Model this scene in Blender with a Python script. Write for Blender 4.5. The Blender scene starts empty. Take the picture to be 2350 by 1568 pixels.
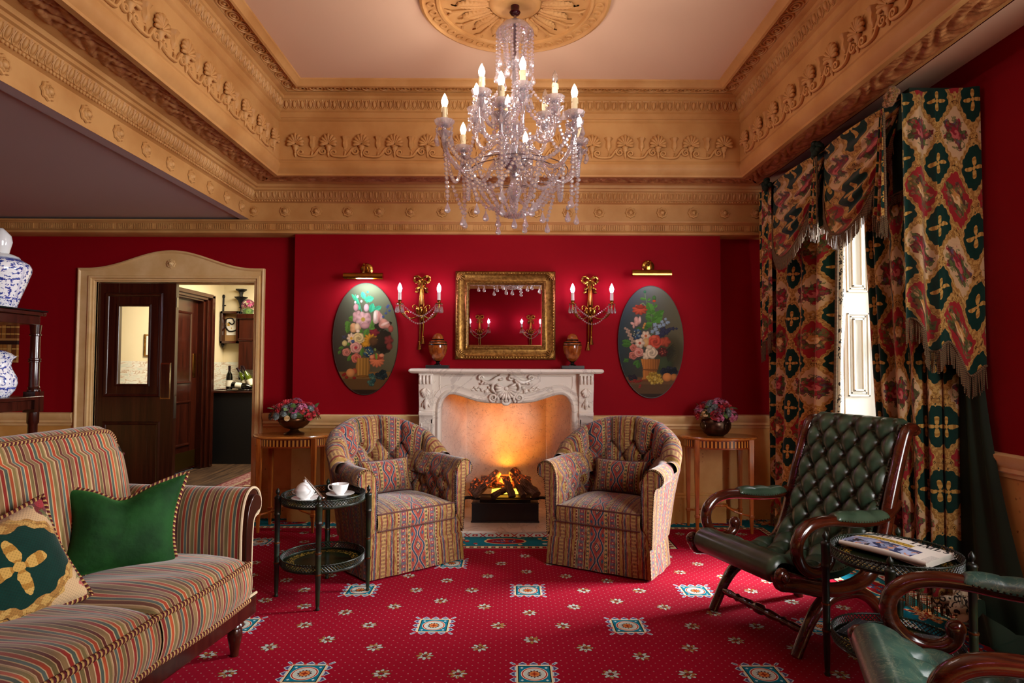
import bpy, math, random
import numpy as np
from math import pi, sin, cos, sqrt, atan2, radians as RD
from mathutils import Matrix, Vector, noise as mnoise

scn = bpy.context.scene
COL = scn.collection
random.seed(7)

# ---------------------------------------------------------------- camera
cam_d = bpy.data.cameras.new('camera')
cam = bpy.data.objects.new('camera', cam_d)
COL.objects.link(cam)
cam_d.sensor_fit = 'HORIZONTAL'
cam_d.sensor_width = 36.0
cam_d.lens = 36.0 * 1420.0 / 2350.0
cam_d.clip_start = 0.02
cam.matrix_world = (Matrix.Translation((0, 0, 1.25)) @ Matrix.Rotation(-0.0028, 4, 'Z')
                    @ Matrix.Rotation(pi / 2 + math.atan(54 / 1420.0), 4, 'X') @ Matrix.Rotation(0.0037, 4, 'Z'))
scn.camera = cam

# ---------------------------------------------------------------- colour management, world
vs = scn.view_settings
vs.view_transform = 'Standard'
vs.look = 'None'
vs.gamma = 1.0
vs.use_curve_mapping = False
vs.exposure = -0.22
w = bpy.data.worlds.new('overcast_sky')
scn.world = w
w.use_nodes = True
bg = w.node_tree.nodes['Background']
bg.inputs[0].default_value = (0.80, 0.90, 1.0, 1)
bg.inputs[1].default_value = 1.1
scn.cycles.max_bounces = 10
scn.cycles.transparent_max_bounces = 24
scn.cycles.sample_clamp_indirect = 4.0
scn.cycles.caustics_refractive = False
scn.cycles.caustics_reflective = False


def lamp(name, kind, loc, energy, col=(1, 1, 1), size=None, aim=None, **kw):
    d = bpy.data.lights.new(name, kind)
    d.energy = energy
    d.color = col
    if kind == 'AREA':
        d.shape = 'RECTANGLE'
        d.size, d.size_y = size
    elif size:
        d.shadow_soft_size = size
    for k, v in kw.items():
        setattr(d, k, v)
    o = bpy.data.objects.new(name, d)
    COL.objects.link(o)
    o.location = loc
    if aim is not None:
        o.rotation_euler = (Vector(aim) - Vector(loc)).to_track_quat('-Z', 'Y').to_euler()
    return o


# daylight outside the two tall windows of the right-hand wall, and the lamps of the passage beyond the doors
lamp('daylight_far_window', 'AREA', (5.0, 4.12, 2.40), 2100, (0.95, 0.97, 1.0), (1.8, 2.4), (0.7, 3.8, 0.6))
lamp('daylight_near_window', 'AREA', (2.78, 0.75, 1.7), 128, (0.98, 0.97, 0.96), (2.2, 1.6), (-0.3, 4.2, 1.1), spread=RD(110))
lamp('passage_ceiling_lamp', 'AREA', (-2.7, 7.2, 2.35), 85, (1.0, 0.88, 0.70), (0.8, 0.8), (-2.9, 7.3, 0))

# ---------------------------------------------------------------- helpers
def lin(h):
    h = h.lstrip('#')
    c = [int(h[i:i + 2], 16) / 255 for i in (0, 2, 4)]
    return tuple(x / 12.92 if x <= .04045 else ((x + .055) / 1.055) ** 2.4 for x in c) + (1.0,)


def Tm(loc=(0, 0, 0), rz=0.0, s=1.0, rx=0.0, ry=0.0):
    m = Matrix.Translation(loc) @ Matrix.Rotation(rz, 4, 'Z') @ Matrix.Rotation(ry, 4, 'Y') @ Matrix.Rotation(rx, 4, 'X')
    if isinstance(s, (int, float)):
        s = (s, s, s)
    return np.array(m @ Matrix.Diagonal((*s, 1)))


class MB:
    """collects shapes and links them as one mesh object"""
    def __init__(self):
        self.V, self.F, self.P, self.I, self.n, self.T = [], [], [], [], 0, None

    def add(self, v, f, pat=None, mi=0):
        v = np.asarray(v, float).reshape(-1, 3)
        p = v.copy() if pat is None else np.asarray(pat, float)
        if p.shape[1] == 2:
            p = np.c_[p, np.zeros(len(p))]
        if self.T is not None:
            v = v @ self.T[:3, :3].T + self.T[:3, 3]
        self.V.append(v); self.P.append(p)
        k = self.n
        self.F += [tuple(i + k for i in q) for q in f]
        self.I += [mi] * len(f)
        self.n += len(v)
        return self

    def bb(self, x0, x1, y0, y1, z0, z1, mi=0):
        v = [(x, y, z) for z in (z0, z1) for y in (y0, y1) for x in (x0, x1)]
        f = [(0, 2, 3, 1), (4, 5, 7, 6), (0, 1, 5, 4), (2, 6, 7, 3), (0, 4, 6, 2), (1, 3, 7, 5)]
        return self.add(v, f, mi=mi)

    def quad(self, *v, pat=None, mi=0):
        return self.add(v, [tuple(range(len(v)))], pat, mi)

    def lathe(self, prof, n=24, at=(0, 0, 0), M=None, mi=0, lobes=0, amp=0.0, arc=None):
        r = np.array([a for a, b in prof]); z = np.array([b for a, b in prof])
        full = arc is None
        th = np.linspace(0, 2 * pi, n, endpoint=False) if full else np.linspace(arc[0], arc[1], n)
        R = r[:, None] * (1 + amp * np.cos(lobes * th))[None, :] if lobes else r[:, None] * np.ones(n)[None, :]
        v = np.stack([R * np.cos(th), R * np.sin(th), np.repeat(z[:, None], n, 1)], -1).reshape(-1, 3)
        m = len(prof)
        f = []
        for i in range(m - 1):
            for j in range(n if full else n - 1):
                k = (j + 1) % n
                f.append((i * n + j, i * n + k, (i + 1) * n + k, (i + 1) * n + j))
        if full:
            if r[0] > 1e-5: f.append(tuple(range(n))[::-1])
            if r[-1] > 1e-5: f.append(tuple((m - 1) * n + j for j in range(n)))
        L = np.r_[0, np.cumsum(np.hypot(np.diff(r), np.diff(z)))]
        pat = np.stack([np.repeat((th / (2 * pi))[None, :], m, 0), np.repeat(L[:, None], n, 1), np.repeat(z[:, None], n, 1)], -1).reshape(-1, 3)
        if M is not None:
            M = np.array(M); v = v @ M[:3, :3].T + M[:3, 3]
        return self.add(v + np.array(at), f, pat, mi)

    def ball(self, c, r, n=10, m=7, mi=0):
        r = (r, r, r) if isinstance(r, (int, float)) else r
        ph = np.linspace(-pi / 2, pi / 2, m)
        s0 = self.n
        pr = [(max(cos(a), 0), sin(a)) for a in ph]
        pr[0] = (0, -1); pr[-1] = (0, 1)
        M = np.diag([r[0], r[1], r[2], 1.0]); M[:3, 3] = c
        return self.lathe(pr, n, M=M, mi=mi)

    def tube(self, pts, r, n=8, closed=False, mi=0, caps=True, flat=1.0, up=None):
        P = np.asarray(pts, float); m = len(P)
        R = np.full(m, r, float) if np.isscalar(r) else np.asarray(r, float)
        T = np.gradient(P, axis=0) if not closed else np.roll(P, -1, 0) - np.roll(P, 1, 0)
        T /= np.linalg.norm(T, axis=1)[:, None] + 1e-12
        u = np.array(up if up is not None else ((0, 0, 1) if abs(T[0][2]) < .9 else (1, 0, 0)), float)
        A, B = [], []
        for i in range(m):
            u = u - T[i] * (u @ T[i])
            u /= np.linalg.norm(u) + 1e-12
            A.append(u.copy()); B.append(np.cross(T[i], u))
            if up is not None: u = np.array(up, float)
        A, B = np.array(A), np.array(B)
        th = np.linspace(0, 2 * pi, n, endpoint=False)
        v = (P[:, None, :] + R[:, None, None] * (np.cos(th)[None, :, None] * A[:, None, :] * flat + np.sin(th)[None, :, None] * B[:, None, :])).reshape(-1, 3)
        L = np.r_[0, np.cumsum(np.linalg.norm(np.diff(P, axis=0), axis=1))]
        pat = np.stack([np.repeat(L[:, None], n, 1), np.repeat((th / (2 * pi))[None, :], m, 0), np.zeros((m, n))], -1).reshape(-1, 3)
        f = []
        for i in range(m if closed else m - 1):
            a, b = i * n, ((i + 1) % m) * n
            for j in range(n):
                k = (j + 1) % n
                f.append((a + j, a + k, b + k, b + j))
        if caps and not closed:
            f.append(tuple(range(n))[::-1]); f.append(tuple((m - 1) * n + j for j in range(n)))
        return self.add(v, f, pat, mi)

    def grid(self, fn, nu, nv, pat=None, mi=0, cu=False, cv=False, u=(0, 1), v=(0, 1)):
        U = np.linspace(u[0], u[1], nu, endpoint=not cu); W = np.linspace(v[0], v[1], nv, endpoint=not cv)
        U, W = np.meshgrid(U, W, indexing='ij')
        X = np.stack([np.broadcast_to(a, U.shape) for a in fn(U, W)], -1).reshape(-1, 3)
        p = None
        if pat is not None:
            p = np.stack([np.broadcast_to(a, U.shape) for a in pat(U, W)], -1).reshape(len(X), -1)
        f = []
        for i in range(nu if cu else nu - 1):
            for j in range(nv if cv else nv - 1):
                i2, j2 = (i + 1) % nu, (j + 1) % nv
                f.append((i * nv + j, i2 * nv + j, i2 * nv + j2, i * nv + j2))
        return self.add(X, f, p, mi)

    def prism(self, poly, z0, z1, M=None, mi=0):
        """poly: list of (x, y); extruded along z, or along the z of M"""
        n = len(poly)
        v = np.array([(x, y, z0) for x, y in poly] + [(x, y, z1) for x, y in poly], float)
        if M is not None:
            M = np.array(M); v = v @ M[:3, :3].T + M[:3, 3]
        f = [tuple(range(n))[::-1], tuple(range(n, 2 * n))] + [(i, (i + 1) % n, n + (i + 1) % n, n + i) for i in range(n)]
        return self.add(v, f, mi=mi)

    def ring(self, secs, close=False, caps=False, mi=0, pats=None):
        """skin a list of equal-length cross sections (each a closed loop unless close=False)"""
        m, n = len(secs), len(secs[0])
        v = np.array(secs, float).reshape(-1, 3)
        f = []
        for i in range(m - 1):
            for j in range(n if close else n - 1):
                k = (j + 1) % n
                f.append((i * n + j, i * n + k, (i + 1) * n + k, (i + 1) * n + j))
        if caps:
            f.append(tuple(range(n))[::-1]); f.append(tuple((m - 1) * n + j for j in range(n)))
        return self.add(v, f, None if pats is None else np.array(pats).reshape(len(v), -1), mi)

    def build(self, name, mat, parent=None, ang=40, bevel=0.0, seg=2, sub=0, loc=None, rz=0.0, fix=True):
        me = bpy.data.meshes.new(name)
        v = np.concatenate(self.V); p = np.concatenate(self.P)
        me.from_pydata(v, [], self.F)
        for m in (mat if isinstance(mat, (list, tuple)) else [mat]):
            me.materials.append(m)
        if max(self.I): me.polygons.foreach_set('material_index', self.I)
        a = me.attributes.new('pat', 'FLOAT_VECTOR', 'POINT')
        a.data.foreach_set('vector', p.astype(np.float32).ravel())
        if fix:
            import bmesh
            b = bmesh.new(); b.from_mesh(me)
            bmesh.ops.recalc_face_normals(b, faces=b.faces)
            b.to_mesh(me); b.free()
        if ang:
            me.shade_smooth()
            if ang < 180: me.set_sharp_from_angle(angle=RD(ang))
        me.update()
        o = bpy.data.objects.new(name, me)
        COL.objects.link(o)
        if parent is not None: o.parent = parent
        if loc is not None: o.location = loc
        o.rotation_euler.z = rz
        if bevel:
            b = o.modifiers.new('bevel', 'BEVEL'); b.width = bevel; b.segments = seg; b.limit_method = 'ANGLE'; b.angle_limit = RD(40); b.harden_normals = False
        if sub:
            s = o.modifiers.new('sub', 'SUBSURF'); s.levels = s.render_levels = sub
        return o


def tag(o, label, cat, group=None, kind=None):
    o['label'] = label; o['category'] = cat
    if group: o['group'] = group
    if kind: o['kind'] = kind
    return o


def thing(name, label, cat, loc=(0, 0, 0), rz=0.0, group=None):
    o = bpy.data.objects.new(name, None)
    o.empty_display_size = .1
    COL.objects.link(o)
    o.location = loc; o.rotation_euler = (0, 0, rz)
    return tag(o, label, cat, group)


def dup(root, loc, rz=None, label=None, group=None, scale=None):
    """copy of a thing with copies of its parts and sub-parts"""
    def cp(o, par):
        c = o.copy(); COL.objects.link(c); c.parent = par
        for ch in o.children: cp(ch, c)
        return c
    r = cp(root, None)
    r.location = loc
    if rz is not None: r.rotation_euler.z = rz
    if scale is not None: r.scale = scale
    if label: r['label'] = label
    if group: r['group'] = group
    return r


def copy_part(o, parent, loc, rot=None, scale=None):
    c = o.copy(); COL.objects.link(c); c.parent = parent
    c.location = loc
    if rot is not None: c.rotation_euler = rot
    if scale is not None: c.scale = scale
    for ch in o.children:
        d = ch.copy(); COL.objects.link(d); d.parent = c
    return c


def struct(o, label=None, cat=None):
    o['kind'] = 'structure'
    if label: o['label'] = label; o['category'] = cat
    return o


def catmull(pts, k=8, closed=False):
    P = [np.array(p, float) for p in pts]
    n = len(P); out = []
    for i in range(n if closed else n - 1):
        if closed:
            a, b, c, d = P[i - 1], P[i], P[(i + 1) % n], P[(i + 2) % n]
        else:
            b, c = P[i], P[i + 1]
            a = P[i - 1] if i > 0 else 2 * b - c
            d = P[i + 2] if i + 2 < n else 2 * c - b
        for t in np.linspace(0, 1, k, endpoint=False):
            out.append(.5 * ((2 * b) + (c - a) * t + (2 * a - 5 * b + 4 * c - d) * t * t + (3 * b - a - 3 * c + d) * t ** 3))
    if not closed: out.append(P[-1])
    return np.array(out)


# ---------------------------------------------------------------- node materials
class S:
    """a float socket with arithmetic"""
    def __init__(self, nm, s): self.nm, self.s = nm, s
    def _b(self, op, o, r=False):
        return self.nm.math(op, o, self) if r else self.nm.math(op, self, o)
    def __add__(self, o): return self._b('ADD', o)
    def __radd__(self, o): return self._b('ADD', o, 1)
    def __sub__(self, o): return self._b('SUBTRACT', o)
    def __rsub__(self, o): return self._b('SUBTRACT', o, 1)
    def __mul__(self, o): return self._b('MULTIPLY', o)
    def __rmul__(self, o): return self._b('MULTIPLY', o, 1)
    def __truediv__(self, o): return self._b('DIVIDE', o)
    def __rtruediv__(self, o): return self._b('DIVIDE', o, 1)
    def __gt__(self, o): return self._b('GREATER_THAN', o)
    def __lt__(self, o): return self._b('LESS_THAN', o)
    def __pow__(self, o): return self._b('POWER', o)
    def __neg__(self): return self * -1.0
    def f(self, op, *a): return self.nm.math(op, self, *a)
    @property
    def fr(self): return self.f('FRACT')
    @property
    def fl(self): return self.f('FLOOR')
    @property
    def ab(self): return self.f('ABSOLUTE')
    @property
    def sin(self): return self.f('SINE')
    @property
    def cos(self): return self.f('COSINE')
    @property
    def sq(self): return self.f('SQRT')
    def mn(self, o): return self.f('MINIMUM', o)
    def mx(self, o): return self.f('MAXIMUM', o)
    def ss(self, a, b):
        """smooth step from a to b"""
        return self.nm.maprange(self, a, b)


class NM:
    def __init__(self, name, rough=.5, metal=0.0, spec=.5, **kw):
        self.m = bpy.data.materials.new(name)
        self.m.use_nodes = True
        self.nt = self.m.node_tree
        self.b = self.nt.nodes['Principled BSDF']
        self.b.inputs['Roughness'].default_value = rough
        self.b.inputs['Metallic'].default_value = metal
        self.b.inputs['Specular IOR Level'].default_value = spec
        for k, v in kw.items():
            self.b.inputs[k.replace('_', ' ')].default_value = v

    def node(self, t): return self.nt.nodes.new('ShaderNode' + t)

    def plug(self, inp, v):
        if isinstance(v, S): v = v.s
        if isinstance(v, bpy.types.NodeSocket): self.nt.links.new(v, inp)
        else: inp.default_value = v

    def math(self, op, *a):
        n = self.node('Math'); n.operation = op
        for i, x in enumerate(a): self.plug(n.inputs[i], x)
        return S(self, n.outputs[0])

    def maprange(self, x, a, b):
        n = self.node('MapRange'); n.interpolation_type = 'SMOOTHSTEP'
        self.plug(n.inputs[0], x); self.plug(n.inputs[1], a); self.plug(n.inputs[2], b)
        return S(self, n.outputs[0])

    def xyz(self, vec):
        n = self.node('SeparateXYZ'); self.plug(n.inputs[0], vec)
        return [S(self, o) for o in n.outputs]

    def vec(self, x, y, z=0.0):
        n = self.node('CombineXYZ')
        for i, a in enumerate((x, y, z)): self.plug(n.inputs[i], a)
        return n.outputs[0]

    def obj(self): return self.node('TexCoord').outputs['Object']

    def pat(self, name='pat'):
        n = self.node('Attribute'); n.attribute_name = name
        return n.outputs['Vector']

    def rnd(self):
        return S(self, self.node('ObjectInfo').outputs['Random'])

    def noise(self, vec, scale=5.0, detail=3.0, rough=.55, dist=0.0, color=False):
        n = self.node('TexNoise')
        self.plug(n.inputs['Vector'], vec); self.plug(n.inputs['Scale'], scale)
        n.inputs['Detail'].default_value = detail; n.inputs['Roughness'].default_value = rough; n.inputs['Distortion'].default_value = dist
        return n.outputs['Color'] if color else S(self, n.outputs['Fac'])

    def voro(self, vec, scale=5.0, out='Distance', feature='F1', rand=1.0):
        n = self.node('TexVoronoi'); n.feature = feature
        self.plug(n.inputs['Vector'], vec); self.plug(n.inputs['Scale'], scale); n.inputs['Randomness'].default_value = rand
        return n.outputs[out] if out == 'Color' else S(self, n.outputs[out])

    def mix(self, f, a, b):
        n = self.node('Mix'); n.data_type = 'RGBA'
        self.plug(n.inputs[0], f); self.plug(n.inputs[6], a); self.plug(n.inputs[7], b)
        return n.outputs[2]

    def mul(self, a, b, f=1.0):
        n = self.node('Mix'); n.data_type = 'RGBA'; n.blend_type = 'MULTIPLY'
        self.plug(n.inputs[0], f); self.plug(n.inputs[6], a); self.plug(n.inputs[7], b)
        return n.outputs[2]

    def ramp(self, f, stops, const=False):
        n = self.node('ValToRGB'); cr = n.color_ramp
        cr.interpolation = 'CONSTANT' if const else 'LINEAR'
        while len(cr.elements) < len(stops): cr.elements.new(.5)
        for e, (p, c) in zip(cr.elements, stops):
            e.position = p
        for e, (p, c) in zip(cr.elements, stops):
            e.color = lin(c) if isinstance(c, str) else c
        self.plug(n.inputs[0], f)
        return n.outputs[0]

    def polar(self, x, y):
        return (x * x + y * y).sq, self.math('ARCTAN2', y, x)

    def bump(self, h, strength=.3, dist=.01):
        n = self.node('Bump'); n.inputs['Strength'].default_value = strength; n.inputs['Distance'].default_value = dist
        self.plug(n.inputs['Height'], h)
        self.nt.links.new(n.outputs[0], self.b.inputs['Normal'])
        return self

    def col(self, c): self.plug(self.b.inputs['Base Color'], c); return self
    def set(self, k, v): self.plug(self.b.inputs[k], v); return self


def plain(name, c, rough=.5, metal=0.0, spec=.5, bump=None, var=.0, **kw):
    m = NM(name, rough, metal, spec, **kw)
    c = lin(c) if isinstance(c, str) else c
    if var:
        d = tuple(x * (1 - var) for x in c[:3]) + (1,)
        m.col(m.mix(m.noise(m.obj(), 9.0, 4), d, c))
    else:
        m.col(c)
    if bump: m.bump(m.noise(m.obj(), bump[0], 4), bump[1], .004)
    return m.m


def wood(name, dark, light, rough=.25, scale=6.0, axis=2, stretch=.06, coat=.3):
    m = NM(name, rough, Coat_Weight=coat, Coat_Roughness=.12)
    x = m.xyz(m.obj())
    x[axis] = x[axis] * stretch
    v = m.vec(*x)
    n = m.noise(v, scale * 9, 5, .6, .8)
    k = m.noise(v, scale * 2, 2)
    m.col(m.mix((n * .75 + k * .35).ss(.3, .75), lin(dark), lin(light)))
    m.bump(n, .06, .002)
    return m.m

# ---------------------------------------------------------------- shared materials
m = NM('red_paint', .7, spec=.10)
m.col(m.mix(m.noise(m.obj(), 1.3, 3), (.225, .0008, .0055, 1), (.262, .0010, .0070, 1)))
m.bump(m.noise(m.obj(), 120, 2), .05, .002)
RED = m.m

m = NM('ochre_plaster', .55, spec=.35)
n = m.noise(m.obj(), 3.0, 4)
m.col(m.mix(n.ss(.3, .7), lin('#b48046'), lin('#c9995c')))
m.bump(m.noise(m.obj(), 60, 3), .05, .002)
PLASTER = m.m

m = NM('brown_glazed_plaster', .5, spec=.4)
n = m.noise(m.obj(), 24.0, 5)
m.col(m.mix(n.ss(.35, .7), lin('#9a5f34'), lin('#c08a54')))
m.bump(n, .5, .01)
LEAFP = m.m

m = NM('ceiling_paint', .6, spec=.25)
m.col(m.mix(m.noise(m.obj(), 1.0, 2), lin('#dcb896'), lin('#e6c6a6')))
CEIL = m.m

m = NM('cream_woodwork', .4, spec=.45)
n = m.noise(m.obj(), 7, 4)
m.col(m.mix(n.ss(.3, .75), lin('#d9b377'), lin('#e6c68f')))
CREAM = m.m

m = NM('speckled_ochre_panel', .5, spec=.35)
o = m.obj()
n = m.noise(o, 4, 4)
sp = m.voro(o, 26.0)
clump = m.noise(o, 3.5, 3).ss(.5, .68)
spk = (sp < .17) * clump * (m.noise(o, 40, 2) > .42)
m.col(m.mix(spk * .8, m.mix(n.ss(.3, .7), lin('#c8934a'), lin('#dcae68')), lin('#6b3413')))
PANEL = m.m

WHITE = plain('white_woodwork', '#c4bfb2', .4)
MAHOG = wood('mahogany', '#160502', '#3c150a', .22, 5)
DARKWOOD = wood('dark_oak', '#150704', '#40180b', .28, 4)

# ---------------------------------------------------------------- carpet
def motif_flower(m, x, y):
    """small eight-petalled woven flower; returns (petal mask, outline mask)"""
    r, th = m.polar(x, y)
    pet = (th * 4.0).cos.ab
    edge = .016 + pet * .021
    return (r < edge) * (r > .0125) * (pet > .30), (r < .043) * (r < edge + .004) * (r > .006)


m = NM('woven_carpet', .95, spec=.08)
x, y, z = m.xyz(m.obj())
P = .93
u = (x - .103) / P; v = (y - 3.484) / P
# fold into the diamond cell of the diagonal lattice
u0 = (u + .5).fr - .5; v0 = (v + .5).fr - .5
out = (u0.ab + v0.ab) > .5
sx = (u0 > 0) * 1.0 - .5; sy = (v0 > 0) * 1.0 - .5
qx = (u0 - out * sx) * P; qy = (v0 - out * sy) * P
ax, ay = qx.ab, qy.ab
col = m.mix(m.noise(m.obj(), 2.5, 3), (.24, .0014, .012, 1), (.305, .0026, .018, 1))
# dots
t = P / 20
du = ((x - .103) / t + .5).fr - .5; dv = ((y - 3.484) / t + .5).fr - .5
eu = ((x - .103) / t).fr - .5; ev = ((y - 3.484) / t).fr - .5
dd = (du * du + dv * dv).mn(eu * eu + ev * ev)
col = m.mix((dd < .0045) * .55, col, lin('#b08a84'))
# flowers at the thirds of the sides and the middles of the diagonals
for cx, cy in ((P / 3, 0), (0, P / 3), (P / 4, P / 4)):
    a, b = motif_flower(m, ax - cx, ay - cy)
    col = m.mix(b, col, lin('#5a3420'))
    col = m.mix(a, col, m.mix(m.noise(m.obj(), 45, 0) > .53, lin('#adb6ae'), lin('#9a6a38')))
# medallion
mxx = ax.mx(ay); mnn = ax.mn(ay)
r, th = m.polar(qx, qy)
sc = ((mnn / .0465 + .5).fr - .5).ab
edge = .080 + (.5 - sc) * .044
col = m.mix(mxx < edge, col, lin('#aebfc4'))
col = m.mix((mxx < edge - .006) * (mxx > .080), col, lin('#4b4470'))
col = m.mix(((((mnn / .0465).fr - .5).ab * .0465).mx((mxx - .080).ab) < .0065), col, lin('#b02a2c'))
col = m.mix(mxx < .074, col, lin('#d8c79c'))
col = m.mix(mxx < .067, col, lin('#10130f'))
col = m.mix(mxx < .063, col, lin('#0f6f86'))
col = m.mix(((ax - .050).ab + (ay - .050).ab) < .007, col, lin('#b9d6d2'))
col = m.mix(r < .055, col, lin('#d9cdb2'))
col = m.mix(r < .0515, col, lin('#a01d1d'))
col = m.mix(r < .0465, col, lin('#dccfb4'))
col = m.mix(r < .043, col, lin('#b9c2b8'))
tooth = .026 + (th * 12.0).cos * .004
col = m.mix(r < tooth, col, lin('#3a1620'))
col = m.mix(r < .021, col, lin('#c9773c'))
col = m.mix(r < .010 + (th * 4.0).cos * .004, col, lin('#8e2c18'))
m.col(col)
m.bump(m.noise(m.obj(), 900, 1), .4, .003)
CARPET = m.m

m = NM('woven_carpet_border', .95, spec=.08)
s, t, z = m.xyz(m.pat())          # s along the strip, t = 0 at the wall, .40 at the field
k = (s / .74).fr
xs = (k - .5) * .74               # oval medallion centred at 0
xf = (k - (k > .5) * 1.0).ab * .74    # floral group centred at 0
yt = t - .205
teal = m.mix(m.noise(m.pat(), 6, 3), lin('#0d6273'), lin('#12798a'))
col = teal
# little scattered flowers and leaves on the teal
vv = m.voro(m.pat(), 17.0); vc = m.voro(m.pat(), 17.0, 'Color')
vr = m.xyz(vc)
col = m.mix((vv < .3) * (vr[1] > .45), col, m.ramp(vr[0], [(0, '#d9c896'), (.35, '#b7cfc0'), (.6, '#a8322c'), (.8, '#d39a54')], True))
ro = ((xs / .15) * (xs / .15) + (yt / .072) * (yt / .072)).sq
col = m.mix(ro < 1.0, col, lin('#d8c48c'))
col = m.mix(ro < .9, col, lin('#8f1420'))
thn = m.polar(xs, yt * 1.8)[1]
col = m.mix(ro < (.42 + (thn * 5.0).cos * .22), col, m.mix(m.voro(m.pat(), 60.0) > .3, lin('#cfd2c2'), lin('#33507a')))
col = m.mix(ro < .2, col, lin('#b4352c'))
rf, tf = m.polar(xf, (yt + .02) * 1.3)
fl = (rf < (.085 + (tf * 7.0).cos * .03))
col = m.mix(fl, col, m.ramp(m.noise(m.pat(), 38, 2), [(0, '#8f1a20'), (.42, '#c8823c'), (.5, '#e0d0a4'), (.58, '#a53028'), (.66, '#3d4f7c')], True))
# edges
chain = ((s / .05).fr - .5).ab
col = m.mix(t > .318, col, lin('#d8c79a'))
col = m.mix((t > .318) * (t < .324), col, lin('#12181c'))
col = m.mix((t > .335) * (t < .365) * (chain > .22), col, lin('#151516'))
col = m.mix((t > .338) * (t < .362) * (chain > .34), col, lin('#a3222a'))
col = m.mix(t > .374, col, lin('#3a0f1c'))
col = m.mix(t > .384, col, (.33, .003, .02, 1))
x2 = (s / .115).fr - .5
st = m.mix(((x2.ab - .5).ab - ((t - .055).ab * 4.0)).ab < .05, lin('#b9cfd0'), lin('#a3242c'))
st = m.mix((x2.ab < .17) * ((t - .055).ab < .026), st, lin('#9c2430'))
st = m.mix((x2.ab < .07) * ((t - .055).ab < .011), st, lin('#e2d3b4'))
col = m.mix(t < .095, col, st)
col = m.mix((t > .095) * (t < .104), col, lin('#141a1c'))
m.col(col)
m.bump(m.noise(m.obj(), 900, 1), .4, .003)
BORDER = m.m

# ---------------------------------------------------------------- room shell
XL, XR, YB, YW = -2.116, 2.10, 4.98, 5.10     # beam face, cornice right end, chimney breast, recess wall
XW, XLW, YF = 2.30, -4.60, -0.38
BX0, BX1 = -1.745, 1.70

b = MB()
b.quad((XLW, YF, 0), (XW, YF, 0), (XW, YW, 0), (XLW, YW, 0))
def strip(b, path, wd=.40, z=.002):
    """carpet border along a polyline of (wall point) with inward normals to the left-hand side; mitred"""
    n = len(path); L = 0
    P = [np.array(p, float) for p in path]
    off = []
    for i in range(n):
        d0 = P[i] - P[i - 1] if i > 0 else P[1] - P[0]
        d1 = P[i + 1] - P[i] if i < n - 1 else P[-1] - P[-2]
        d0 = d0 / np.linalg.norm(d0); d1 = d1 / np.linalg.norm(d1)
        n0 = np.array([-d0[1], d0[0]]); n1 = np.array([-d1[1], d1[0]])
        q = n0 + n1
        off.append(q / (q @ n0))
    for i in range(n - 1):
        l = np.linalg.norm(P[i + 1] - P[i])
        d = (P[i + 1] - P[i]) / l
        a, c = P[i], P[i + 1]
        ai, ci = a + off[i] * wd, c + off[i + 1] * wd
        b.quad((*a, z), (*c, z), (*ci, z), (*ai, z),
               pat=[(L, 0), (L + l, 0), (L + (ci - a) @ d, wd), (L + (ai - a) @ d, wd)], mi=1)
        L += l
# the wall side is walked so that the room lies to the left
strip(b, [(XW - .02, .2), (XW - .02, YW + .05), (.767, YW + .05), (.767, 4.64), (-.83, 4.64), (-.83, YW + .05), (-2.08, YW + .05)], .42)
struct(b.build('floor', [CARPET, BORDER], ang=0, fix=False), 'crimson carpet with small flowers, teal medallions and a floral border', 'carpet')

b = MB()
DX0, DX1, DZ = -3.418, -2.113, 1.923
def pan(b, x0, x1, y, z0, z1):
    if z0 < .80: b.quad((x0, y, z0), (x1, y, z0), (x1, y, min(z1, .80)), (x0, y, min(z1, .80)), mi=1)
    if z1 > .80: b.quad((x0, y, max(z0, .80)), (x1, y, max(z0, .80)), (x1, y, z1), (x0, y, z1))
TOP = 3.45
pan(b, XLW, DX0, YW, 0, TOP); pan(b, DX0, DX1, YW, DZ, TOP); pan(b, DX1, XW, YW, 0, TOP) if False else None
pan(b, DX1, BX0, YW, 0, TOP); pan(b, BX1, XW, YW, 0, TOP)
FX0, FX1, FZ = -.575, .515, 1.06
pan(b, BX0, FX0, YB, 0, 2.4); pan(b, FX1, BX1, YB, 0, 2.4)
b.quad((FX0, YB, FZ), (FX1, YB, FZ), (FX1, YB, 2.4), (FX0, YB, 2.4))
for x in (BX0, BX1):
    b.quad((x, YB, 0), (x, YW, 0), (x, YW, .8), (x, YB, .8), mi=1)
    b.quad((x, YB, .8), (x, YW, .8), (x, YW, 2.4), (x, YB, 2.4))
b.quad((BX0, YB, 2.4), (BX1, YB, 2.4), (BX1, YW, 2.4), (BX0, YW, 2.4))
b.quad((BX0, YW, 2.4), (BX1, YW, 2.4), (BX1, YW, TOP), (BX0, YW, TOP))
# passage wall thickness round the doorway
b.quad((DX0, YW, 0), (DX0, 5.26, 0), (DX0, 5.26, DZ), (DX0, YW, DZ), mi=2)
b.quad((DX1, YW, 0), (DX1, 5.26, 0), (DX1, 5.26, DZ), (DX1, YW, DZ), mi=2)
b.quad((DX0, YW, DZ), (DX1, YW, DZ), (DX1, 5.26, DZ), (DX0, 5.26, DZ), mi=2)
struct(b.build('wall_back', [RED, PANEL, CREAM], ang=0, fix=False), 'crimson wall with shallow chimney breast above speckled ochre dado', 'wall')

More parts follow.
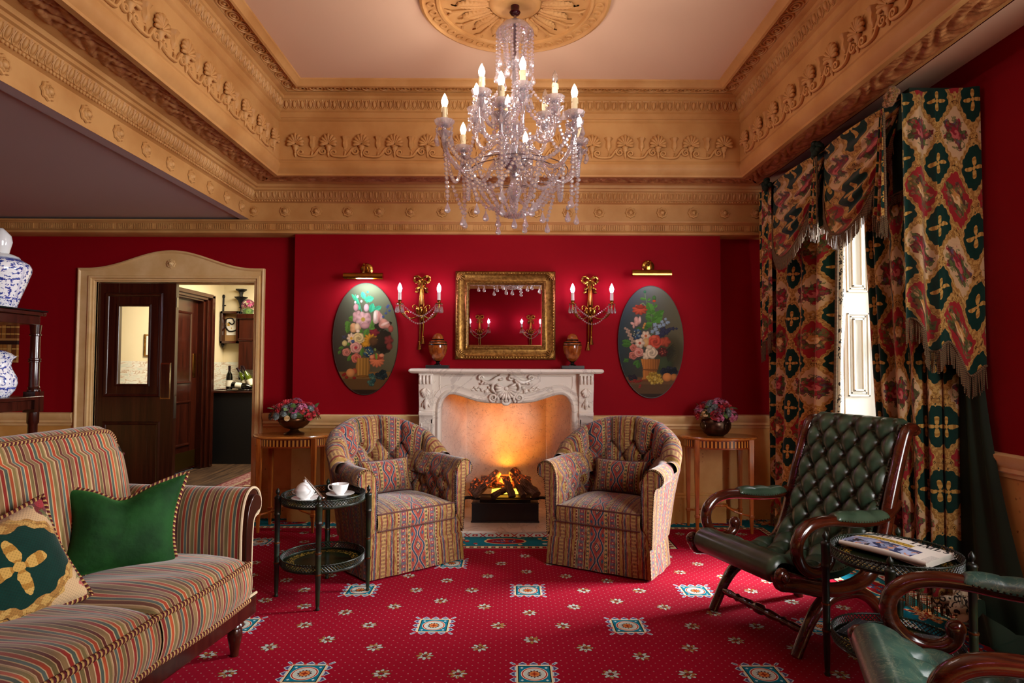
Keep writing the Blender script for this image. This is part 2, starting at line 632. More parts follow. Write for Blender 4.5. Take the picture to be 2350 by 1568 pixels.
b = MB()
def sidewall(b, X, holes, y0, y1):
    ys = sorted([y0, y1] + [h for hh in holes for h in hh[:2]])
    for i in range(len(ys) - 1):
        a, c = ys[i], ys[i + 1]
        hole = [h for h in holes if h[0] <= a and c <= h[1]]
        segs = [(0, .8, 1), (.8, TOP, 0)] if not hole else [(0, hole[0][2], 1), (hole[0][3], TOP, 0)]
        for z0, z1, mi in segs:
            b.quad((X, a, z0), (X, c, z0), (X, c, z1), (X, a, z1), mi=mi)
WIN = [(3.20, 4.28, .30, 2.46), (-.10, 1.55, .30, 2.46)]
sidewall(b, XW, WIN, YF, YW)
struct(b.build('wall_right', [RED, PANEL], ang=0, fix=False), 'crimson side wall pierced by tall windows', 'wall')
b = MB(); sidewall(b, XLW, [], YF, YW)
struct(b.build('wall_left', [RED, PANEL], ang=0, fix=False), 'crimson wall at the far end of the lower bay', 'wall')
b = MB(); pan(b, XLW, XW, YF, 0, TOP)
struct(b.build('wall_front', [RED, PANEL], ang=0, fix=False), 'crimson wall facing the fireplace', 'wall')

# ---------------------------------------------------------------- ceiling
CZ = 3.31
b = MB()
YFc = -.30                                        # cornice datum on the front side
e = .60
b.quad((XL + e, YFc + e, CZ), (XR - e, YFc + e, CZ), (XR - e, YB - e, CZ), (XL + e, YB - e, CZ))
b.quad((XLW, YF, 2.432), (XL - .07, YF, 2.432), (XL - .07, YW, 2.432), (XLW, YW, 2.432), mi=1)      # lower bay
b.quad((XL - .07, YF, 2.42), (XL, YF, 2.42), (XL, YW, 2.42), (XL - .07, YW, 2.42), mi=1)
b.quad((XL - .07, YF, 2.42), (XL - .07, YW, 2.42), (XL - .07, YW, 2.432), (XL - .07, YF, 2.432))
b.quad((XR - .11, YF, 2.70), (XW, YF, 2.783), (XW, YW, 2.783), (XR - .11, YW, 2.70))                 # strip over the windows
b.quad((XLW, YF, TOP), (XW, YF, TOP), (XW, YW, TOP), (XLW, YW, TOP))  # unseen cover over everything, added to stop light leaking in from above
struct(b.build('ceiling', [CEIL, plain('mauve_grey_ceiling', '#bfafab', .65, spec=.2)], ang=0, fix=False), 'plain pinkish cream ceiling panel inside deep cornice', 'ceiling')  # second slot: lower bay in a greyer, mauve tone

# ---------------------------------------------------------------- cornice
LOW = [(-.13, 2.300), (.0, 2.302), (.018, 2.308), (.022, 2.322), (.012, 2.334), (.004, 2.338), (.004, 2.386), (.010, 2.388), (.016, 2.396), (.030, 2.402), (.032, 2.414), (.006, 2.420)]
UP1 = [(.002, 2.420), (.002, 2.556), (.012, 2.560), (.026, 2.566), (.030, 2.574), (.040, 2.577), (.066, 2.638), (.080, 2.644), (.082, 2.660), (.098, 2.664), (.105, 2.684), (.150, 2.692)]
LEAF = [(.150, 2.692), (.165, 2.702), (.20, 2.712), (.24, 2.714), (.275, 2.708), (.295, 2.696)]
UP2 = [(.295, 2.696), (.312, 2.690), (.318, 2.676), (.350, 2.676), (.352, 2.690), (.360, 2.700), (.374, 2.722), (.378, 2.740), (.378, 2.764), (.368, 2.768), (.366, 2.784), (.372, 2.790), (.368, 2.95), (.360, 3.085), (.372, 3.092), (.380, 3.104), (.372, 3.112), (.374, 3.150), (.388, 3.158), (.386, 3.170), (.404, 3.236), (.414, 3.242), (.416, 3.262), (.440, 3.268), (.452, 3.274)]
GUI = [(.452, 3.274), (.47, 3.284), (.52, 3.284), (.540, 3.278)]
UP3 = [(.540, 3.278), (.553, 3.262), (.568, 3.266), (.580, 3.286), (.600, 3.300), (.603, 3.312)]

def side_pt(side, d, z, end):
    if side == 'back': return (XL + d if end == 0 else XR - d, YB - d, z)
    if side == 'left': return (XL + d, YB - d if end == 0 else YFc + d, z)
    if side == 'right': return (XR - d, YB - d if end == 0 else YFc + d, z)
    return (XL + d if end == 0 else XR - d, YFc + d, z)

def run(b, side, prof, mi=0):
    b.ring([[side_pt(side, d, z, 0) for d, z in prof], [side_pt(side, d, z, 1) for d, z in prof]], mi=mi)

SIDE = {'back': Tm((0, YB, 0)), 'left': Tm((XL, 0, 0), pi / 2), 'right': Tm((XR, 0, 0), -pi / 2)}
def span(side, d):
    """along-axis extent of a side at offset d, in its local x (left: x = world y; right: x = -world y)"""
    if side == 'back': return XL + d, XR - d
    if side == 'left': return YFc + d if YFc + d > 1.6 else 1.6, YB - d
    return -(YB - d), -1.6

# relief bands, built in the local frame of a side: x along, -y into the room, z up
def egg_band(b, side, d0, z0, d1, z1, pitch):
    a, c = span(side, (d0 + d1) / 2)
    n = int((c - a) / pitch)
    b.T = SIDE[side]
    dz, dd = z1 - z0, d1 - d0
    L = math.hypot(dz, dd)
    up = np.array([0, -dd / L, dz / L]); outw = np.array([0, -dz / L, -dd / L])
    base = np.array([0, -(d0 + d1) / 2, (z0 + z1) / 2])
    for i in range(n):
        x = a + (i + .5) * (c - a) / n
        M = np.eye(4); M[:3, 0] = (1, 0, 0); M[:3, 1] = outw; M[:3, 2] = up; M[:3, 3] = base + (x, 0, 0)
        E_ = M @ np.diag([pitch * .25, pitch * .26, L * .40, 1.0])
        pr = [(0, -1), (.55, -.84), (.9, -.4), (1, .05), (.86, .55), (.5, .88), (0, 1)]
        b.lathe(pr, 8, M=E_)
        th = np.linspace(-.25 * pi, 1.25 * pi, 9)
        ring = np.stack([np.cos(th) * pitch * .36, np.full(9, pitch * .05), -np.sin(th) * L * .5], 1)
        b.tube(ring @ M[:3, :3].T + M[:3, 3], pitch * .07, 4, caps=False)
        xx = pitch * .5
        b.tube(np.array([(xx, 0.0, L * .46), (xx, pitch * .12, 0), (xx, 0.0, -L * .48)]) @ M[:3, :3].T + M[:3, 3], [pitch * .13, pitch * .07, .001], 4, caps=False)
    b.T = None

def bead_row(b, side, d, z, pitch, r):
    a, c = span(side, d); n = int((c - a) / pitch)
    b.T = SIDE[side]
    for i in range(n):
        b.ball((a + (i + .5) * (c - a) / n, -d, z), (r * 1.1, r, r), 6, 4)
    b.T = None

def leaf_band(b, side, prof, amp, kx, seed=0):
    """carved foliage: the moulding surface displaced by overlapping curls"""
    a, c = span(side, prof[len(prof) // 2][0])
    nu = int((c - a) / .0075); nv = 22
    D = np.array(prof); L = np.r_[0, np.cumsum(np.hypot(*np.diff(D, axis=0).T))]; L /= L[-1]
    d_lo, d_hi = D[0][0], D[-1][0]
    def fn(U, W):
        d = np.interp(W, L, D[:, 0]); z = np.interp(W, L, D[:, 1])
        s0, s1 = (XL + d, XR - d) if side == 'back' else ((np.full_like(d, 1.6), YB - d) if side == 'left' else (-(YB - d), np.full_like(d, -1.6)))
        x = s0 + (s1 - s0) * U
        k = x * kx
        h = np.abs(np.sin(k + 2.2 * np.sin(W * 5 + .6 * np.sin(k * .5)))) * .55 + np.abs(np.sin(k * 2.3 + W * 9 + 1.7 * np.sin(k * 1.1))) * .30 + .25 * np.abs(np.sin(k * .5 + W * 3.1))
        h = h * np.sin(pi * np.clip(W, 0, 1)) ** .5 * amp
        return x, -d, z - h
    b.T = SIDE[side]; b.grid(fn, nu, nv); b.T = None

def guilloche(b, side, d0, d1, z, pitch):
    a, c = span(side, (d0 + d1) / 2); n = int((c - a) / pitch)
    b.T = SIDE[side]
    cy = (d0 + d1) / 2; w_ = (d1 - d0) * .46
    th = np.linspace(0, 2 * pi, 14, endpoint=False)
    for i in range(n):
        x = a + (i + .5) * (c - a) / n
        for k in (1.0, .55):
            b.tube(np.stack([x + np.cos(th) * pitch * .46 * k, -(cy + np.sin(th) * w_ * k), np.full(14, z)], 1), .006 if k == 1 else .005, 5, closed=True)
        b.ball((x, -cy, z), (.012, .012, .008), 6, 4)
        q = np.linspace(-1, 1, 7)
        b.tube(np.stack([x + pitch * .5 + q * pitch * .30, -(cy + np.sin(q * pi / 2) * w_), np.full(7, z)], 1), .005, 4, caps=False)
    b.T = None

# carved pieces shared by every repeat
def rosette_mb(r=.044):
    b = MB()
    M = Tm(rx=pi / 2)
    b.lathe([(r * .80, 0), (r * .98, .004), (r * .90, .012), (r * .66, .012), (r * .60, .006)], 40, M=M, lobes=8, amp=.09)
    b.lathe([(r * .66, .004), (r * .62, .016), (r * .46, .020), (r * .42, .012)], 32, M=M, lobes=8, amp=.10)
    b.lathe([(r * .42, .008), (r * .36, .022), (r * .2, .027), (0, .028)], 24, M=M, lobes=6, amp=.08)
    return b

def palmette_mb(s=1.0):
    b = MB()
    for i in range(9):
        a = pi / 2 + (i - 4) * RD(24)
        ln = (.060 - .003 * abs(i - 4)) * s
        pts = [(cos(a) * q * ln, -.006 - .014 * sin(q * 2.6), sin(a) * q * ln * 1.05) for q in (.12, .4, .65, .85, 1.0)]
        b.tube(pts, [.004 * s, .006 * s, .009 * s, .0115 * s, .006 * s], 7, flat=.9)
    b.lathe([(.013, -.052), (.011, -.040), (.021, -.030), (.018, -.018), (.028, -.006), (.020, .004)], 10, at=(0, -.004, -.008))
    b.tube([(0, -.004, -.055), (0, -.010, -.075), (0, -.004, -.098)], [.008, .011, .004], 6)
    return b

def tulip_mb():
    b = MB()
    b.lathe([(.008, -.05), (.010, -.036), (.020, -.026), (.021, -.005), (.017, .020), (.028, .044), (.031, .048), (.025, .050), (.0, .035)], 18, lobes=6, amp=.12)
    return b

def scroll_mb(pitch):
    """S scroll joining two palmettes"""
    b = MB()
    def spiral(cx, cz, r0, a0, turns, sg, n=22):
        q = np.linspace(0, 1, n)
        r = r0 * (1 - .82 * q); a = a0 + sg * q * turns * 2 * pi
        return [(cx + r[i] * cos(a[i]), -.008, cz + r[i] * sin(a[i])) for i in range(n)]
    l = spiral(-pitch / 2 + .040, -.062, .026, -pi / 2, 1.4, -1)
    r = spiral(pitch / 2 - .040, -.052, .028, pi / 2 + .3, 1.4, 1)
    mid = catmull([l[0], (-.03, -.008, -.094), (.015, -.008, -.088), (pitch / 2 - .085, -.008, -.060), (pitch / 2 - .066, -.008, -.034), r[0]], 6)
    pts = l[::-1] + [tuple(p) for p in mid[1:-1]] + r
    k = np.linspace(0, 1, len(pts))
    b.tube(pts, .0062 + .0045 * np.sin(k * pi), 6)
    b.tube([(.0, -.006, -.088), (.004, -.010, -.066), (.0, -.006, -.050)], [.008, .007, .004], 6)
    return b

b = rosette_mb(); ROS = None
FRZ_D, FRZ_Z = .370, 2.905
PITCH = .246
info = [('back', 'trim_1', 'ochre plaster cornice across the chimney breast wall, carved with shells and rosettes'),
        ('left', 'trim_2', 'carved ochre cornice along the beam over the sofa'),
        ('right', 'trim_3', 'carved ochre cornice along the window side')]
proto = {}
for side, name, lab in info:
    b = MB()
    if side != 'right': run(b, side, UP1)
    else: run(b, side, [(.118, 2.705), (.130, 2.690), (.150, 2.692)])
    run(b, side, UP2); run(b, side, UP3)
    run(b, side, [(d, z + .02) for d, z in LEAF], 1); run(b, side, [(d, z + .002) for d, z in GUI])
    t = struct(b.build(name, [PLASTER, LEAFP], ang=30), lab, 'cornice')
    b = MB(); leaf_band(b, side, LEAF, .030, 26); b.build('leaf_moulding', LEAFP, t, ang=60)
    b = MB()
    if side != 'right': egg_band(b, side, .040, 2.577, .066, 2.638, .0455); bead_row(b, side, .030, 2.570, .022, .0085)
    egg_band(b, side, .386, 3.170, .404, 3.236, .060)
    b.build('egg_and_dart_band', PLASTER, t, ang=60)
    b = MB(); guilloche(b, side, .452, .540, 3.281, .125); b.build('guilloche_band', PLASTER, t, ang=60)
    rz = {'back': 0, 'left': pi / 2, 'right': -pi / 2}[side]
    def place(d, x, z):
        return (x, YB - d, z) if side == 'back' else ((XL + d, x, z) if side == 'left' else (XR - d, x, z))
    if side != 'right':
        xs = [-2.082 + .2545 * i for i in range(17)] if side == 'back' else [YB - .165 - .2545 * i for i in range(11)]
        for x in xs:
            if side == 'back' and x > XR: continue
            if 'r' not in proto:
                proto['r'] = rosette_mb().build('rosette', PLASTER, t, ang=60)
                proto['r'].location = place(.002, x, 2.488)
            else: copy_part(proto['r'], t, place(.002, x, 2.488), (0, 0, rz))
    a, c = (XL + FRZ_D, XR - FRZ_D) if side == 'back' else (1.7, YB - FRZ_D)
    n = round((c - a) / PITCH)
    for i in range(n):
        x = a + (i + .5) * (c - a) / n if side == 'back' else YB - FRZ_D - (i + .5) * PITCH
        xq = x + PITCH / 2 * (1 if side != 'right' else -1)
        for key, mk, dz, xx in (('palmette', lambda: palmette_mb(1.28), 0.0, x), ('tulip', tulip_mb, .012, xq), ('scroll', lambda: scroll_mb(PITCH), 0.0, xq)):
            if side != 'back' and xq > YB - FRZ_D - .02 and key != 'palmette': continue
            if side == 'back' and xq > c - .02 and key != 'palmette': continue
            p = place(FRZ_D, xx, FRZ_Z + dz)
            if key not in proto:
                proto[key] = mk().build(key, PLASTER, t, ang=60)
                proto[key].location = p
            else: copy_part(proto[key], t, p, (0, 0, rz))

b = MB()
prof = LOW
b.ring([[(x, YB - d, z) for d, z in prof] for x in (XLW, XR)], caps=False)
b.add([(XR, YB - d, z) for d, z in prof] + [(XR, YB + .13, 2.42)], [tuple(range(len(prof) + 1))])

x = XLW + .006
while x < XR - .01:
    ph = (x + .028) % .319
    if ph > .036: b.bb(x, x + .0078, YB - .0115, YB - .002, 2.341, 2.384)
    x += .0146
t = struct(b.build('trim_4', PLASTER, ang=30), 'fluted ochre plaster band along the top of the crimson wall', 'cornice')

pa = None
for i in range(-9, 14):
    x = XL + i * .319 - .0
    if not XLW < x < XR: continue
    if pa is None:
        c = MB(); c.lathe([(.019, 0), (.021, .006), (.016, .008), (.012, .005), (.009, .009), (0, .011)], 18, M=Tm(rx=pi / 2)); pa = c.build('patera', PLASTER, t); pa.location = (x, YB - .003, 2.362)
    else: copy_part(pa, t, (x, YB - .003, 2.362))
b = MB(); b.ring([[(x, YFc + d, z) for d, z in [(0, 2.62)] + [(d_, z_ + .21) for d_, z_ in UP1] + [(d_, z_) for d_, z_ in UP2 if z_ > 2.92] + GUI + UP3] for x in (XLW, XW)])
struct(b.build('trim_5', PLASTER, ang=30), 'ochre cornice over the wall facing the fireplace', 'cornice')

# ---------------------------------------------------------------- dado rails, skirting, panel mouldings
RAIL = [(0, .738), (.010, .742), (.012, .760), (.026, .768), (.020, .785), (.030, .800), (.040, .828), (.040, .842), (.030, .848), (0, .850)]
SKIRT = [(.022, 0), (.022, .200), (.014, .212), (.016, .222), (.006, .232), (0, .234)]
def wallrun(b, pts, prof):
    """pts: (x, y) wall points walked with the room on the left; mitred"""
    P = [np.array(p, float) for p in pts]; n = len(P); secs = []
    for i in range(n):
        d0 = P[i] - P[i - 1] if i else P[1] - P[0]
        d1 = P[i + 1] - P[i] if i < n - 1 else P[-1] - P[-2]
        n0 = np.array([-d0[1], d0[0]]) / np.linalg.norm(d0); n1 = np.array([-d1[1], d1[0]]) / np.linalg.norm(d1)
        q = n0 + n1; q /= q @ n0
        secs.append([(*(P[i] + q * d), z) for d, z in prof])
    b.ring(secs)
    for s_ in (secs[0], secs[-1]): b.add(s_, [tuple(range(len(s_)))])
runs = {'right': [(XW, 5.1), (BX1, 5.1), (BX1, YB), (.66, YB)], 'left': [(-.73, YB), (BX0, YB), (BX0, YW), (-2.020, YW)], 'bay': [(-3.575, YW), (XLW, YW), (XLW, YF)], 'window': [(XW, 2.62), (XW, 5.1)], 'near': [(XW, YF), (XW, 2.72)]}
b = MB()
for k in ('right', 'left', 'bay'): wallrun(b, runs[k], RAIL)
wallrun(b, [(XW, 1.65), (XW, 3.10)], RAIL)
struct(b.build('trim_6', CREAM, ang=30), 'cream moulded dado rail', 'dado rail')
b = MB()
for k in ('right', 'left', 'bay'): wallrun(b, runs[k], SKIRT)
wallrun(b, [(XW, YF), (XW, YW)], SKIRT)
struct(b.build('baseboard_back', PANEL, ang=30), 'ochre skirting board under the speckled dado', 'skirting')

# ---------------------------------------------------------------- door case with swept head
b = MB()
AX0, AX1, AZ = -3.558, -2.026, 2.036
xc = (AX0 + AX1) / 2
def head(x):
    k = abs(x - xc) / ((AX1 - AX0) / 2)
    return AZ + .148 * (.5 + .5 * cos(pi * min(1, k / .92)) if k < .92 else 0) ** 1.1
def frame_sec(off, dep):
    """outer outline of the case inset by off, at depth dep, walked left foot - head - right foot"""
    pts = [(AX0 + off, 0)]
    for x in np.linspace(AX0 + off, AX1 - off, 41):
        pts.append((x, head(x) - off))
    pts.append((AX1 - off, 0))
    return [(x, YW - dep, z) for x, z in pts]
def open_sec(off, dep):
    pts = [(DX0 - off, 0)]
    for x in np.linspace(DX0 - off, DX1 + off, 41): pts.append((x, DZ + off))
    pts.append((DX1 + off, 0))
    return [(x, YW - dep, z) for x, z in pts]
b.ring([frame_sec(0, 0), frame_sec(0, .030), frame_sec(.012, .036), frame_sec(.020, .030), frame_sec(.024, .024), open_sec(.052, .022), open_sec(.048, .034), open_sec(.030, .034), open_sec(.026, .020), open_sec(.012, .020), open_sec(.008, .010), open_sec(0, .010), open_sec(0, -.02)])
b.ring([[(xc + .0 + x, YW - .0235, 2.072 + z) for x, z in [(cos(a) * r1, sin(a) * r2) for a in np.linspace(0, 2 * pi, 33)]] for r1, r2 in ((.062, .055), (.066, .059))])
for s_ in (AX0, AX1 - .135): b.bb(s_ - .004, s_ + .139, YW - .040, YW, 0, .262)
t = struct(b.build('trim_7', CREAM, ang=30), 'cream door case with swept arched head', 'door case')
c = rosette_mb(.036).build('rosette', CREAM, t, ang=60); c.location = (xc, YW - .024, 2.072)

# ---------------------------------------------------------------- chimneypiece
m = NM('white_marble', .22, spec=.5, Coat_Weight=.25, Coat_Roughness=.08)
o = m.obj()
n = m.noise(o, 2.2, 6, .6, 1.2)
vein = ((n - .5).ab < .012) * .35
m.col(m.mix(vein, m.mix(m.noise(o, 5, 4), lin('#e4d8c8'), lin('#f2eae0')), lin('#a99a92')))
MARBLE = m.m
m = NM('pink_veined_marble', .28, spec=.5)
o = m.obj(); x, y, z = m.xyz(o)
v = m.vec(x - z * .5, y * .5, z * .6 + x * .3)
n = m.noise(v, 5.0, 5, .6, .6)
n2 = m.noise(m.vec((x + y) * 1.6 - z, (x + y) + z * 2.2, y), 9.0, 3)
fl = m.noise(m.vec((x + y) * 60 - z * 40, (x + y) * 30 + z * 50, y), 1.0, 2) > .72
c = m.mix(n.ss(.3, .75), lin('#dcbfae'), lin('#efe0d4'))
m.col(m.mix((((n2 - .5).ab < .008) * .5).mx(fl * .45), c, lin('#7d6a70')))
FIREMARBLE = m.m

FC = -.030
YFR = 4.80
t = thing('fireplace', 'carved white marble fireplace with central shell and serpentine arch', 'fireplace', (FC, YFR, 0))
# opening outline, local x / z, left foot round to right foot
half = [(-.505, 0.0), (-.505, .45), (-.505, .86), (-.503, .92), (-.492, .965), (-.470, .998), (-.440, 1.018), (-.405, 1.020), (-.36, 1.010), (-.30, .990), (-.22, .966), (-.15, .956), (-.08, .953), (0, .952)]
arch = half + [(-x, z) for x, z in half[-2::-1]]
h2 = catmull([(x, 0, z) for x, z in arch], 4)
def off_curve(d):
    P = h2[:, [0, 2]]
    T = np.gradient(P, axis=0); T /= np.linalg.norm(T, axis=1)[:, None]
    N = np.stack([-T[:, 1], T[:, 0]], 1)
    Q = P + N * d
    Q[:, 1] = np.maximum(Q[:, 1], 0)
    Q[P[:, 1] < 1e-6, 1] = 0
    return Q
b = MB()
def sec(d, y): return [(x, y, z) for x, z in off_curve(d)]
def outer(y):
    Q = off_curve(.08)
    out = []
    for (x, z), (px, pz) in zip(Q, h2[:, [0, 2]]):
        if pz < .86: out.append((-.565 if px < 0 else .565, y, pz))
        else:
            k = max(-1, min(1, px / .50))
            out.append((.565 * k, y, 1.182 if abs(k) < .999 else pz))
    return out
b.ring([sec(0, .10), sec(0, .0), sec(.006, -.012), sec(.022, -.020), sec(.036, -.012), sec(.040, -.004), sec(.060, -.004), sec(.066, -.010), sec(.074, -.010), sec(.078, .0), outer(.0)])
b.build('frieze', MARBLE, t, ang=50)
# recessed frieze panel lines
for s in (-1, 1):
    b = MB(); b.tube([(s * .50, -.003, 1.03), (s * .515, -.003, 1.09), (s * .515, -.003, 1.165), (s * .505, -.003, 1.166), (s * .24, -.003, 1.165)], .005, 6); b.build('panel_bead', MARBLE, t)
for s in (-1, 1):
    b = MB()
    # pilaster with a curved console over a tapering panelled shaft
    prof = [(0, 0), (0, .05), (.010, .06), (.010, .83), (.020, .85), (.034, .862), (.034, .885), (.018, .895), (.022, .95), (.036, 1.02), (.050, 1.08), (.056, 1.12), (.050, 1.15), (.060, 1.182), (-.10, 1.182), (-.10, 0)]
    M = np.array([[0, 0, 1, 0], [-1, 0, 0, 0], [0, 1, 0, 0], [0, 0, 0, 1.0]])
    x0, x1 = sorted((s * .560, s * .672))
    b.prism([(a, c) for a, c in prof], x0, x1, M)
    b.bb(x0 - .006, x1 + .006, -.055, .10, 0, .12)
    q = (x0 + x1) / 2
    b.build('jamb', MARBLE, t, ang=35, bevel=.004)
    b = MB()
    for k in (.82, .16):
        pass
    b.ring([[(q + a, -.010 - dy, zz) for a, zz in ((-w_, .80), (w_, .80), (w_, .18), (-w_, .18), (-w_, .80))] for w_, dy in ((.042, 0), (.040, .008), (.032, .008), (.028, .002), (.020, .006))])
    for i in range(7):
        a = -pi / 2 + (i - 3) * .34
        b.tube([(q + cos(a) * r * .55, -.045 - .014 * sin(r * 30), 1.075 + sin(a) * r) for r in (.012, .03, .055, .075)], [.006, .010, .012, .005], 6)
    for k in (-1.5, -.5, .5, 1.5):
        b.tube([(q + k * .027, -.058, 1.105), (q + k * .027, -.070, 1.135), (q + k * .027, -.062, 1.168)], [.010, .013, .009], 8)
    b.tube([(q, -.030, .99), (q, -.040, .955), (q, -.030, .91)], [.010, .020, .008], 8)
    for k in (-1, 1): b.tube([(q, -.03, .975), (q + k * .02, -.038, .95), (q + k * .03, -.028, .925)], [.006, .009, .003], 6)
    b.build('console_carving', MARBLE, t, ang=60)
# central shell cartouche
b = MB()
for i in range(13):
    a = -pi / 2 + (i - 6) * RD(19.5)
    L = .082
    b.tube([(cos(a) * r, -.018 - .030 * sin(min(1, r / L) * 2.4), 1.066 + sin(a) * r * 1.02) for r in (.010, .03, .055, .074, L)], [.004, .007, .0105, .0125, .006], 7)
b.ball((0, -.030, 1.068), (.02, .02, .016), 10, 7)
b.tube(catmull([(-.03, -.02, .985), (-.022, -.03, .958), (0, -.034, .948), (.022, -.03, .958), (.03, -.02, .985)], 4), .012, 8)
b.tube([(0, -.02, 1.0), (0, -.04, .975), (0, -.025, .945)], [.010, .016, .008], 8)
for s in (-1, 1):
    def sp(cx, cz, r0, a0, turns, sg):
        q = np.linspace(0, 1, 22); r = r0 * (1 - .85 * q); a = a0 + sg * q * turns * 2 * pi
        return np.stack([s * (cx + r * np.cos(a)), -.022 - .02 * q, cz + r * np.sin(a)], 1)
    b.tube(sp(.098, .998, .034, -pi / 2 - .3, 1.5, 1), np.linspace(.011, .005, 22), 8)       # volutes under the shell
    b.tube(catmull([(s * .07, -.02, .965), (s * .06, -.03, .99), (s * .075, -.03, 1.03), (s * .105, -.03, 1.06), (s * .10, -.03, 1.10), (s * .07, -.03, 1.135)], 5), .011, 8)
    b.tube(sp(.034, 1.152, .024, pi / 2, 1.2, -1), np.linspace(.009, .004, 22), 7)
    b.tube(sp(.195, 1.150, .022, pi, 1.2, -1), np.linspace(.009, .004, 22), 7)
    b.tube(catmull([(s * .03, -.03, 1.160), (s * .07, -.034, 1.150), (s * .11, -.03, 1.120), (s * .15, -.026, 1.118), (s * .185, -.022, 1.135)], 5), np.interp(np.linspace(0, 1, 21), [0, .5, 1], [.010, .017, .008]), 8)
    for k in range(5):
        x0 = .07 + k * .026
        b.tube([(s * x0, -.024, 1.135 - k * .003), (s * (x0 + .012), -.032, 1.112 - k * .002), (s * (x0 + .03), -.018, 1.095 + k * .004)], [.006, .009, .003], 6)
    for x0, z0, r in ((.15, 1.045, .020), (.185, 1.055, .013), (.13, 1.075, .014)):
        b.lathe([(r, 0), (r * .9, .010), (r * .5, .016), (0, .018)], 20, at=(s * x0, -.002, z0), M=Tm(rx=pi / 2), lobes=5, amp=.2)
    for k in range(4):
        b.tube([(s * (.19 + k * .018), -.008, 1.06 + .006 * (-1) ** k), (s * (.205 + k * .018), -.016, 1.066 + .012 * (-1) ** k), (s * (.222 + k * .018), -.006, 1.066)], [.004, .007, .002], 6)
b.build('shell_carving', MARBLE, t, ang=70)
# shelf with a shallow breakfront
b = MB()
pl = [(-.745, .18), (-.745, -.085), (-.735, -.095), (-.56, -.098), (-.50, -.118), (-.18, -.125), (-.15, -.135), (.15, -.135), (.18, -.125), (.50, -.118), (.56, -.098), (.735, -.095), (.745, -.085), (.745, .18)]
def ins(d): return [(x - d * np.sign(x), y + (d if y < 0 else 0)) for x, y in pl]
b.ring([[(x, y, z) for x, y in ins(d)] for d, z in ((.040, 1.182), (.022, 1.184), (.008, 1.190), (0, 1.200), (.002, 1.212), (.010, 1.219), (.020, 1.221))], close=True, caps=True)
b.build('shelf', MARBLE, t, ang=40)
# lining of the fire opening
b = MB()
bx, by = .345, .60
b.quad((-.58, .06, 0), (-bx, by, 0), (-bx, by, 1.12), (-.58, .06, 1.12))
b.quad((.58, .06, 0), (bx, by, 0), (bx, by, 1.12), (.58, .06, 1.12))
b.quad((-bx, by, 0), (bx, by, 0), (bx, by, .44), (-bx, by, .44)); b.quad((-bx, by - .003, .44), (bx, by - .003, .44), (bx, by, 1.12), (-bx, by, 1.12))
b.quad((-.58, .06, 1.12), (.58, .06, 1.12), (bx, by, 1.12), (-bx, by, 1.12))
b.build('fireback', FIREMARBLE, t, ang=0)
b = MB()
b.bb(-.80, .80, -.16, .10, 0, .018); b.quad((-.60, .1, .018), (.60, .1, .018), (.35, .62, .018), (-.35, .62, .018))
b.build('hearth', MARBLE, t, ang=0, bevel=.003)

# ---------------------------------------------------------------- electric log fire
BLACK = plain('black_enamel', '#12151c', .35)
IRON = plain('black_iron', '#0a0a0b', .5, .3)
m = NM('charred_log', .85)
x, y, z = m.xyz(m.pat())
n = m.noise(m.vec(x * 6, y * 22, z), 2.5, 5)
m.col(m.ramp(n, [(.25, '#120a08'), (.45, '#4a2f24'), (.6, '#8c7263'), (.75, '#b5a698')]))
em = m.noise(m.vec(x * 20, y * 5, 1.0), 2.0, 3)
ox, oy, oz = m.xyz(m.obj())
m.set('Emission Color', (1, .12, .01, 1)); m.set('Emission Strength', (em.ss(.5, .72)) * (oy > -.02) * 1.6)
m.bump(n, .9, .01)
LOG = m.m
m = NM('flame_glow', .8)
x, y, z = m.xyz(m.obj())
g = m.noise(m.vec(x * 5, z * 2, 0), 2.0, 3)
m.col((.1, .02, .0, 1))
m.set('Emission Color', m.mix((z + g * .06).ss(.215, .31), (1, .46, .03, 1), (.9, .14, .01, 1)))
m.set('Emission Strength', (z + g * .05).ss(.39, .27) * 7.0)
FLAME = m.m
t = thing('electric_log_fire', 'black electric fire with glowing logs on the hearth', 'fire', (-.035, 5.02, .018))
b = MB(); b.bb(-.262, .262, -.13, -.115, 0, .150); b.bb(-.262, .262, -.118, .10, .09, .145); b.bb(-.268, .268, -.14, -.11, 0, .012); b.bb(-.266, .266, -.134, -.11, .144, .151)
b.build('tray', BLACK, t, bevel=.003)
b = MB()
for s in (-1, 1):
    b.tube(catmull([(s * .26, .0, .165), (s * .31, .0, .165), (s * .335, .0, .145), (s * .34, .0, .0)], 4), .012, 8)
    b.tube([(s * .22, -.02, .16), (s * .27, -.06, .175)], .008, 6)
b.tube([(-.27, -.05, .168), (.27, -.05, .168)], .009, 8); b.bb(-.20, .20, -.10, .09, .145, .172)
b.tube([(-.24, .08, .168), (.24, .08, .168)], .009, 8)
b.build('grate', IRON, t)
b = MB(); b.quad((-.115, .10, .17), (.105, .10, .17), (.10, .12, .33), (-.10, .12, .33)); b.build('glowing_screen', FLAME, t, fix=False)
def log(p, q, r, sd):
    random.seed(sd)
    b = MB()
    P = np.array([np.array(p) + (np.array(q) - np.array(p)) * k for k in np.linspace(0, 1, 9)])
    P[1:-1] += np.random.RandomState(sd).normal(0, .004, (7, 3))
    b.tube(P, [r * (.9 + .16 * random.random()) for _ in range(9)], 12)
    return b.build('log', LOG, t, ang=60)
log((-.255, -.055, .195), (-.06, .09, .355), .036, 1)
log((-.285, .02, .20), (-.22, .06, .30), .034, 2)
log((.245, -.075, .200), (.06, .09, .365), .044, 3)
log((.145, -.085, .195), (.055, .07, .340), .026, 4)
log((.055, -.09, .19), (.005, .03, .315), .030, 5)
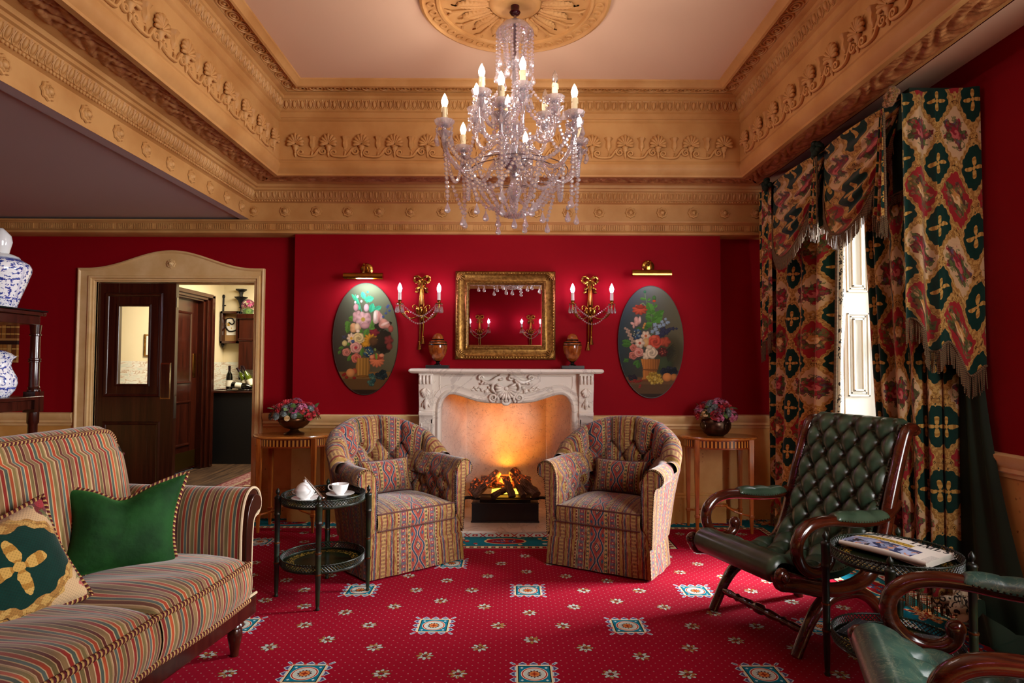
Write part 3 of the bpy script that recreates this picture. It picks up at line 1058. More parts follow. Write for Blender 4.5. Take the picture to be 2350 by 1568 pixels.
log((-.10, -.08, .19), (.0, -.02, .235), .026, 6)
log((-.20, .11, .27), (.20, .11, .265), .055, 7)
lamp('log_fire_lamp', 'SPOT', (-.03, 5.06, .30), 190, (1, .31, .02), .05, (.0, 5.40, .74), spot_size=RD(118), spot_blend=1.0)
lamp('ember_lamp', 'POINT', (-.03, 5.02, .30), 1.2, (1, .3, .04), .04)

# ---------------------------------------------------------------- gilt mirror
m = NM('old_gilt', .38, .85)
o = m.obj(); n = m.noise(o, 55, 4)
m.col(m.mix(n.ss(.25, .75), lin('#6e4c20'), lin('#a87f40')))
m.bump(m.noise(o, 70, 4), .35, .004)
GILT = m.m
m = NM('brass', .22, 1.0); m.col(m.mix(m.noise(m.obj(), 12, 3), lin('#8a6222'), lin('#d2a552'))); BRASS = m.m
SILVER = plain('mirror_glass', (.93, .93, .93, 1), .01, 1.0)
t = thing('wall_mirror', 'rectangular mirror in a wide gilt frame over the mantel', 'mirror', (-.040, 4.975, 1.648))
t.rotation_euler.x = -.0100
W, Hh = .296, .249
b = MB()
fr = [(.104, 0), (.106, -.030), (.098, -.042), (.086, -.046), (.078, -.036), (.066, -.030), (.036, -.026), (.026, -.030), (.018, -.038), (.010, -.036), (.006, -.024), (0, -.020), (-.004, -.014)]
b.ring([[(sx * (W + d), y, sz * (Hh + d)) for sx, sz in ((-1, -1), (1, -1), (1, 1), (-1, 1), (-1, -1))] for d, y in fr])
# beaded inner edge and running ornament on the outer edge
for sx, sz, L, ax in ((0, 1, W, 0), (0, -1, W, 0), (1, 0, Hh, 1), (-1, 0, Hh, 1)):
    n_ = int(2 * L / .0125)
    for i in range(n_):
        k = -L + (i + .5) * 2 * L / n_
        p = (k, -.038, sz * (Hh + .014)) if ax == 0 else (sx * (W + .014), -.038, k)
        b.ball(p, .0052, 6, 4)
    n_ = int(2 * (L + .09) / .022)
    for i in range(n_):
        k = -(L + .09) + (i + .5) * 2 * (L + .09) / n_
        p = (k, -.046, sz * (Hh + .088)) if ax == 0 else (sx * (W + .088), -.046, k)
        b.ball(p, (.009, .006, .007) if ax == 0 else (.007, .006, .009), 6, 4)
b.build('frame', GILT, t, ang=50)
for sx in (-1, 1):
    for sz in (-1, 1):
        b = MB()
        for i in range(7):
            a = atan2(-sz, -sx) + (i - 3) * .30
            q = np.array([sx * (W + .088), -.044, sz * (Hh + .088)])
            b.tube([q + np.array([cos(a), 0, sin(a)]) * r + np.array([0, -.006 * sin(r * 40) + r * .15, 0]) for r in (.004, .025, .05, .075 - .006 * abs(i - 3))], [.005, .007, .008, .003], 6)
        b.build('corner_ornament', GILT, t, ang=60)
b = MB()
bw = .012
b.quad((-W + bw, -.0155, -Hh + bw), (W - bw, -.0155, -Hh + bw), (W - bw, -.0155, Hh - bw), (-W + bw, -.0155, Hh - bw))
for sx, sz in ((0, 1), (0, -1), (1, 0), (-1, 0)):
    if sz: b.quad((-W, -.0145, sz * Hh), (W, -.0145, sz * Hh), (W - bw, -.0155, sz * (Hh - bw)), (-W + bw, -.0155, sz * (Hh - bw)))
    else: b.quad((sx * W, -.0145, -Hh), (sx * W, -.0145, Hh), (sx * (W - bw), -.0155, Hh - bw), (sx * (W - bw), -.0155, -Hh + bw))
b.build('mirror_glass', SILVER, t, ang=0)

# ---------------------------------------------------------------- oval flower paintings
def hexc(h): return np.array(lin(h)[:3])
class Canvas:
    def __init__(self, X, Y):
        self.X, self.Y = X, Y
        self.C = np.zeros((len(X), 3))
        self.r = np.random.RandomState(3)
    def over(self, mask, col):
        mask = np.clip(mask, 0, 1)[:, None]
        self.C = self.C * (1 - mask) + mask * col
    def ell(self, cx, cy, rx, ry, col, rot=0.0, soft=.12, lobes=0, amp=0.0, tone=.45, core=None, ph=0.0):
        c, s = cos(rot), sin(rot)
        dx, dy = self.X - cx, self.Y - cy
        x = (dx * c + dy * s) / rx; y = (-dx * s + dy * c) / ry
        r = np.hypot(x, y); a = np.arctan2(y, x)
        R = 1 + amp * np.cos(lobes * a + ph) if lobes else 1.0
        q = r / R
        k = 1 - tone * np.clip(q, 0, 1) ** 2 + (.18 * np.cos(lobes * a + ph) * q if lobes else 0) - .16 * np.clip(x * .6 + y * .8, -1, 1)
        col = hexc(col) if isinstance(col, str) else col
        self.over((1 - q) / soft + .5, col[None, :] * np.clip(k, .15, 1.5)[:, None])
        if core:
            self.over((.30 - r) / .1 + .5, hexc(core)[None, :] * np.ones((len(r), 1)))
    def rose(self, cx, cy, r, col, core=None):
        dx, dy = self.X - cx, self.Y - cy
        q = np.hypot(dx, dy * 1.05) / r; a = np.arctan2(dy, dx)
        R = 1 + .07 * np.cos(5 * a + cx)
        swirl = np.cos(q * 13 + 2.2 * a + cx)
        k = .80 + .22 * swirl * np.clip(q * 2, 0, 1) - .30 * (q < .3) - .18 * np.clip(dx / r * .7 + dy / r * .6, -1, 1)
        self.over((R - q) / .1 + .5, hexc(col)[None, :] * k[:, None])
        if core: self.over(((.28 - q) / .15 + .5) * .8, hexc(core)[None, :] * np.ones((len(q), 1)))
    def leaf(self, x0, y0, x1, y1, w_, col):
        L = math.hypot(x1 - x0, y1 - y0); ux, uy = (x1 - x0) / L, (y1 - y0) / L
        t = ((self.X - x0) * ux + (self.Y - y0) * uy) / L; s = -(self.X - x0) * uy + (self.Y - y0) * ux
        wid = w_ * np.sin(np.clip(t, 0, 1) * pi) ** .7 * (1 + .14 * np.cos(t * 26))
        mk = (wid - np.abs(s)) / 6 + .5
        k = .75 + .3 * (s > 0) - .35 * (np.abs(s) < 2) + .12 * np.cos(t * 40 + np.abs(s) * .4)
        self.over(np.where((t > 0) & (t < 1), mk, 0), hexc(col)[None, :] * k[:, None])
    def line(self, pts, w_, col):
        for (x0, y0), (x1, y1) in zip(pts[:-1], pts[1:]):
            L2 = (x1 - x0) ** 2 + (y1 - y0) ** 2
            t = np.clip(((self.X - x0) * (x1 - x0) + (self.Y - y0) * (y1 - y0)) / L2, 0, 1)
            d = np.hypot(self.X - x0 - t * (x1 - x0), self.Y - y0 - t * (y1 - y0))
            self.over((w_ - d) / 3 + .5, hexc(col)[None, :] * np.ones((len(d), 1)))
    def cluster(self, cx, cy, rx, ry, n, r, cols, seed=1):
        g = np.random.RandomState(seed)
        for i in range(n):
            a = g.uniform(0, 2 * pi); q = sqrt(g.uniform(0, 1))
            self.ell(cx + rx * q * cos(a), cy + ry * q * sin(a), r, r, cols[i % len(cols)], tone=.6)

def sky(c, lt, rt, lb, rb, cx, cy, W_, H_):
    u = np.clip((c.X - cx) / W_ * .5 + .5, 0, 1)[:, None]; v = np.clip((c.Y - cy) / H_ * .5 + .5, 0, 1)[:, None]
    c.C = (hexc(lt) * (1 - u) + hexc(rt) * u) * (1 - v) + (hexc(lb) * (1 - u) + hexc(rb) * u) * v

def paint_a(c):
    sky(c, '#4c4238', '#6c7258', '#2c1c10', '#5c4a2c', 437, 770, 424, 725)
    c.over((c.Y - 1190) / 14, hexc('#7a5528')[None, :]); c.over((c.Y - 1280) / 10, hexc('#5e3f1e')[None, :]); c.over((c.Y - 1420) / 10, hexc('#2c1a0c')[None, :])
    for q in ((520, 640, 780, 560, 60), (560, 760, 770, 700, 70), (600, 840, 760, 930, 80)): c.leaf(*q, '#2c2414')
    c.ell(620, 800, 150, 150, '#2e2012', soft=.6)
    g1, g2, g3 = '#1f7a4c', '#3f7a3a', '#567a2e'
    for q in ((330, 300, 250, 190, 18), (340, 330, 300, 220, 20), (350, 400, 330, 330, 22), (420, 260, 385, 160, 30), (420, 270, 540, 240, 42), (470, 300, 440, 270, 20), (500, 430, 530, 310, 40), (550, 400, 640, 350, 30), (470, 180, 450, 150, 16)): c.leaf(*q, '#3aa07a')
    for q in ((290, 520, 215, 500, 36), (240, 560, 170, 600, 40), (220, 560, 200, 700, 36), (470, 640, 430, 750, 40), (380, 640, 370, 700, 30), (480, 610, 560, 640, 30), (540, 520, 500, 640, 30), (250, 900, 230, 970, 22), (400, 880, 390, 1000, 26), (260, 980, 210, 1060, 24), (160, 880, 90, 900, 20), (120, 920, 90, 970, 18), (230, 860, 190, 820, 22)): c.leaf(*q, g3)
    c.line([(300, 200), (350, 300), (385, 420)], 4, '#3aa07a'); c.line([(700, 420), (730, 330)], 2, '#3b4a6a')
    for x, y in ((330, 225), (300, 298), (380, 285)): c.ell(x, y, 14, 18, '#e0c0c0')
    c.ell(310, 365, 32, 48, '#c98f96'); c.ell(445, 370, 34, 52, '#d3a5ae')
    c.ell(330, 490, 62, 80, '#c98e8e', lobes=5, amp=.08); c.ell(460, 520, 50, 90, '#c08688'); c.ell(405, 520, 92, 95, '#d7a0a0', lobes=7, amp=.07, core='#b08a3c'); c.ell(430, 600, 60, 40, '#c48a8a')
    c.ell(590, 490, 62, 85, '#dba79f', rot=.1, lobes=3, amp=.10); c.ell(560, 480, 22, 75, '#f0d2c8'); c.ell(610, 480, 18, 70, '#c9837a'); c.ell(680, 580, 76, 62, '#cf8a78', rot=.4, lobes=3, amp=.08); c.ell(690, 575, 60, 20, '#e8b8a8', rot=-.4); c.ell(765, 640, 34, 46, '#a4503f')
    for x, y in ((700, 440), (745, 405), (665, 485), (715, 360), (730, 340)): c.ell(x, y, 17, 14, '#3f4f86', lobes=5, amp=.3)
    c.ell(300, 630, 70, 58, '#e0a070', lobes=3, amp=.12); c.ell(330, 620, 36, 50, '#f0c49a'); c.ell(340, 672, 24, 22, '#f1cdb0')
    c.ell(550, 690, 66, 46, '#7c2226', lobes=5, amp=.12); c.ell(500, 780, 84, 70, '#c98522', lobes=11, amp=.16); c.ell(440, 840, 54, 36, '#cf8a20', lobes=9, amp=.2); c.ell(540, 800, 60, 60, '#5c3a1e', soft=.5)
    c.ell(740, 790, 56, 60, '#7a2f28', lobes=5, amp=.1, soft=.3); c.ell(750, 870, 40, 44, '#84342a', soft=.3)
    c.ell(255, 765, 54, 66, '#efc5a2', lobes=8, amp=.1, core='#d89a30'); c.rose(350, 765, 74, '#e6c184'); c.ell(170, 830, 34, 38, '#dcc27c'); c.ell(165, 750, 30, 24, '#4a4652', lobes=5, amp=.3); c.ell(275, 805, 24, 20, '#4f5a80')
    c.rose(315, 885, 74, '#e09a88', '#b03038'); c.rose(195, 945, 54, '#cf7a66'); c.rose(322, 1020, 64, '#cf6a54', '#a83a2c')
    c.cluster(475, 940, 56, 52, 24, 22, ['#23364e', '#2e4a66', '#3d5a70']); c.cluster(475, 940, 50, 46, 10, 8, ['#b9b070'], 5)
    c.ell(410, 1140, 92, 125, '#a8702c', tone=.4); c.over(((np.abs(c.X - 410) < 78 - (c.Y - 1020) * .05) & (c.Y > 1020) & (c.Y < 1262)) * 1.0, (hexc('#a8732e') * np.ones((len(c.X), 3))) * (.9 + .22 * np.cos(c.X * .16)[:, None] - .0024 * (c.X - 380)[:, None])); c.ell(408, 1255, 84, 16, '#7d4f1c')
    c.ell(590, 1050, 92, 84, '#d8744a', lobes=12, amp=.06); c.ell(590, 1010, 80, 30, '#a8402a'); c.ell(525, 1005, 32, 26, '#e08a60'); c.ell(650, 985, 34, 24, '#df8a62'); c.leaf(585, 1040, 575, 950, 18, '#6d8a34'); c.leaf(570, 930, 560, 890, 14, '#7d8a44')
    for x, y in ((160, 1240), (200, 1270), (300, 1275), (180, 1225)): c.ell(x, y, 24, 18, '#8a2018')
    c.ell(300, 1190, 36, 38, '#b2502c'); c.ell(250, 1210, 56, 54, '#d5884e', tone=.4)
    c.cluster(520, 1300, 46, 70, 26, 21, ['#3c5a50', '#2c4a48', '#54705c']); c.cluster(650, 1240, 66, 60, 30, 21, ['#232c2c', '#31403c', '#1c2424'], 4)

def paint_b(c):
    sky(c, '#38505a', '#6c6c50', '#181a10', '#5a4a2c', 460, 810, 420, 718)
    c.ell(700, 950, 160, 200, '#4a4426', soft=.7); c.ell(620, 1100, 120, 110, '#3d4a2c', soft=.6)
    c.over((c.Y - 1250) / 20, hexc('#6a4a2c')[None, :]); c.over((c.Y - 1345) / 10, hexc('#5c4228')[None, :]); c.over((c.Y - 1465) / 8, hexc('#33241a')[None, :])
    g = '#4f8a32'
    c.line([(385, 180), (395, 260), (470, 460), (470, 720)], 4, '#5f8a4a'); c.line([(330, 330), (360, 315), (400, 360), (440, 440)], 4, '#86a060'); c.line([(510, 270), (520, 360), (480, 500)], 4, '#4f7a3a')
    for q in ((400, 270, 320, 255, 18), (415, 280, 460, 255, 16), (470, 450, 420, 310, 60), (470, 450, 520, 420, 40), (460, 450, 395, 470, 26), (470, 560, 610, 470, 60), (500, 500, 630, 410, 40), (480, 590, 390, 590, 40), (470, 520, 390, 490, 36), (540, 500, 610, 480, 40), (510, 370, 540, 330, 20)): c.leaf(*q, g)
    c.ell(385, 170, 18, 20, '#2f6a44'); c.ell(505, 250, 24, 34, '#3f6a30'); c.ell(505, 288, 22, 16, '#c04a28')
    for q in ((210, 830, 90, 800, 34), (210, 850, 85, 850, 30), (120, 1020, 170, 1070, 18), (180, 1030, 105, 1070, 18), (310, 1050, 230, 1100, 26), (300, 1060, 290, 1150, 30), (330, 1030, 380, 1070, 26), (270, 660, 340, 640, 30), (360, 640, 430, 630, 22)): c.leaf(*q, '#44762c')
    for k in range(14):
        a = -.7 + k * .15
        c.leaf(640, 930, 640 + 150 * cos(a), 930 + 150 * sin(a), 9, '#33301a')
    c.ell(320, 400, 92, 64, '#c25434', lobes=9, amp=.10); c.ell(325, 365, 60, 24, '#9a3a24')
    c.ell(285, 550, 44, 58, '#dcaa98', lobes=3, amp=.12); c.ell(320, 530, 16, 46, '#efc8b8'); c.ell(225, 578, 30, 18, '#e0b0a0', rot=.5); c.ell(240, 615, 14, 26, '#d8a898')
    for k in range(13):
        x, y = 150 + k * 7 + 18 * (k % 3 - 1), 640 + k * 15
        c.ell(x, y, 17, 16, '#b79c84', tone=.4)
    c.cluster(280, 715, 58, 56, 24, 19, ['#3d5a78', '#5a7c98', '#2d4560']); c.cluster(280, 715, 48, 46, 10, 7, ['#c8cfa8'], 6)
    for x, y, r in ((515, 595, 28), (520, 650, 28), (480, 680, 24), (575, 610, 28), (545, 700, 28), (605, 555, 22), (625, 595, 22), (650, 520, 18), (670, 565, 22), (690, 560, 16)): c.ell(x, y, r, r, '#8ea6b8', lobes=5, amp=.12, tone=.3)
    for x, y, r in ((620, 660, 44), (660, 680, 38), (610, 710, 40), (700, 650, 26), (745, 640, 24), (790, 640, 16), (570, 740, 30)): c.ell(x, y, r, r * .9, '#34364e', lobes=5, amp=.2)
    for x, y in ((375, 600), (385, 580), (365, 630)): c.ell(x, y, 14, 16, '#cf9a4a')
    c.ell(395, 735, 58, 60, '#e8cfb0', lobes=6, amp=.10, core='#c0683c'); c.ell(400, 820, 50, 60, '#d9b070', soft=.3)
    c.ell(645, 810, 66, 62, '#b04a2e', lobes=5, amp=.06); c.rose(515, 810, 88, '#d4543a'); c.ell(500, 750, 40, 26, '#e2684a'); c.ell(610, 940, 62, 60, '#5a1e16', lobes=7, amp=.1); c.cluster(610, 930, 40, 40, 9, 7, ['#c0604a'], 7)
    c.ell(318, 828, 62, 60, '#efd9bc', lobes=5, amp=.09, core='#b8543a')
    c.rose(235, 885, 46, '#d27a66'); c.rose(232, 985, 54, '#d07c6a'); c.rose(305, 945, 62, '#e79c8a', '#c05a4a')
    c.ell(400, 990, 46, 52, '#e6cdae', lobes=5, amp=.1); c.rose(465, 950, 78, '#efd9b8'); c.ell(440, 880, 40, 30, '#e8cfae')
    c.over(((np.abs(c.X - 455) < 122 - (c.Y - 1040) * .22) & (c.Y > 1030) & (c.Y < 1175)) * 1.0, (hexc('#b5712f') * np.ones((len(c.X), 3))) * (.95 + .16 * np.cos(c.X * .2)[:, None] - .0035 * (c.X - 420)[:, None]).clip(.2, 1.4))
    c.over(((np.abs(c.X - 445) < 90 + np.clip(c.Y - 1260, 0, 60) * .5) & (c.Y >= 1172) & (c.Y < 1306)) * 1.0, (hexc('#b5712f') * np.ones((len(c.X), 3))) * (.95 + .12 * np.cos(c.X * .2)[:, None] - .0040 * (c.X - 410)[:, None]).clip(.2, 1.4))
    c.ell(450, 1165, 108, 12, '#8a5320'); c.ell(420, 1300, 95, 14, '#7d4a1e')
    c.cluster(690, 1180, 110, 40, 34, 22, ['#1f2330', '#2c2e3c', '#15171f'], 8)
    c.ell(750, 1262, 46, 44, '#c07a3a'); c.ell(665, 1260, 58, 54, '#df8f4a', tone=.4)
    c.cluster(500, 1270, 90, 70, 50, 20, ['#c9a53a', '#b08c2c', '#dcbc58'], 9); c.cluster(580, 1310, 30, 26, 9, 18, ['#d2b048'], 10)
    c.cluster(260, 1310, 90, 18, 22, 12, ['#9a2c20'], 11); c.cluster(310, 1370, 16, 26, 8, 11, ['#a8342a'], 12); c.cluster(220, 1265, 56, 26, 12, 18, ['#2c2430'], 13)

m = NM('oil_paint', .62, spec=.14)
m.col(m.mul(m.pat(), (.72, .70, .66, 1))); m.bump(m.noise(m.obj(), 160, 3), .12, .002)
OIL = m.m
EDGE = plain('dark_board_edge', '#2a1a10', .5)
def oval(name, label, cx, cz, rx, rz, fn, zx, zy, zrx, zry):
    t = thing(name, label, 'painting', (cx, YB - .002, cz))
    b = MB()
    U, V = np.meshgrid(np.linspace(-1, 1, 190), np.linspace(-1, 1, 310), indexing='ij')
    x = (U * np.sqrt(1 - V * V / 2)).ravel(); z = (V * np.sqrt(1 - U * U / 2)).ravel()
    c = Canvas(zx + x * zrx, zy - z * zry); fn(c)
    k = np.hypot(x, z)
    b.grid(lambda a, d: ((x * rx).reshape(a.shape), np.full(a.shape, -.022), (z * rz).reshape(a.shape)), 190, 310, pat=lambda a, d: tuple(np.clip(c.C, 0, 1)[:, i].reshape(a.shape) for i in range(3)))
    b.build('canvas', OIL, t, ang=0, fix=False)
    b = MB()
    th = np.linspace(0, 2 * pi, 97)
    b.ring([[(rx * q * cos(a), y, rz * q * sin(a)) for a in th] for q, y in ((1.0, 0), (1.004, -.018), (.998, -.0225), (.985, -.0218))])
    b.build('rim', EDGE, t)
    return t
oval('oval_painting', 'oval flower painting with pink tulips lit by the brighter picture light', -1.161, 1.456, .262, .450, paint_a, 437, 770, 424, 725)
oval('oval_painting', 'oval flower painting with red poppies and yellow grapes', 1.128, 1.440, .263, .452, paint_b, 460, 810, 420, 718)

# ---------------------------------------------------------------- picture lights
BULBS = NM('lit_sconce_bulb', .3); BULBS.col((1, .9, .95, 1)); BULBS.set('Emission Color', (1, .50, 1, 1)); BULBS.set('Emission Strength', 85.0); BULBS = BULBS.m
BULB = NM('lit_bulb', .3); BULB.col((1, .9, .85, 1)); BULB.set('Emission Color', (1, .82, .75, 1)); BULB.set('Emission Strength', 150.0); BULB = BULB.m
def picture_light(x, z, lab, watt, tilt):
    t = thing('picture_light', lab, 'picture light', (x, YB - .001, z))
    b = MB(); b.lathe([(.050, 0), (.050, .008), (.044, .014), (.020, .018), (0, .018)], 28, at=(0, 0, .068), M=Tm(rx=pi / 2)); b.build('backplate', BRASS, t)
    b = MB(); b.tube(catmull([(0, -.01, .07), (.004, -.05, .105), (.002, -.09, .085), (0, -.115, .03)], 6), .008, 8); b.ball((-.012, -.06, .10), .012, 8, 6); b.build('arm', BRASS, t)
    b = MB()
    th = np.linspace(RD(-20), RD(200), 15)
    sec = [(0, -.125 - .028 * cos(a), -.010 + .034 * sin(a)) for a in th]
    inn = [(0, -.125 - .025 * cos(a), -.010 + .031 * sin(a)) for a in th[::-1]]
    full = sec + inn
    b.ring([[(xx, y, z_) for _, y, z_ in full] for xx in (-.154, .154)], close=True, caps=True)
    for s in (-1, 1): b.add([(s * .154, y, z_) for _, y, z_ in sec], [tuple(range(len(sec)))])
    b.build('shade', BRASS, t, ang=40)
    b = MB(); b.tube([(-.06, -.125, -.008), (.06, -.125, -.008)], .010, 8); b.build('bulb', BULB if watt > 1 else plain('dim_bulb', '#d8cfc0', .3), t)
    if watt:
        l = lamp('picture_light_lamp', 'AREA', (x, YB - .125, z - .024), watt, (.62, .92, 1.0) if watt > 1 else (.9, .75, 1), (.22, .02), (x, YB - .03, z - .30), spread=RD(165))
    return t
picture_light(-1.159, 1.948, 'brass picture light glowing above the tulip painting', 3.2, 0)
picture_light(1.112, 1.982, 'brass picture light, barely lit, above the poppy painting', .8, 0)

# ---------------------------------------------------------------- crystal
m = NM('crystal', .03, spec=.6)
gl = m.node('BsdfGlass'); gl.inputs['IOR'].default_value = 1.5; gl.inputs['Roughness'].default_value = .02; gl.inputs['Color'].default_value = (.99, .97, 1, 1)
tr = m.node('BsdfTransparent'); tr.inputs['Color'].default_value = (.99, .98, 1, 1)
gy = m.node('BsdfGlossy'); gy.inputs['Roughness'].default_value = .06; gy.inputs['Color'].default_value = (1, .96, .98, 1)
df = m.node('BsdfTranslucent'); df.inputs['Color'].default_value = (1, .93, .95, 1)
d2 = m.node('BsdfDiffuse'); d2.inputs['Color'].default_value = (1, .94, .95, 1)
def mixs(f, a, c):
    n = m.node('MixShader'); n.inputs[0].default_value = f
    m.nt.links.new(a, n.inputs[1]); m.nt.links.new(c, n.inputs[2]); return n.outputs[0]
s = mixs(.45, gl.outputs[0], tr.outputs[0]); s = mixs(.28, s, gy.outputs[0]); s = mixs(.17, s, mixs(.5, df.outputs[0], d2.outputs[0]))
m.nt.links.new(s, m.nt.nodes['Material Output'].inputs[0])
CRYSTAL = m.m
CANDLE = plain('ivory_candle_sleeve', '#e6d3a8', .45)
CANDLEW = plain('white_candle_sleeve', '#efe6e0', .4)
CLEARBULB = plain('unlit_clear_bulb', (.9, .9, .9, 1), .05, Transmission_Weight=.9)
def bead(b, p, r):
    b.lathe([(0, -1), (.72, -.62), (1, 0), (.72, .62), (0, 1)], 7, M=np.array(Matrix.Translation(p) @ Matrix.Diagonal((r, r, r, 1))))
def drop(b, p, L, r):
    """faceted pear drop hanging from p"""
    x, y, z = p
    bead(b, (x, y, z - r * .5), r * .45)
    b.lathe([(0, 0), (r * .35, -L * .28), (r * .9, -L * .66), (r, -L * .78), (r * .7, -L * .93), (0, -L)], 8, at=(x, y, z - r))
def chain(b, pts, pitch, r):
    P = np.asarray(pts, float); L = np.r_[0, np.cumsum(np.linalg.norm(np.diff(P, axis=0), axis=1))]
    n = max(2, int(L[-1] / pitch))
    for q in np.linspace(0, L[-1], n):
        bead(b, [np.interp(q, L, P[:, i]) for i in range(3)], r)
def swag(p, q, sag, n=16):
    p, q = np.array(p, float), np.array(q, float)
    k = np.linspace(0, 1, n)[:, None]
    P = p + (q - p) * k
    P[:, 2] -= (4 * sag * k * (1 - k))[:, 0]
    return P
def bulb_prof(s=1.0): return [(.009 * s, 0), (.0125 * s, .010 * s), (.0165 * s, .024 * s), (.0165 * s, .034 * s), (.011 * s, .052 * s), (.0045 * s, .066 * s), (0, .074 * s)]

# ---------------------------------------------------------------- wall sconces
def sconce(label, group=None):
    t = thing('wall_sconce', label, 'wall light')
    b = MB()
    for s in (-1, 1):   # ribbon bow
        loop = catmull([(0, -.02, 1.935), (s * .02, -.026, 1.952), (s * .046, -.024, 1.960), (s * .062, -.018, 1.944), (s * .058, -.022, 1.920), (s * .040, -.028, 1.910), (s * .022, -.026, 1.922), (0, -.02, 1.935)], 5)
        b.tube(loop, .0095 + .002 * np.sin(np.arange(len(loop)) * 1.1), 6, flat=.45, up=(0, 1, 0))
        tail = catmull([(s * .006, -.02, 1.925), (s * .026, -.026, 1.895), (s * .020, -.018, 1.875), (s * .042, -.026, 1.862), (s * .034, -.018, 1.842), (s * .054, -.022, 1.832)], 5)
        b.tube(tail, .0085, 6, flat=.4, up=(0, 1, 0))
    b.ball((0, -.03, 1.934), (.014, .012, .014), 10, 7)
    b.build('ribbon_bow', BRASS, t, ang=50)
    b = MB()
    for k in (-.5, .5):
        b.tube([(k * .012, -.02, 1.925), (k * .022, -.022, 1.83), (k * .034, -.026, 1.74), (k * .030, -.028, 1.71)], [.006, .010, .016, .014], 8, flat=.6)
    b.tube([(0, -.02, 1.92), (0, -.030, 1.80), (0, -.036, 1.73)], [.005, .008, .010], 8)
    b.tube([(-.012, -.018, 1.68), (-.012, -.018, 1.55), (-.015, -.016, 1.43)], [.017, .013, .009], 8, flat=.6)
    b.tube([(.014, -.018, 1.68), (.016, -.018, 1.56), (.010, -.018, 1.48)], [.017, .013, .008], 8, flat=.6)
    b.build('stem', BRASS, t, ang=50)
    for x, z in ((.011, 1.476), (-.015, 1.43)):
        b = MB(); b.ball((x, -.018, z), .009, 8, 6); b.lathe([(.007, 0), (.009, -.012), (.013, -.035), (.018, -.056), (.0, -.054)], 16, at=(x, -.018, z - .004), lobes=8, amp=.06); b.build('tassel', BRASS, t, ang=60)
    b = MB()
    for s in (-1, 1):
        b.ball((s * .030, -.030, 1.685), (.019, .010, .031), 12, 8)
        b.tube(catmull([(s * .010, -.03, 1.65), (s * .030, -.05, 1.70), (s * .05, -.05, 1.725), (s * .068, -.05, 1.715), (s * .066, -.05, 1.695)], 5), .005, 7)
    b.ball((0, -.045, 1.69), (.012, .012, .03), 10, 7); b.lathe([(.004, 1.60), (.012, 1.615), (.016, 1.64), (.010, 1.65)], 12, at=(0, -.034, 0))
    b.build('rosette', BRASS, t, ang=60)
    for s in (-1, 1):
        b = MB()
        cx, cy = s * .153, -.155
        b.tube(catmull([(s * .012, -.03, 1.655), (s * .045, -.07, 1.625), (s * .085, -.11, 1.615), (s * .125, -.14, 1.640), (s * .15, -.155, 1.69), (cx, cy, 1.725)], 6), .007, 8)
        b.tube(catmull([(s * .08, -.11, 1.617), (s * .11, -.125, 1.63), (s * .118, -.13, 1.66), (s * .10, -.12, 1.672), (s * .09, -.115, 1.660)], 5), .004, 6)
        b.lathe([(0, 1.722), (.028, 1.727), (.030, 1.732), (.012, 1.734), (.010, 1.742), (.014, 1.748), (.016, 1.756), (0, 1.757)], 20, at=(cx, cy, 0))
        a = b.build('arm', BRASS, t, ang=50)
        b = MB(); b.lathe([(0, 1.755), (.0135, 1.755), (.013, 1.818), (.006, 1.820)], 16, at=(cx, cy, 0)); b.build('candle_sleeve', CANDLEW, a)
        b = MB(); b.lathe(bulb_prof(), 16, at=(cx, cy, 1.817)); b.build('bulb', BULBS, a)
        for k in range(6):
            b = MB(); q = k * pi / 3 + .3
            drop(b, (cx + .027 * cos(q), cy + .027 * sin(q), 1.726), .062, .0105); b.build('pendant_drop', CRYSTAL, a, ang=0)
        b = MB(); chain(b, swag((cx - s * .02, cy, 1.72), (0, -.06, 1.63), .012), .017, .0075); b.build('bead_chain', CRYSTAL, t, ang=0)
    b = MB(); chain(b, swag((-.145, -.165, 1.70), (.145, -.165, 1.70), .13, 20), .0165, .0075); b.build('bead_chain', CRYSTAL, t, ang=0)
    return t
s1 = sconce('brass ribbon wall sconce between the tulip painting and the mirror')
s1.location = (-.712, YB, 0)
dup(s1, (.640, YB, 0), label='brass ribbon wall sconce between the mirror and the poppy painting')
for x, lab in ((-.51, 'brass ribbon sconce seen in the mirror above the fireplace, mirrored left one'), (.34, 'brass ribbon sconce seen in the mirror above the fireplace, mirrored right one')):
    dup(s1, (x, YF, .22), pi, label=lab)

# ---------------------------------------------------------------- turned wooden urns on the shelf
m = NM('polished_burr_wood', .16, Coat_Weight=.5, Coat_Roughness=.06)
n = m.noise(m.obj(), 22, 5, .6, .8); m.col(m.mix(n.ss(.3, .7), lin('#6a2a0c'), lin('#a85a22'))); URN = m.m
GBLACK = plain('gloss_black', '#050505', .12)
STONE = plain('dark_grey_marble', '#2e3130', .3, var=.4)
t = thing('urn', 'turned wooden lidded urn on the mantel beside the tulip painting', 'urn', (-.566, 4.845, 1.221))
b = MB(); b.bb(-.088, .088, -.06, .06, 0, .026); b.build('plinth', STONE, t, bevel=.002)
b = MB(); b.lathe([(.030, .026), (.028, .032), (.016, .038), (.013, .050), (.022, .056), (.026, .060)], 28); b.build('foot', GBLACK, t)
b = MB(); b.lathe([(.026, .058), (.048, .085), (.064, .118), (.073, .155), (.074, .180), (.070, .200), (.060, .215), (.046, .222)], 36); b.build('bowl', URN, t, ang=60)
b = MB(); b.lathe([(.046, .222), (.046, .230), (.044, .240), (.034, .262), (.018, .274), (0, .277)], 36); b.build('lid', URN, t, ang=60)
b = MB()
for r, z in ((.0735, .185), (.0685, .205), (.047, .226)): b.lathe([(r, z - .004), (r + .0025, z), (r, z + .004)], 36)
b.build('black_band', GBLACK, t)
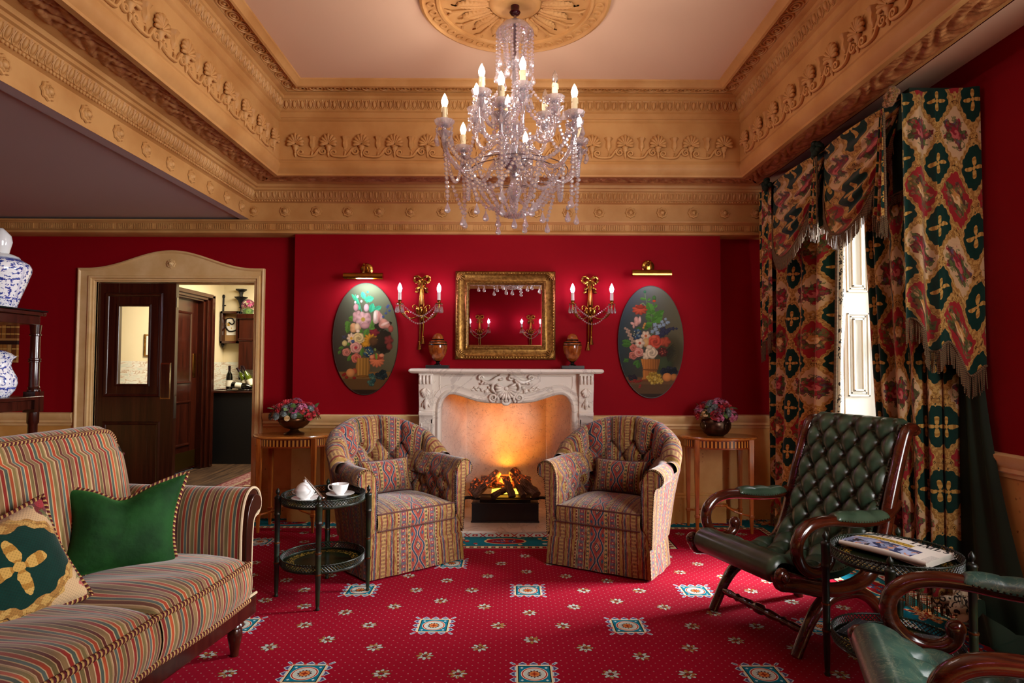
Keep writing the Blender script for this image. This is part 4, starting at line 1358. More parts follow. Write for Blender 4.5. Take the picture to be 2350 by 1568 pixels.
dup(t, (.487, 4.845, 1.221), label='turned wooden lidded urn on the mantel beside the poppy painting')

# ---------------------------------------------------------------- ceiling rose
CX, CY = .020, 3.440
t = thing('ceiling_rose', 'round ochre plaster ceiling rose with radiating acanthus leaves', 'ceiling rose', (CX, CY, CZ))
b = MB(); b.lathe([(.545, 0), (.540, -.022), (.525, -.028), (.515, -.016), (.505, -.014), (.455, -.014), (.445, -.024), (.430, -.024), (.424, -.008), (.15, -.010), (.14, -.022), (.11, -.030), (.09, -.024), (0, -.024)][::-1], 72)
b.build('disc', PLASTER, t, ang=40)
b = MB()
for i in range(40):
    a = i * 2 * pi / 40
    th = np.linspace(0, 2 * pi, 12, endpoint=False)
    c = np.array([.480 * cos(a), .480 * sin(a), -.017])
    b.tube(np.stack([c[0] + .021 * np.cos(th), c[1] + .021 * np.sin(th), np.full(12, c[2])], 1), .0055, 5, closed=True)
b.build('ring_border', PLASTER, t, ang=60)
pr = None; pd = None
for i in range(16):
    a = i * pi / 8
    if pr is None:
        b = MB()
        def fn(U, V):
            s = U * 2 - 1
            w_ = (.030 + .018 * V) * np.sin(np.clip(V * 1.05 + .12, 0, 1) * pi) ** .35 * (1 + .10 * np.cos(V * 55))
            z = -.012 - .017 * (1 - s * s) ** .5 * np.sin(np.clip(V, .02, .98) * pi) ** .4 - .004 * np.abs(np.cos(V * 38 + np.abs(s) * 3)) + .010 * np.exp(-(s / .12) ** 2)
            return .15 + V * .215, s * w_, z
        b.grid(fn, 13, 34)
        pr = b.build('acanthus_leaf', PLASTER, t, ang=60); pr.rotation_euler.z = a
        b = MB()
        b.tube([(.16, 0, -.014), (.38, 0, -.014)], .009, 6); b.tube([(.375, 0, -.014), (.395, .02, -.018), (.41, .03, -.012)], [.008, .008, .002], 6); b.tube([(.375, 0, -.014), (.395, -.02, -.018), (.41, -.03, -.012)], [.008, .008, .002], 6)
        pd = b.build('dart', PLASTER, t, ang=60); pd.rotation_euler.z = a + pi / 16
    else:
        copy_part(pr, t, (0, 0, 0), (0, 0, a)); copy_part(pd, t, (0, 0, 0), (0, 0, a + pi / 16))

# ---------------------------------------------------------------- chandelier
t = thing('chandelier', 'tiered crystal chandelier with candle bulbs and bead swags', 'chandelier', (CX, CY, 0))
CHROME = plain('tarnished_silver', '#8e8494', .2, 1.0)
b = MB(); b.lathe([(.0, 3.30), (.026, 3.30), (.024, 3.262), (.032, 3.25), (.024, 3.238), (.010, 3.232), (0, 3.232)][::-1], 20); b.build('ceiling_cup', plain('dark_red_glass', '#3a0410', .1), t)
b = MB(); b.tube([(0, 0, 3.24), (0, 0, 2.30)], .009, 10); b.build('rod', CHROME, t)
b = MB()
b.lathe([(.018, 3.185), (.040, 3.190), (.075, 3.175), (.105, 3.140), (.108, 3.128), (.102, 3.130), (.072, 3.166), (.02, 3.180)], 32)
b.build('canopy_dome', CRYSTAL, t, ang=50)
b = MB()
b.lathe([(.012, 3.00), (.020, 2.98), (.030, 2.955), (.045, 2.945), (.036, 2.935), (.016, 2.925), (.013, 2.80), (.020, 2.775), (.030, 2.75), (.018, 2.72), (.014, 2.66), (.026, 2.62), (.046, 2.585), (.036, 2.55), (.020, 2.53), (.018, 2.47), (.040, 2.44), (.074, 2.405), (.078, 2.385), (.05, 2.355), (.03, 2.33), (.022, 2.28), (.035, 2.25), (.048, 2.225), (.030, 2.19), (.012, 2.16), (.022, 2.14), (.018, 2.12), (0, 2.105)], 24)
b.build('shaft', CRYSTAL, t, ang=45)
b = MB(); b.lathe([(.050, 2.372), (.072, 2.378), (.076, 2.392), (.058, 2.412), (.02, 2.42)], 28); b.build('receiver_bowl', CHROME, t)
arms = []
def arm(R, zp, lit, low):
    """one arm along +x ending in a pan at radius R, height zp"""
    b = MB()
    if low: pts = [(.05, 0, 2.40), (.10, 0, 2.44), (.16, 0, 2.41), (.22, 0, 2.335), (.30, 0, 2.312), (.365, 0, 2.36), (R, 0, 2.44), (R, 0, zp)]
    else: pts = [(.04, 0, 2.41), (.07, 0, 2.50), (.11, 0, 2.52), (.16, 0, 2.49), (.205, 0, 2.50), (R, 0, 2.57), (R, 0, zp)]
    P = catmull(pts, 7)
    b.tube(P, .0125 + .0012 * np.cos(np.arange(len(P)) * 1.6), 9)
    b.lathe([(.010, -.075), (.026, -.060), (.040, -.045), (.044, -.040), (.020, -.035), (.012, -.02)], 18, at=(R, 0, zp))
    a = b.build('arm', CRYSTAL, t, ang=50)
    b = MB(); b.lathe([(.012, -.012), (.028, -.008), (.044, .004), (.056, .022), (.053, .024), (.040, .010), (.02, 0), (0, 0)], 24, at=(R, 0, zp), lobes=12, amp=.03); b.build('drip_pan', CRYSTAL, a, ang=60)
    b = MB(); b.lathe([(.018, -.004), (.019, .006), (.016, .010), (0, .010)], 16, at=(R, 0, zp)); b.build('socket', CHROME, a)
    b = MB(); b.lathe([(.0165, .006), (.0165, .088), (.0155, .098), (.008, .100)], 16, at=(R, 0, zp))
    for q, l in ((.3, .03), (2.2, .045), (4.4, .022)): b.tube([(R + .0165 * cos(q), .0165 * sin(q), zp + .098), (R + .0175 * cos(q), .0175 * sin(q), zp + .098 - l)], [.003, .004], 6)
    b.build('candle_sleeve', CANDLE, a)
    b = MB(); b.lathe(bulb_prof(1.05), 16, at=(R, 0, zp + .098)); b.build('bulb', BULB if lit else CLEARBULB, a)
    for k in range(6):
        q = k * pi / 3 + .2
        b = MB()
        p = (R + .046 * cos(q), .046 * sin(q), zp - .002 if low else zp - .002)
        chain(b, [p, (p[0], p[1], p[2] - .03)], .016, .008); drop(b, (p[0], p[1], p[2] - .036), .058, .0135)
        b.build('pendant_drop', CRYSTAL, a, ang=0)
    return a
def arm_tree(o, ang):
    c = o.copy(); COL.objects.link(c); c.parent = t; c.rotation_euler.z = ang
    for ch in o.children: d = ch.copy(); COL.objects.link(d); d.parent = c
    return c
LOWR, UPR = .405, .235
LZ, UZ = 2.545, 2.705
la = arm(LOWR, LZ, True, True); la.rotation_euler.z = RD(-100)
low_a = [RD(-100 + 60 * k) for k in range(6)]
for a in low_a[1:]: arm_tree(la, a)
ua = arm(UPR, UZ, True, False); ua.rotation_euler.z = RD(-80)
up_a = [RD(-80 + 60 * k) for k in range(6)]
uz_ = arm(UPR, UZ, False, False); uz_.rotation_euler.z = up_a[1]
for i in (3, 4, 5): arm_tree(ua, up_a[i])
arm_tree(uz_, up_a[2])
def pol(r, a, z): return (r * cos(a), r * sin(a), z)
def cpart(pts, pitch=.0215, r=.0122, end=None):
    b = MB(); chain(b, pts, pitch, r)
    if end: drop(b, end, .066, .017)
    return b.build('bead_chain', CRYSTAL, t, ang=0)
for k in range(6):
    a, a2 = low_a[k], low_a[k] + pi / 3
    cpart(swag(pol(LOWR, a, 2.50), pol(LOWR, a2, 2.50), .20, 20))                          # swags between the lower pans
    cpart(swag(pol(LOWR, a, 2.48), pol(LOWR - .02, a, 2.16), 0, 6), end=pol(LOWR - .02, a, 2.15))
    cpart(swag(pol(UPR, up_a[k], 2.66), pol(LOWR, low_a[k] + (pi / 3 if k % 2 else 0), 2.53), .10, 14))
    cpart(swag(pol(UPR, up_a[k], 2.68), pol(UPR, up_a[k] + pi / 3, 2.68), .12, 16))
    cpart(swag(pol(.040, up_a[k], 2.94), pol(UPR - .02, up_a[k], 2.70), .07, 16), .021, .0095)
    cpart(swag(pol(.30, a + .2, 2.33), pol(.30, a2 + .2, 2.33), .15, 16))
    cpart(swag(pol(.36, a + .5, 2.27), pol(.30, a + .5, 2.12), 0, 5), end=pol(.30, a + .5, 2.12))
for k in range(12):
    a = k * pi / 6 + .1
    cpart(swag(pol(.25, a, 2.33), pol(.03, a, 2.085), .055, 14), .0205, .0118)                 # basket under the bowl
    cpart(swag(pol(.075, a, 2.38), pol(.24, a, 2.32), .03, 8), .019, .0085)
    L = .13 if k % 2 else .20
    cpart([pol(.103, a, 3.125), pol(.103, a, 3.125 - L)], .0185, .0085, end=pol(.103, a, 3.12 - L))
    cpart([pol(.090, a + .2, 3.13), pol(.060, a + .2, 3.02), pol(.044, a + .2, 2.95)], .0185, .0085)
    if k % 2 == 0:
        b = MB(); drop(b, pol(.16, a, 2.135), .068, .018); b.build('pendant_drop', CRYSTAL, t, ang=0)
        cpart([pol(.045, a, 2.60), pol(.085, a, 2.56), pol(.09, a, 2.47)], end=pol(.09, a, 2.46))
b = MB(); drop(b, (0, 0, 2.10), .07, .018); b.build('pendant_drop', CRYSTAL, t, ang=0)
b = MB()
th = np.linspace(0, 2 * pi, 48, endpoint=False)
for R, z in ((.25, 2.33), (.30, 2.335)): b.tube(np.stack([R * np.cos(th), R * np.sin(th), np.full(48, z)], 1), .003, 6, closed=True)
b.build('basket_ring', CHROME, t)

# ---------------------------------------------------------------- woven tapestry stripe of the tub chairs
def tapestry():
    m = NM('woven_tapestry_stripe', .85, spec=.15)
    u, v, z = m.xyz(m.pat())
    PER = .46
    wob = (m.noise(m.pat(), 30.0, 2) - .5) * .008
    f = ((u + wob) / PER).fr
    g0 = (f - .5).ab * 2            # 0 at the medallion stripe, 1 in the plain ochre stripe
    c = m.ramp(g0, [(0, '#96382e'), (.20, '#b8986a'), (.215, '#343c2a'), (.285, '#b8986a'), (.30, '#6e1c1a'), (.34, '#a98850'), (.36, '#5c5560'), (.50, '#a98850'), (.515, '#4c5444'), (.545, '#b8986a'), (.56, '#701e18'), (.61, '#987434'), (.685, '#6a1a16'), (.725, '#a98850'), (.74, '#4c4652'), (.79, '#8a2a26'), (.815, '#a98850'), (.83, '#8f6c32'), (.90, '#70201a'), (.93, '#86603a')], True)
    # mottled chenille
    g = m.noise(m.vec(u * 90, v * 26, 0), 1.0, 4)
    c = m.mix(g.ss(.52, .64) * .55, c, lin('#3c2a14'))
    c = m.mix(g.ss(.45, .34) * .35, c, lin('#cbb080'))
    # medallion stripe
    x = (f - .5) * PER; q = v / .150
    w1 = .0235 + (q * 2 * pi).cos * .0155
    med = (x.ab < .0455)
    d = (x.ab - w1)
    c = m.mix(med * (d.ab < .0078), c, lin('#b59c84'))
    c = m.mix(med * (d.ab < .0056), c, lin('#23384e'))
    yy = ((q).fr - .5) * .150
    y2 = ((q + .5).fr - .5) * .150
    dm = x.ab * 1.15 + y2.ab * .80
    c = m.mix(med * (dm < .0235), c, lin('#2a4452'))
    c = m.mix(med * (dm < .0165), c, lin('#b8986a'))
    c = m.mix(med * (dm < .0105), c, lin('#8c3026'))
    c = m.mix(med * (dm < .0045), c, lin('#b8986a'))
    dk = ((x.ab - .036) * 1.2).ab + yy.ab * .7
    c = m.mix(med * (dk < .0105), c, lin('#2f5262'))
    # small repeats in the side stripes
    ch = (((v / .024).fr - .5).ab * 2 + ((g0 - .25).ab / .035))
    c = m.mix((g0 > .215) * (g0 < .285) * (ch < .9), c, lin('#b09050'))
    ds = ((v / .034).fr - .5).ab * 2.2
    c = m.mix(((g0 - .43).ab < .055) * (ds < .55), c, lin('#8d2f38'))
    c = m.mix(((g0 - .43).ab < .02) * (ds < .25), c, lin('#b8986a'))
    c = m.mix((g0 > .945) * (((v / .022).fr - .5).ab < .22), c, lin('#a8844c'))
    c = m.mix(((g0 - .585).ab < .016) * (((v / .020).fr - .5).ab < .2), c, lin('#b8986a'))
    dots = (m.voro(m.vec(u * 1.0, v * 1.0, 0), 150.0) < .16)
    c = m.mix(dots * .5, c, lin('#c9ae82'))
    m.col(m.mul(c, (.80, .78, .78, 1)))
    m.bump(g + m.noise(m.pat(), 420, 2) * .5, .35, .004)
    m.set('Sheen Weight', .25)
    return m.m
TAP = tapestry()
NAIL = plain('antique_nail_heads', '#3c3020', .3, .9)
PIPE = plain('dark_red_piping', '#4a2018', .8)

def cushion_mb(w, h, d, n=26, pat_s=1.0, flop=0.0, pinch=.92, pat_o=(0.0, 0.0)):
    """a stuffed square cushion standing in x / z, thin in y"""
    b = MB()
    for s in (-1, 1):
        def fn(U, V, s=s):
            x = (U * 2 - 1); z = (V * 2 - 1)
            k = np.clip(1 - np.abs(x) ** 2.6, 0, 1) ** .55 * np.clip(1 - np.abs(z) ** 2.6, 0, 1) ** .55
            px = x * (1 - (1 - pinch) * np.sin(np.clip(np.abs(z), 0, 1) * 0 + (1 - np.abs(z)) * pi / 2) * np.abs(x) ** 2)
            pz = z * (1 - (1 - pinch) * np.sin((1 - np.abs(x)) * pi / 2) * np.abs(z) ** 2)
            return px * w / 2, s * d / 2 * k * (1 + flop * z), pz * h / 2
        b.grid(fn, n, n, pat=lambda U, V: (U * w * pat_s + pat_o[0], V * h * pat_s + pat_o[1], 0 * U))
    return b
def cushion_edge(w, h, pinch=.92, n=14):
    pts = []
    for i in range(4 * n):
        k, q = divmod(i, n); t = q / n * 2 - 1
        x, z = [(t, -1), (1, t), (-t, 1), (-1, -t)][k]
        px = x * (1 - (1 - pinch) * sin((1 - abs(z)) * pi / 2) * abs(x) ** 2); pz = z * (1 - (1 - pinch) * sin((1 - abs(x)) * pi / 2) * abs(z) ** 2)
        pts.append((px * w / 2, 0, pz * h / 2))
    return pts

def tub_chair(label):
    t = thing('tub_armchair', label, 'armchair')
    # --- base with skirt (plan outline, front flat, back rounded)
    def plan(g=0.0):
        P = [(-.322 - g, -.305 - g), (.322 + g, -.305 - g), (.335 + g, -.16)]
        for a in np.linspace(-.02, pi + .02, 21): P.append(((.335 + g) * cos(a), .0 + (.325 + g) * max(0, sin(a)) if sin(a) > 0 else 0))
        P.append((-.335 - g, -.16))
        return P
    def dens(P, k=5):
        out = []
        for i in range(len(P)):
            a, c = np.array(P[i]), np.array(P[(i + 1) % len(P)])
            m_ = max(1, int(np.linalg.norm(c - a) / .035))
            for j in range(m_): out.append(tuple(a + (c - a) * j / m_))
        return out
    def loops(b, levels):
        base = dens(plan()); L = np.r_[0, np.cumsum([math.dist(base[i], base[(i + 1) % len(base)]) for i in range(len(base))])]
        secs, pats = [], []
        for g, z in levels:
            wv = 1.0
            ring = []
            for i, (x, y) in enumerate(base):
                r = math.hypot(x, y)
                fold = .0035 * sin(L[i] * 40) if z < .15 else 0
                ring.append((x * (1 + (g + fold) / r), y * (1 + (g + fold) / r), z))
            ring.append(ring[0])
            secs.append(ring); pats.append([(L[i] - .092, z, 0) for i in range(len(base) + 1)])
        b.ring(secs, pats=pats)
    b = MB(); loops(b, [(.018, .012), (.014, .06), (.009, .12), (.004, .176), (.0, .180), (-.02, .182)])
    b.build('skirt', TAP, t, ang=50, fix=False)
    b = MB(); loops(b, [(-.004, .17), (-.004, .27), (-.02, .295), (-.12, .30)]); b.build('base', TAP, t, ang=60, fix=False)
    # --- tufted barrel back: inner face, roll, outer face, swept round the plan
    A0, A1 = RD(-12), RD(192)
    def back(U, V):
        a = A0 + (A1 - A0) * U
        sn = np.sin(a); up = np.clip(sn, 0, 1)
        top = .655 + .245 * np.clip((sn + .05) / 1.05, 0, 1) ** .75
        cx = np.cos(a)
        # v: 0..55 inner face, .55..72 roll, .72..1 outer face
        vi = np.clip(V / .58, 0, 1); vr = np.clip((V - .58) / .14, 0, 1); vo = np.clip((V - .72) / .28, 0, 1)
        zi = .34 + (top - .05 - .34) * vi
        ri_x = .262 + .075 * vi ** 1.2; ri_y = .215 + .085 * vi ** 1.2
        th = pi * vr
        ro_x = ri_x + .046 * (1 - np.cos(th)); ro_y = ri_y + .044 * (1 - np.cos(th))
        z = zi + .050 * np.sin(th)
        # outer shell runs down to the base
        tx, ty = .345, .335
        ro_x = ro_x + (tx - ro_x) * vo ** .8; ro_y = ro_y + (ty - ro_y) * vo ** .8
        z = z + (.19 - z) * vo
        # tufting on the inner face
        pu = (U - .5) * 14.0; pv = vi * 5.2
        s1 = np.abs(np.sin(pi * (pu + pv) / 2 + pi / 4)); s2 = np.abs(np.sin(pi * (pu - pv) / 2 + pi / 4))
        puff = (s1 * s2) ** .38
        edge = np.clip((1 - vi) * 9, 0, 1) * np.clip(vi * 8, 0, 1)
        h = .062 * puff - .020 - .030 * ((1 - s1) * (1 - s2)) ** 3
        chan = .040 * np.abs(np.sin(pi * (pu + .5) / 2)) ** .5
        h = np.where(pv > 4.0, chan, h) * np.clip((1 - vr), 0, 1) + .0
        h = h * np.clip(U * 14, 0, 1) * np.clip((1 - U) * 14, 0, 1)
        k = np.clip(1 - vo * 4, 0, 1)
        rx, ry = ro_x - h * k, ro_y - h * k
        y = np.where(sn >= 0, ry * sn, .9 * sn * .3)
        return rx * cx, y + .015, z
    b = MB()
    nu, nv = 141, 100
    b.grid(back, nu, nv, pat=lambda U, V: ((U - .5) * 1.10, V * 1.05, 0 * U))
    b.build('back', TAP, t, ang=80, fix=False)
    # buttons of the back
    bt = None
    def button(p, nrm):
        nonlocal bt
        if bt is None:
            q = MB(); q.lathe([(.012, 0), (.011, .004), (.006, .007), (0, .008)], 12); bt = q.build('button', TAP, t, ang=60)
            o = bt
        else: o = copy_part(bt, t, p)
        o.location = p
        o.rotation_euler = Vector(nrm).to_track_quat('Z', 'Y').to_euler()
    for i in range(-8, 9):
        for j in range(-8, 9):
            pu = (i + j) - .5; pv = float(i - j)
            if .9 < pv < 4.2 and abs(pu) < 6.2:
                U = np.array([[pu / 14 + .5]]); V = np.array([[pv / 5.2 * .58]])
                p = [float(q[0, 0]) for q in back(U, V)]
                a = A0 + (A1 - A0) * (pu / 14 + .5)
                button((p[0] - .003 * cos(a), p[1] - .003 * sin(a), p[2]), (-cos(a), -max(0, sin(a)), .25))
    # --- rolled arms
    for s in (-1, 1):
        b = MB()
        cs = catmull([(.276, .30), (.272, .40), (.270, .50), (.278, .575), (.300, .625), (.335, .646), (.372, .640), (.402, .612), (.408, .578), (.392, .550), (.366, .540), (.352, .50), (.345, .40), (.338, .30), (.336, .18)], 5)
        L = np.r_[0, np.cumsum(np.hypot(*np.diff(cs, axis=0).T))]
        ys = np.linspace(-.300, .22, 56)
        secs, pats = [], []
        for y in ys:
            k = (y + .30) / .44
            up = .035 * np.clip(k - .35, 0, 1) ** 1.5
            ins = -.055 * np.clip(k - .5, 0, 1) * 2; tap = -.050 * np.clip(k - .15, 0, 1)
            tuft = np.abs(np.sin(pi * (y + .30) / .145)) ** .5
            sec, pt = [], []
            for j, (x, z) in enumerate(cs):
                w_ = np.clip((z - .33) / .06, 0, 1) * np.clip((.60 - z) / .05, 0, 1) * (L[j] < .36)
                t1 = np.abs(np.sin(pi * ((y + .30) / .145 + (z - .40) / .15) / 1 + .3)); t2 = np.abs(np.sin(pi * ((y + .30) / .145 - (z - .40) / .15) + .3))
                pf = .030 * (t1 * t2) ** .4 * w_ * np.clip((y + .29) / .04, 0, 1)
                sec.append((s * (x - pf + ins * (z > .5) + tap * (L[j] > .58)), y, z + up * np.clip((z - .3) / .3, 0, 1))); pt.append((y + .30, L[j], 0))
            secs.append(sec); pats.append(pt)
        b.ring(secs, pats=pats)
        b.add(secs[-1], [tuple(range(len(cs)))], pat=pats[-1])
        arm = b.build('arm', TAP, t, ang=75)
        # outer side cloth, stretched from the arm front to the back shell
        b = MB()
        def sidep(U, V, s=s):
            ub = .05 if s > 0 else .95
            q = [np.array([[float(r_[0, 0])] for r_ in ()])] if False else None
            vv = .725 + .275 * V
            bx_, by_, bz_ = back(np.full_like(V, ub), vv)
            fx = s * (.349 - .012 * V); fy = -.298; fz = .545 - .365 * V
            return fx + (bx_ + s * .004 - fx) * U, fy + (by_ - fy) * U, fz + (np.minimum(bz_, .66 - .47 * V) - fz) * U
        b.grid(sidep, 16, 20, pat=lambda U, V: (U * .42, -V * .4, 0 * U)); b.build('side_panel', TAP, arm, ang=80, fix=False)
        b = MB()
        q = [(s * x, z) for x, z in cs]
        cx_, cz_ = s * .325, .45
        b.add([(x, -.302, z) for x, z in q], [tuple(range(len(q)))], pat=[(x * .9 - s * .30, z, 0) for x, z in q])
        b.add([(cx_ + (x - cx_) * .86, -.309, cz_ + (z - cz_) * .93) for x, z in q], [tuple(range(len(q)))], pat=[(x * .9 - s * .30, z, 0) for x, z in q])
        b.build('front_panel', TAP, arm, ang=0)
        b = MB()
        Q = np.array([(cx_ + (x - cx_) * .93, cz_ + (z - cz_) * .965) for x, z in q])
        LL = np.r_[0, np.cumsum(np.hypot(*np.diff(Q, axis=0).T))]
        for d in np.arange(0, LL[-1], .0125):
            b.ball((np.interp(d, LL, Q[:, 0]), -.3085, np.interp(d, LL, Q[:, 1])), (.0042, .003, .0042), 6, 4)
        b.build('nail_head_trim', NAIL, arm, ang=60)
    # --- seat
    def seat(U, V):
        x = U * 2 - 1; y = V
        w_ = .268 - .012 * y
        f = np.clip(y / .10, 0, 1)
        z = .372 + .048 * (1 - x ** 4) * np.sin(np.clip(y * 1.1, 0, 1) * pi) ** .6
        return x * w_, -.300 + y * .54, z
    b = MB(); b.grid(seat, 30, 30, pat=lambda U, V: ((U - .5) * .56 + .23, V * .56, 0 * U))
    b.ring([[(x, -.300 - .010 * sin(k * pi), .372 - k * .095) for x in np.linspace(-.268, .268, 21)] for k in np.linspace(0, 1, 5)], pats=[[(x + .23, -k * .1, 0) for x in np.linspace(-.272, .272, 21)] for k in np.linspace(0, 1, 5)])
    st = b.build('seat', TAP, t, ang=50)
    b = MB(); b.tube([(x, -.302, .373) for x in np.linspace(-.268, .268, 5)], .005, 6); b.tube([(x, -.312, .278) for x in np.linspace(-.268, .268, 5)], .004, 6); b.build('piping', PIPE, st)
    for sx in (-1, 1):
        for y in (-.24, .22):
            b = MB(); b.lathe([(.010, .022), (.012, .016), (.018, .014), (.018, .004), (.010, 0)], 10, at=(sx * .25, y, 0)); b.build('foot', DARKWOOD, t)
    return t
ca = tub_chair('tapestry tub armchair with button back beside the small tray table with teacups')
ca.location = (-.752, 4.043, 0); ca.rotation_euler.z = RD(39.4)
cb = dup(ca, (.677, 4.049, 0), RD(-29.0), label='tapestry tub armchair with button back in front of the poppy painting')
def lumbar(label, chair):
    t = thing('lumbar_cushion', label, 'cushion')
    cushion_mb(.36, .22, .11, 22, pat_o=(.05, 0)).build('cover', TAP, t, ang=80)
    b = MB(); b.tube(cushion_edge(.36, .22), .0045, 6, closed=True); b.build('piping', PIPE, t)
    m_ = chair.matrix_basis if False else (Matrix.Translation(chair.location) @ Matrix.Rotation(chair.rotation_euler.z, 4, 'Z'))
    t.matrix_world = m_ @ Matrix.Translation((.0, .105, .515)) @ Matrix.Rotation(RD(-18), 4, 'X')
    return t
lumbar('small tapestry cushion in the tub armchair by the tray table', ca)
lumbar('small tapestry cushion in the tub armchair below the poppy painting', cb)

# ---------------------------------------------------------------- striped sofa
m = NM('striped_velvet', .8, spec=.15, Sheen_Weight=.3)
u, v, z = m.xyz(m.pat())
wob = (m.noise(m.pat(), 5.0, 1) - .5) * .004
f = ((u + wob) / .155).fr
m.col(m.mix(m.noise(m.vec(u * 30, v * 5, 0), 1, 3).ss(.25, .75) * .42,
            m.ramp(f, [(0, '#8a6c44'), (.10, '#c7ac80'), (.125, '#8e2418'), (.20, '#c7ac80'), (.225, '#46564a'), (.30, '#c0a070'), (.325, '#b04a22'), (.395, '#c7ac80'), (.42, '#7c6a3c'), (.50, '#a5875a'), (.53, '#c7ac80'), (.55, '#73402a'), (.62, '#c0a070'), (.64, '#55645c'), (.70, '#c7ac80'), (.72, '#a33c1c'), (.80, '#c7ac80'), (.82, '#6c5c34'), (.90, '#c0a070'), (.92, '#5f241a'), (.985, '#c7ac80')], True), lin('#140d06')))
m.bump(m.noise(m.pat(), 300, 2), .25, .003)
STRIPE = m.m
m = NM('twisted_cord', .75, spec=.2)
u, v, z = m.xyz(m.pat())
k = (u * 62.0 + v).fr
m.col(m.ramp(k, [(0, '#c09a5c'), (.33, '#86683c'), (.45, '#5c1c22'), (.8, '#3a1016')], True))
m.bump((((u * 124.0 + v * 2).fr) - .5).ab, .8, .006)
CORD = m.m
t = thing('sofa', 'striped velvet sofa with scrolled arm and dark mahogany rail', 'sofa')
SO = (-1.13, 2.80)              # front corner at the far end
SR = RD(82.8)
t.location = (*SO, 0); t.rotation_euler.z = SR
# local frame: -y faces the room, x runs from the far arm (0) to the near arm (-1.95); depth +y
LEN = 1.98
def wrap(y, z): return (y, z)
# far and near scrolled arms: section in x-z swept along y
sc_ = catmull([(-.15, .22), (-.152, .40), (-.150, .55), (-.135, .64), (-.105, .690), (-.062, .706), (-.022, .690), (0, .652), (.002, .612), (-.018, .585), (-.045, .575), (-.060, .54), (-.066, .40), (-.066, .20)], 5)
Lc = np.r_[0, np.cumsum(np.hypot(*np.diff(sc_, axis=0).T))]
for s in (1, -1):
    ox = 0 if s == 1 else -LEN
    b = MB()
    secs, pats = [], []
    for y in np.linspace(.0, .66, 24):
        secs.append([(ox + s * (x + .015), y, z) for x, z in sc_]); pats.append([(y + .01, L, 0) for L in Lc])
    b.ring(secs, pats=pats)
    b.add(secs[-1], [tuple(range(len(sc_)))], pat=pats[-1])
    arm = b.build('arm', STRIPE, t, ang=70)
    b = MB()
    q = [(ox + s * (x + .015), z) for x, z in sc_]
    b.add([(x, -.001, z) for x, z in q], [tuple(range(len(q)))])
    inner = catmull([(-.125, .20), (-.128, .42), (-.122, .58), (-.095, .655), (-.060, .676), (-.024, .662), (-.010, .632), (-.02, .606), (-.048, .596), (-.078, .55), (-.085, .40), (-.085, .20)], 4)
    M = np.array([[1, 0, 0, 0], [0, 0, 1, 0], [0, 1, 0, 0], [0, 0, 0, 1.0]])
    b.prism([(ox + s * (x + .015), z) for x, z in inner], -.018, 0, M)
    b.build('scroll_facing', MAHOG, arm, ang=40, bevel=.003)
    b = MB()
    Q = np.array(q); LL = np.r_[0, np.cumsum(np.hypot(*np.diff(Q, axis=0).T))]
    b.tube([(x, -.004, z) for x, z in q], .006, 6)
    b.build('gimp_trim', plain('cream_gimp', '#b9a484', .8), arm)
# rolled back
SH = -.18
bs = catmull([(a_ + SH, c_) for a_, c_ in [(.60, .40), (.64, .52), (.67, .66), (.695, .80), (.72, .90), (.745, .955), (.785, .985), (.835, .975), (.872, .935), (.875, .88), (.86, .84), (.85, .70), (.85, .20)]], 5)
Lb = np.r_[0, np.cumsum(np.hypot(*np.diff(bs, axis=0).T))]
b = MB(); secs, pats = [], []
X0, X1 = -.115, -LEN + .115
def sag(x, z): return 0
for x in np.r_[X0 + (X1 - X0) * .09 * np.linspace(0, 1, 14) ** 2, np.linspace(X0 + (X1 - X0) * .11, X1, 36)]:
    e_ = min(1, abs(x - X0) / .13, abs(x - X1) / .13)
    bul = .030 * sin(pi * min(1, abs(x - X0) / (abs(X1 - X0)))) ** .3
    rr = sqrt(1 - (1 - e_) ** 2)
    secs.append([(x, y - (bul if z < .9 else 0) * (y < .80 + SH) + (1 - rr) * .055 * (1 if y < .8 + SH else -1), .5 + (z - .5) * (.72 + .28 * rr)) for y, z in bs]); pats.append([(x, L, 0) for L in Lb])
b.ring(secs, pats=pats)
for i in (0, -1): b.add(secs[i], [tuple(range(len(bs)))], pat=[(y, z, 0) for x, y, z in secs[i]])
bk = b.build('back', STRIPE, t, ang=70)
b = MB()
j = int(np.argmin(np.abs(bs[:, 0] - .755 - SH) + np.abs(bs[:, 1] - .965)))
b.tube([secs[i][j] for i in range(len(secs))], .011, 8)
b.tube([secs[0][i] for i in range(0, len(bs) - 1, 2)], .010, 8)
b.build('cord', CORD, bk)
